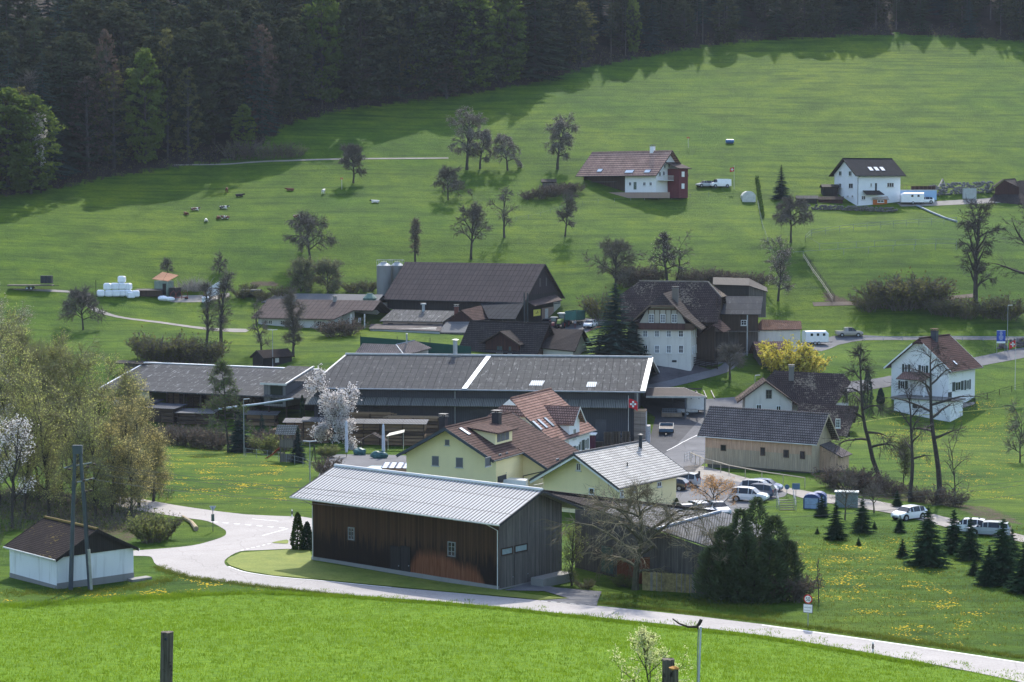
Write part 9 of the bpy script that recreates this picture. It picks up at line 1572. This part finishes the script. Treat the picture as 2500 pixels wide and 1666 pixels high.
g = G(1640,1019); t = thing('wire_crate', 'wooden-sided crate full of blue-grey wire cages under the carport', 'crate', g, R(-4)); m = MB(); m.box(-1.6,-.6,.1,1.6,-.52,.7); m.box(-1.6,.5,.1,1.6,.58,.7); m.box(-1.6,-.6,.1,-1.52,.58,.95); m.box(1.52,-.6,.1,1.6,.58,.95); obj('side_board', m, plain('tan_board',(.24,.18,.13),.8), t); m = MB()
for k in range(12): m.box(-1.45+k*.26,-.5,.2,-1.42+k*.26,-.47,1.35); m.box(-1.45+k*.26,.4,.2,-1.42+k*.26,.43,1.35)
for z in (.5,.8,1.1,1.35): m.box(-1.5,-.51,z,1.5,-.47,z+.03)
obj('wire_cage', m, plain('blue_grey_wire',(.22,.28,.34),.5), t, uv=False)
g = G(705,1128); t = thing('play_tower', 'grey wooden play tower with shingled gable roof, red slide and swing frame', 'play tower', g, R(-12)); m = MB(); HT = hpx(g, 1056)
for x in (-.9,.9):
 for y in (-.8,.8): m.box(x-.07,y-.07,-.2,x+.07,y+.07,HT)
obj('post', m, GREYW, t); m = MB(); m.box(-.95,-.86,HT-1.9,.95,-.80,HT-.9); m.box(-.95,.80,HT-1.9,.95,.86,HT-.9); m.box(-.95,-.8,HT-2.0,.95,.8,HT-1.9); m.box(-.95,-.86,.1,.95,-.8,1.2); m.box(-.96,-.8,.1,-.9,.8,1.2); obj('boarding', m, planks('silver_boards',(.2,.18,.15),(.15,.135,.12),.14), t)
m = MB(); m.slab([(-1.5,-1.3,HT-.15),(1.3,-1.3,HT-.15),(1.3,0,HT+1.0),(-1.5,0,HT+1.0)], .06); m.slab([(-1.5,1.3,HT-.15),(1.3,1.3,HT-.15),(1.3,0,HT+1.0),(-1.5,0,HT+1.0)], .06); obj('roof', m, tiles('silver_shingles',(.27,.26,.22),(.34,.32,.28),w=.25,h=.3), t)
m = MB(); m.mesh([(-1.0,-.3,1.9),(-1.0,.3,1.9),(-2.4,.3,.7),(-2.4,-.3,.7),(-3.2,.3,.2),(-3.2,-.3,.2)], [(0,1,2,3),(3,2,4,5)]); 
for s in (-.3,.3): m.tube([(-1.0,s,2.1),(-2.4,s,.9),(-3.2,s,.4)], .06, 5)
obj('slide', m, plain('red_slide',(.22,.035,.02),.5), t, uv=False); m = MB(); m.tube([(.9,0,2.3),(3.6,0,2.3)], .07, 6); m.tube([(3.6,0,2.3),(3.4,-1.1,-.1)], .06, 6); m.tube([(3.6,0,2.3),(3.4,1.1,-.1)], .06, 6); obj('swing_frame', m, GREYW, t, uv=False)
for px, py, top, lab in ((846,1117,1027,'closed white parasol, left one of two on the patio'), (936,1119,1035,'closed white parasol, right one of two near the tiled garden shed')):
 g = G(px, py); hh = hpx(g, top); t = thing('parasol', lab, 'parasol', g, 0, 'closed white parasols'); m = MB(); m.tube([(0,0,.7),(.02,0,1.2),(0,.02,hh*.6),(0,0,hh-.3),(0,0,hh)], [.17,.24,.22,.16,.05], 9); obj('folded_canopy', m, plain('parasol_cloth',(.50,.53,.57),.8,.15,4), t, uv=False); m = MB(); m.cyl(0,0,-.1,.8,.04,6); m.box(-.4,-.4,-.05,.4,.4,.06); obj('stand', m, DARKM, t, uv=False)
g = G(930,1160); t = thing('pool_cover', 'sloping pale blue-green pool cover sheet in front of the patio', 'pool cover', g, R(-6)); m = MB(); m.slab([(-3.6,-1.8,.25),(2.6,-1.8,.25),(2.6,2.0,.9),(-1.6,2.0,.9)], .1); obj('sheet', m, plain('pale_teal_sheet',(.27,.40,.42),.6,.15), t); m = MB(); m.box(-1.5,-2.0,.3,3.8,-1.7,.55); m.box(2.0,-2.4,0,4.4,-2.1,.5); obj('edge_board', m, CAR_, t)
g = G(968,1160); t = thing('tarpaulin_stack', 'board stack with blue and white striped tarpaulin against the yellow house', 'stack', g, R(-8)); m = MB(); m.box(-1.7,-1,-.1,2.0,1,1.0); obj('boards', m, CAR_, t); m = MB(); m.slab([(-1.8,-1.1,1.05),(2.1,-1.1,1.05),(2.1,1.1,1.45),(-1.8,1.1,1.45)], .05); obj('tarpaulin', m, corrugated('blue_white_tarp',(.6,.64,.72),period=.9,seam=(50,50),dark=.25,dirt=0,stainf=0), t)
g = G(912,1105); t = thing('garden_gazebo', 'small dark gabled garden shelter behind the parasols', 'gazebo', g, R(-4)); m = MB(); m.slab([(-2.0,-1.2,1.7),(0,-1.2,2.8),(0,1.2,2.8),(-2.0,1.2,1.7)], .08); m.slab([(2.0,-1.2,1.7),(0,-1.2,2.8),(0,1.2,2.8),(2.0,1.2,1.7)], .08); obj('roof', m, T_DARK, t); m = MB()
for x in (-1.7,1.7):
 for y in (-1,1): m.box(x-.06,y-.06,-.2,x+.06,y+.06,1.9)
obj('post', m, BROWNW, t)
for px, py, w_, lab in ((878,1112,1.6,'dark teal tarpaulin heap left of the garden shelter'), (925,1120,2.0,'teal tarpaulin-covered furniture between the parasols')):
 g = G(px, py); m = MB(); m.blob(0,0,.45,w_*.6,.7,.6,12,7,rnd=random.Random(int(px)),amp=.14); o = obj('covered_furniture', m, plain('teal_tarpaulin',(.04,.12,.12),.5,.4,3), uv=False); o.location = g; tag(o, lab, 'tarpaulin')
g = G(967,1098); m = MB(); m.slab([(-1.4,-.9,2.0),(1.2,-.9,2.6),(1.2,.9,2.8),(-1.0,.9,2.3)], .03); m.cyl(-1.1,-.8,-.1,2.1,.04,5); m.cyl(1.1,-.8,-.1,2.6,.04,5); o = obj('sun_sail', m, plain('cream_sail',(.6,.56,.45),.8), uv=False); o.location = g; tag(o, 'cream sun sail beside the mossy red roof', 'sun sail')
p0, p1 = G(446,1266), G(479,1297); m = MB(); m.tube([p0+(0,0,.2), (p0+p1)/2+(.2,.3,.2), p1+(0,0,.25)], [.16,.2,.27], 8); tag(obj('felled_log', m, plain('pale_log',(.34,.27,.17),.9,.3,3), uv=False), 'felled pale log lying on the grass by the side road', 'log')
w = [G(*p)+np.array([0,0,.9]) for p in ((1850,1125),(1990,1085),(2085,1048),(2180,1032),(2320,1022),(2500,1005),(2640,995))][2:]; m = MB(); m.tube(w, .05, 4, cap=False); tag(obj('yellow_tape', m, plain('yellow_tape',(.5,.5,.1),.6), uv=False), 'yellow tape strung across the meadow below the right white house', 'tape')
p0, p1 = P(1427,812,384), P(1470,792,388); m = MB(); m.obox(p0, p1-p0, (0,.3,0), (0,0,-.35)); m.cyl(*(p0+(.5,.1,0))[:2],H(p0[0],p0[1])-.3,p0[2],.08,6); m.cyl(*(p1-(.5,0,0))[:2],H(p1[0],p1[1])-.3,p1[2],.08,6); tag(obj('orange_beam', m, plain('red_orange_paint',(.32,.07,.03),.6), uv=False), 'red-orange sloping beam beside the conifer at the farmyard exit', 'beam')
def stonewall(lab, pix, h_, name='dry_stone_wall', col=(.14,.13,.12), n_=10, s_=.5):
 w = [G(*p) for p in pix]; r = random.Random(int(pix[0][0])); m = MB()
 for a, b_ in zip(w[:-1], w[1:]):
  L = np.linalg.norm(b_-a); k = int(L/s_*n_/1.6)
  for i in range(k): q = a+(b_-a)*r.random()+np.array([0, r.uniform(-.2,.2), r.uniform(0,h_)]); m.blob(*q, s_*r.uniform(.4,.75), s_*.5, s_*r.uniform(.3,.5), 6, 4, rnd=r, amp=.15)
 tag(obj(name, m, plain(name+'_stone', col, .95, .4, 1.5), uv=False), lab, 'wall')
stonewall('dark dry wall of stacked logs and stones below the tall white house', [(1965,512),(2040,513),(2120,516),(2190,519)], 1.0); stonewall('rubble retaining bank of grey blocks behind the caravan lane', [(2268,480),(2330,474),(2425,470)], 2.6, 'rubble_bank', (.19,.18,.175), 16, .6); stonewall('rough boulder wall at the right edge under the notice board', [(2440,852),(2500,846),(2560,840)], 1.5, 'boulder_wall', (.13,.11,.115), 9, .7)
g = G(*c('b4',1858,315)); m = MB(); m.box(-1.4,-.6,0,1.6,.6,2.4); o = obj('grey_container', m, plain('pale_grey_cover',(.36,.38,.37),.7,.15), uv=False); o.location = g; tag(o, 'pale grey covered cube standing before the rubble bank', 'container')
g = G(*c('b4',1612,235)); m = MB(); m.slab([(-1.0,0,-.2),(.4,0,2.6),(.4,1.5,2.6),(-1.0,1.5,-.2)], .12); m.slab([(1.3,0,.2),(.4,0,2.6),(.4,1.5,2.6),(1.3,1.5,.2)], .12); o = obj('a_frame_hutch', m, plain('pale_hutch_boards',(.36,.33,.3),.8,.2), uv=False); o.location = g; tag(o, 'leaning pale A-shaped hutch above the rubble bank', 'hutch')
m = MB(); w = [G(*c('b4',x,y)) for x, y in ((1390,385),(1520,445),(1640,495),(1750,530))]; m.tube([p+(0,0,.25) for p in w], .22, 6); tag(obj('drain_pipe', m, plain('blue_grey_pipe',(.25,.3,.34),.6), uv=False), 'blue-grey pipe lying down the slope from the caravan', 'pipe')
for i, (px, top, r_, Y_, lab) in enumerate(((397,1543,.062,20,'thick weathered fence post in the left foreground'), (1631,1609,.064,21,'split grey fence post in the right foreground'), (1645,1632,.042,19.2,'shorter mossy post capped with orange lichen in the right foreground'))):
 x0 = P(px,1666,Y_); zt_ = P(px,top,Y_)[2]; gz = H(x0[0], Y_); t = thing('fence_post', lab, 'fence post', (x0[0], Y_, gz)); hh = zt_-gz; m = MB(); r = random.Random(i); lean = (P(px,top,Y_)[0]+(.0 if i else .045)-x0[0]); n = 14
 vs = [(lean*f+r_*(1+.06*math.sin(3*a+i))*math.cos(a), r_*(1+.06*math.cos(5*a))*math.sin(a), -.3+(hh+.3)*f+(r.uniform(-.006,.004) if f == 1 else 0)) for f in (0,.5,.8,.96,1) for a in [2*math.pi*k/n for k in range(n)]]; m.mesh(vs, [(l*n+k, l*n+(k+1) % n, (l+1)*n+(k+1) % n, (l+1)*n+k) for l in range(4) for k in range(n)]+[tuple(range(4*n,5*n))])
 def postmat():
  mm, nt, b_ = newmat('weathered_post_wood'); oc = N(nt,'ShaderNodeTexCoord').outputs['Object']; f = noise(nt, 1, 6, mapv(nt, oc, (60,60,3)), .7); a = ramp(nt, f, [(.35,(.05,.042,.03)),(.6,(.14,.12,.09)),(.75,(.24,.21,.16))]).outputs[0]; k = ramp(nt, noise(nt, 9, 4, oc), [(.52,(0,0,0)),(.62,(1,1,1))]).outputs[0]; a = mix(nt, k, a, (.022,.018,.014)); k = ramp(nt, noise(nt, 5, 3, oc), [(.58,(0,0,0)),(.7,(.5,.5,.5))]).outputs[0]; a = mix(nt, k, a, (.12,.13,.04)); nt.links.new(a, b_.inputs['Base Color']); b_.inputs['Roughness'].default_value = .95; bump(nt, b_, f, .6, .01); return m_or(mm)
 m_or = lambda q: q
 if i == 0: PW = postmat()
 obj('shaft', m, PW, t, uv=False)
 if i == 2: q = MB(); q.blob(lean,0,hh+.0,.045,.045,.02,10,5,rnd=r,amp=.2); obj('lichen_cap', q, plain('orange_lichen',(.42,.22,.06),.95,.5,60), t, uv=False)
 if i == 0: q = MB(); q.tube([(lean*.93,-r_-.03,hh-.055),(lean*.93,-r_+.01,hh-.055)], .014, 8); obj('insulator', q, DARKM, t, uv=False)
Y_ = 19.6; x0 = P(1706,1666,Y_); gz = H(x0[0], Y_); L_ = lambda px, py, dy=0: P(px, py, Y_+dy)-np.array([x0[0], Y_, gz]); t = thing('fence_stake', 'white plastic fence stake holding up a bent dead branch in the foreground', 'fence stake', (x0[0], Y_, gz)); m = MB(); m.tube([(-.01,0,-.2), L_(1706,1666), L_(1711,1530)], .010, 6); obj('stake', m, plain('grey_white_plastic',(.55,.57,.56),.5), t, uv=False); m = MB(); m.tube([(-.02,.02,-.2), L_(1704,1570,.02), L_(1706,1535,.02)], .007, 6); obj('second_stake', m, plain('dull_stake',(.25,.3,.22),.7), t, uv=False)
m = MB(); m.tube([L_(1642,1511), L_(1658,1523), L_(1680,1531), L_(1700,1531), L_(1707,1524), L_(1712,1514), L_(1714,1516)], [.006,.009,.010,.013,.017,.018,.012], 7); m.tube([L_(1703,1531), L_(1704,1537)], [.014,.006], 6); tag(obj('dead_branch', m, plain('dead_branch_bark',(.06,.045,.035),.95,.4,30), uv=False), 'crooked dark dead branch balanced on the white fence stake', 'branch').location = (x0[0], Y_, gz)
m = MB(); m.box(-345,-40,-12,345,975,262); hz = bpy.data.materials.new('haze_air'); hz.use_nodes = True; nt = hz.node_tree; nt.nodes.remove(nt.nodes['Principled BSDF']); pv_ = nt.nodes.new('ShaderNodeVolumePrincipled'); pv_.inputs['Color'].default_value = (.80,.88,1,1); pv_.inputs['Density'].default_value = .000055; nt.links.new(pv_.outputs[0], nt.nodes['Material Output'].inputs['Volume'])
kind(obj('haze', m, hz, uv=False), 'stuff')['label'] = 'thin bluish haze over the valley'
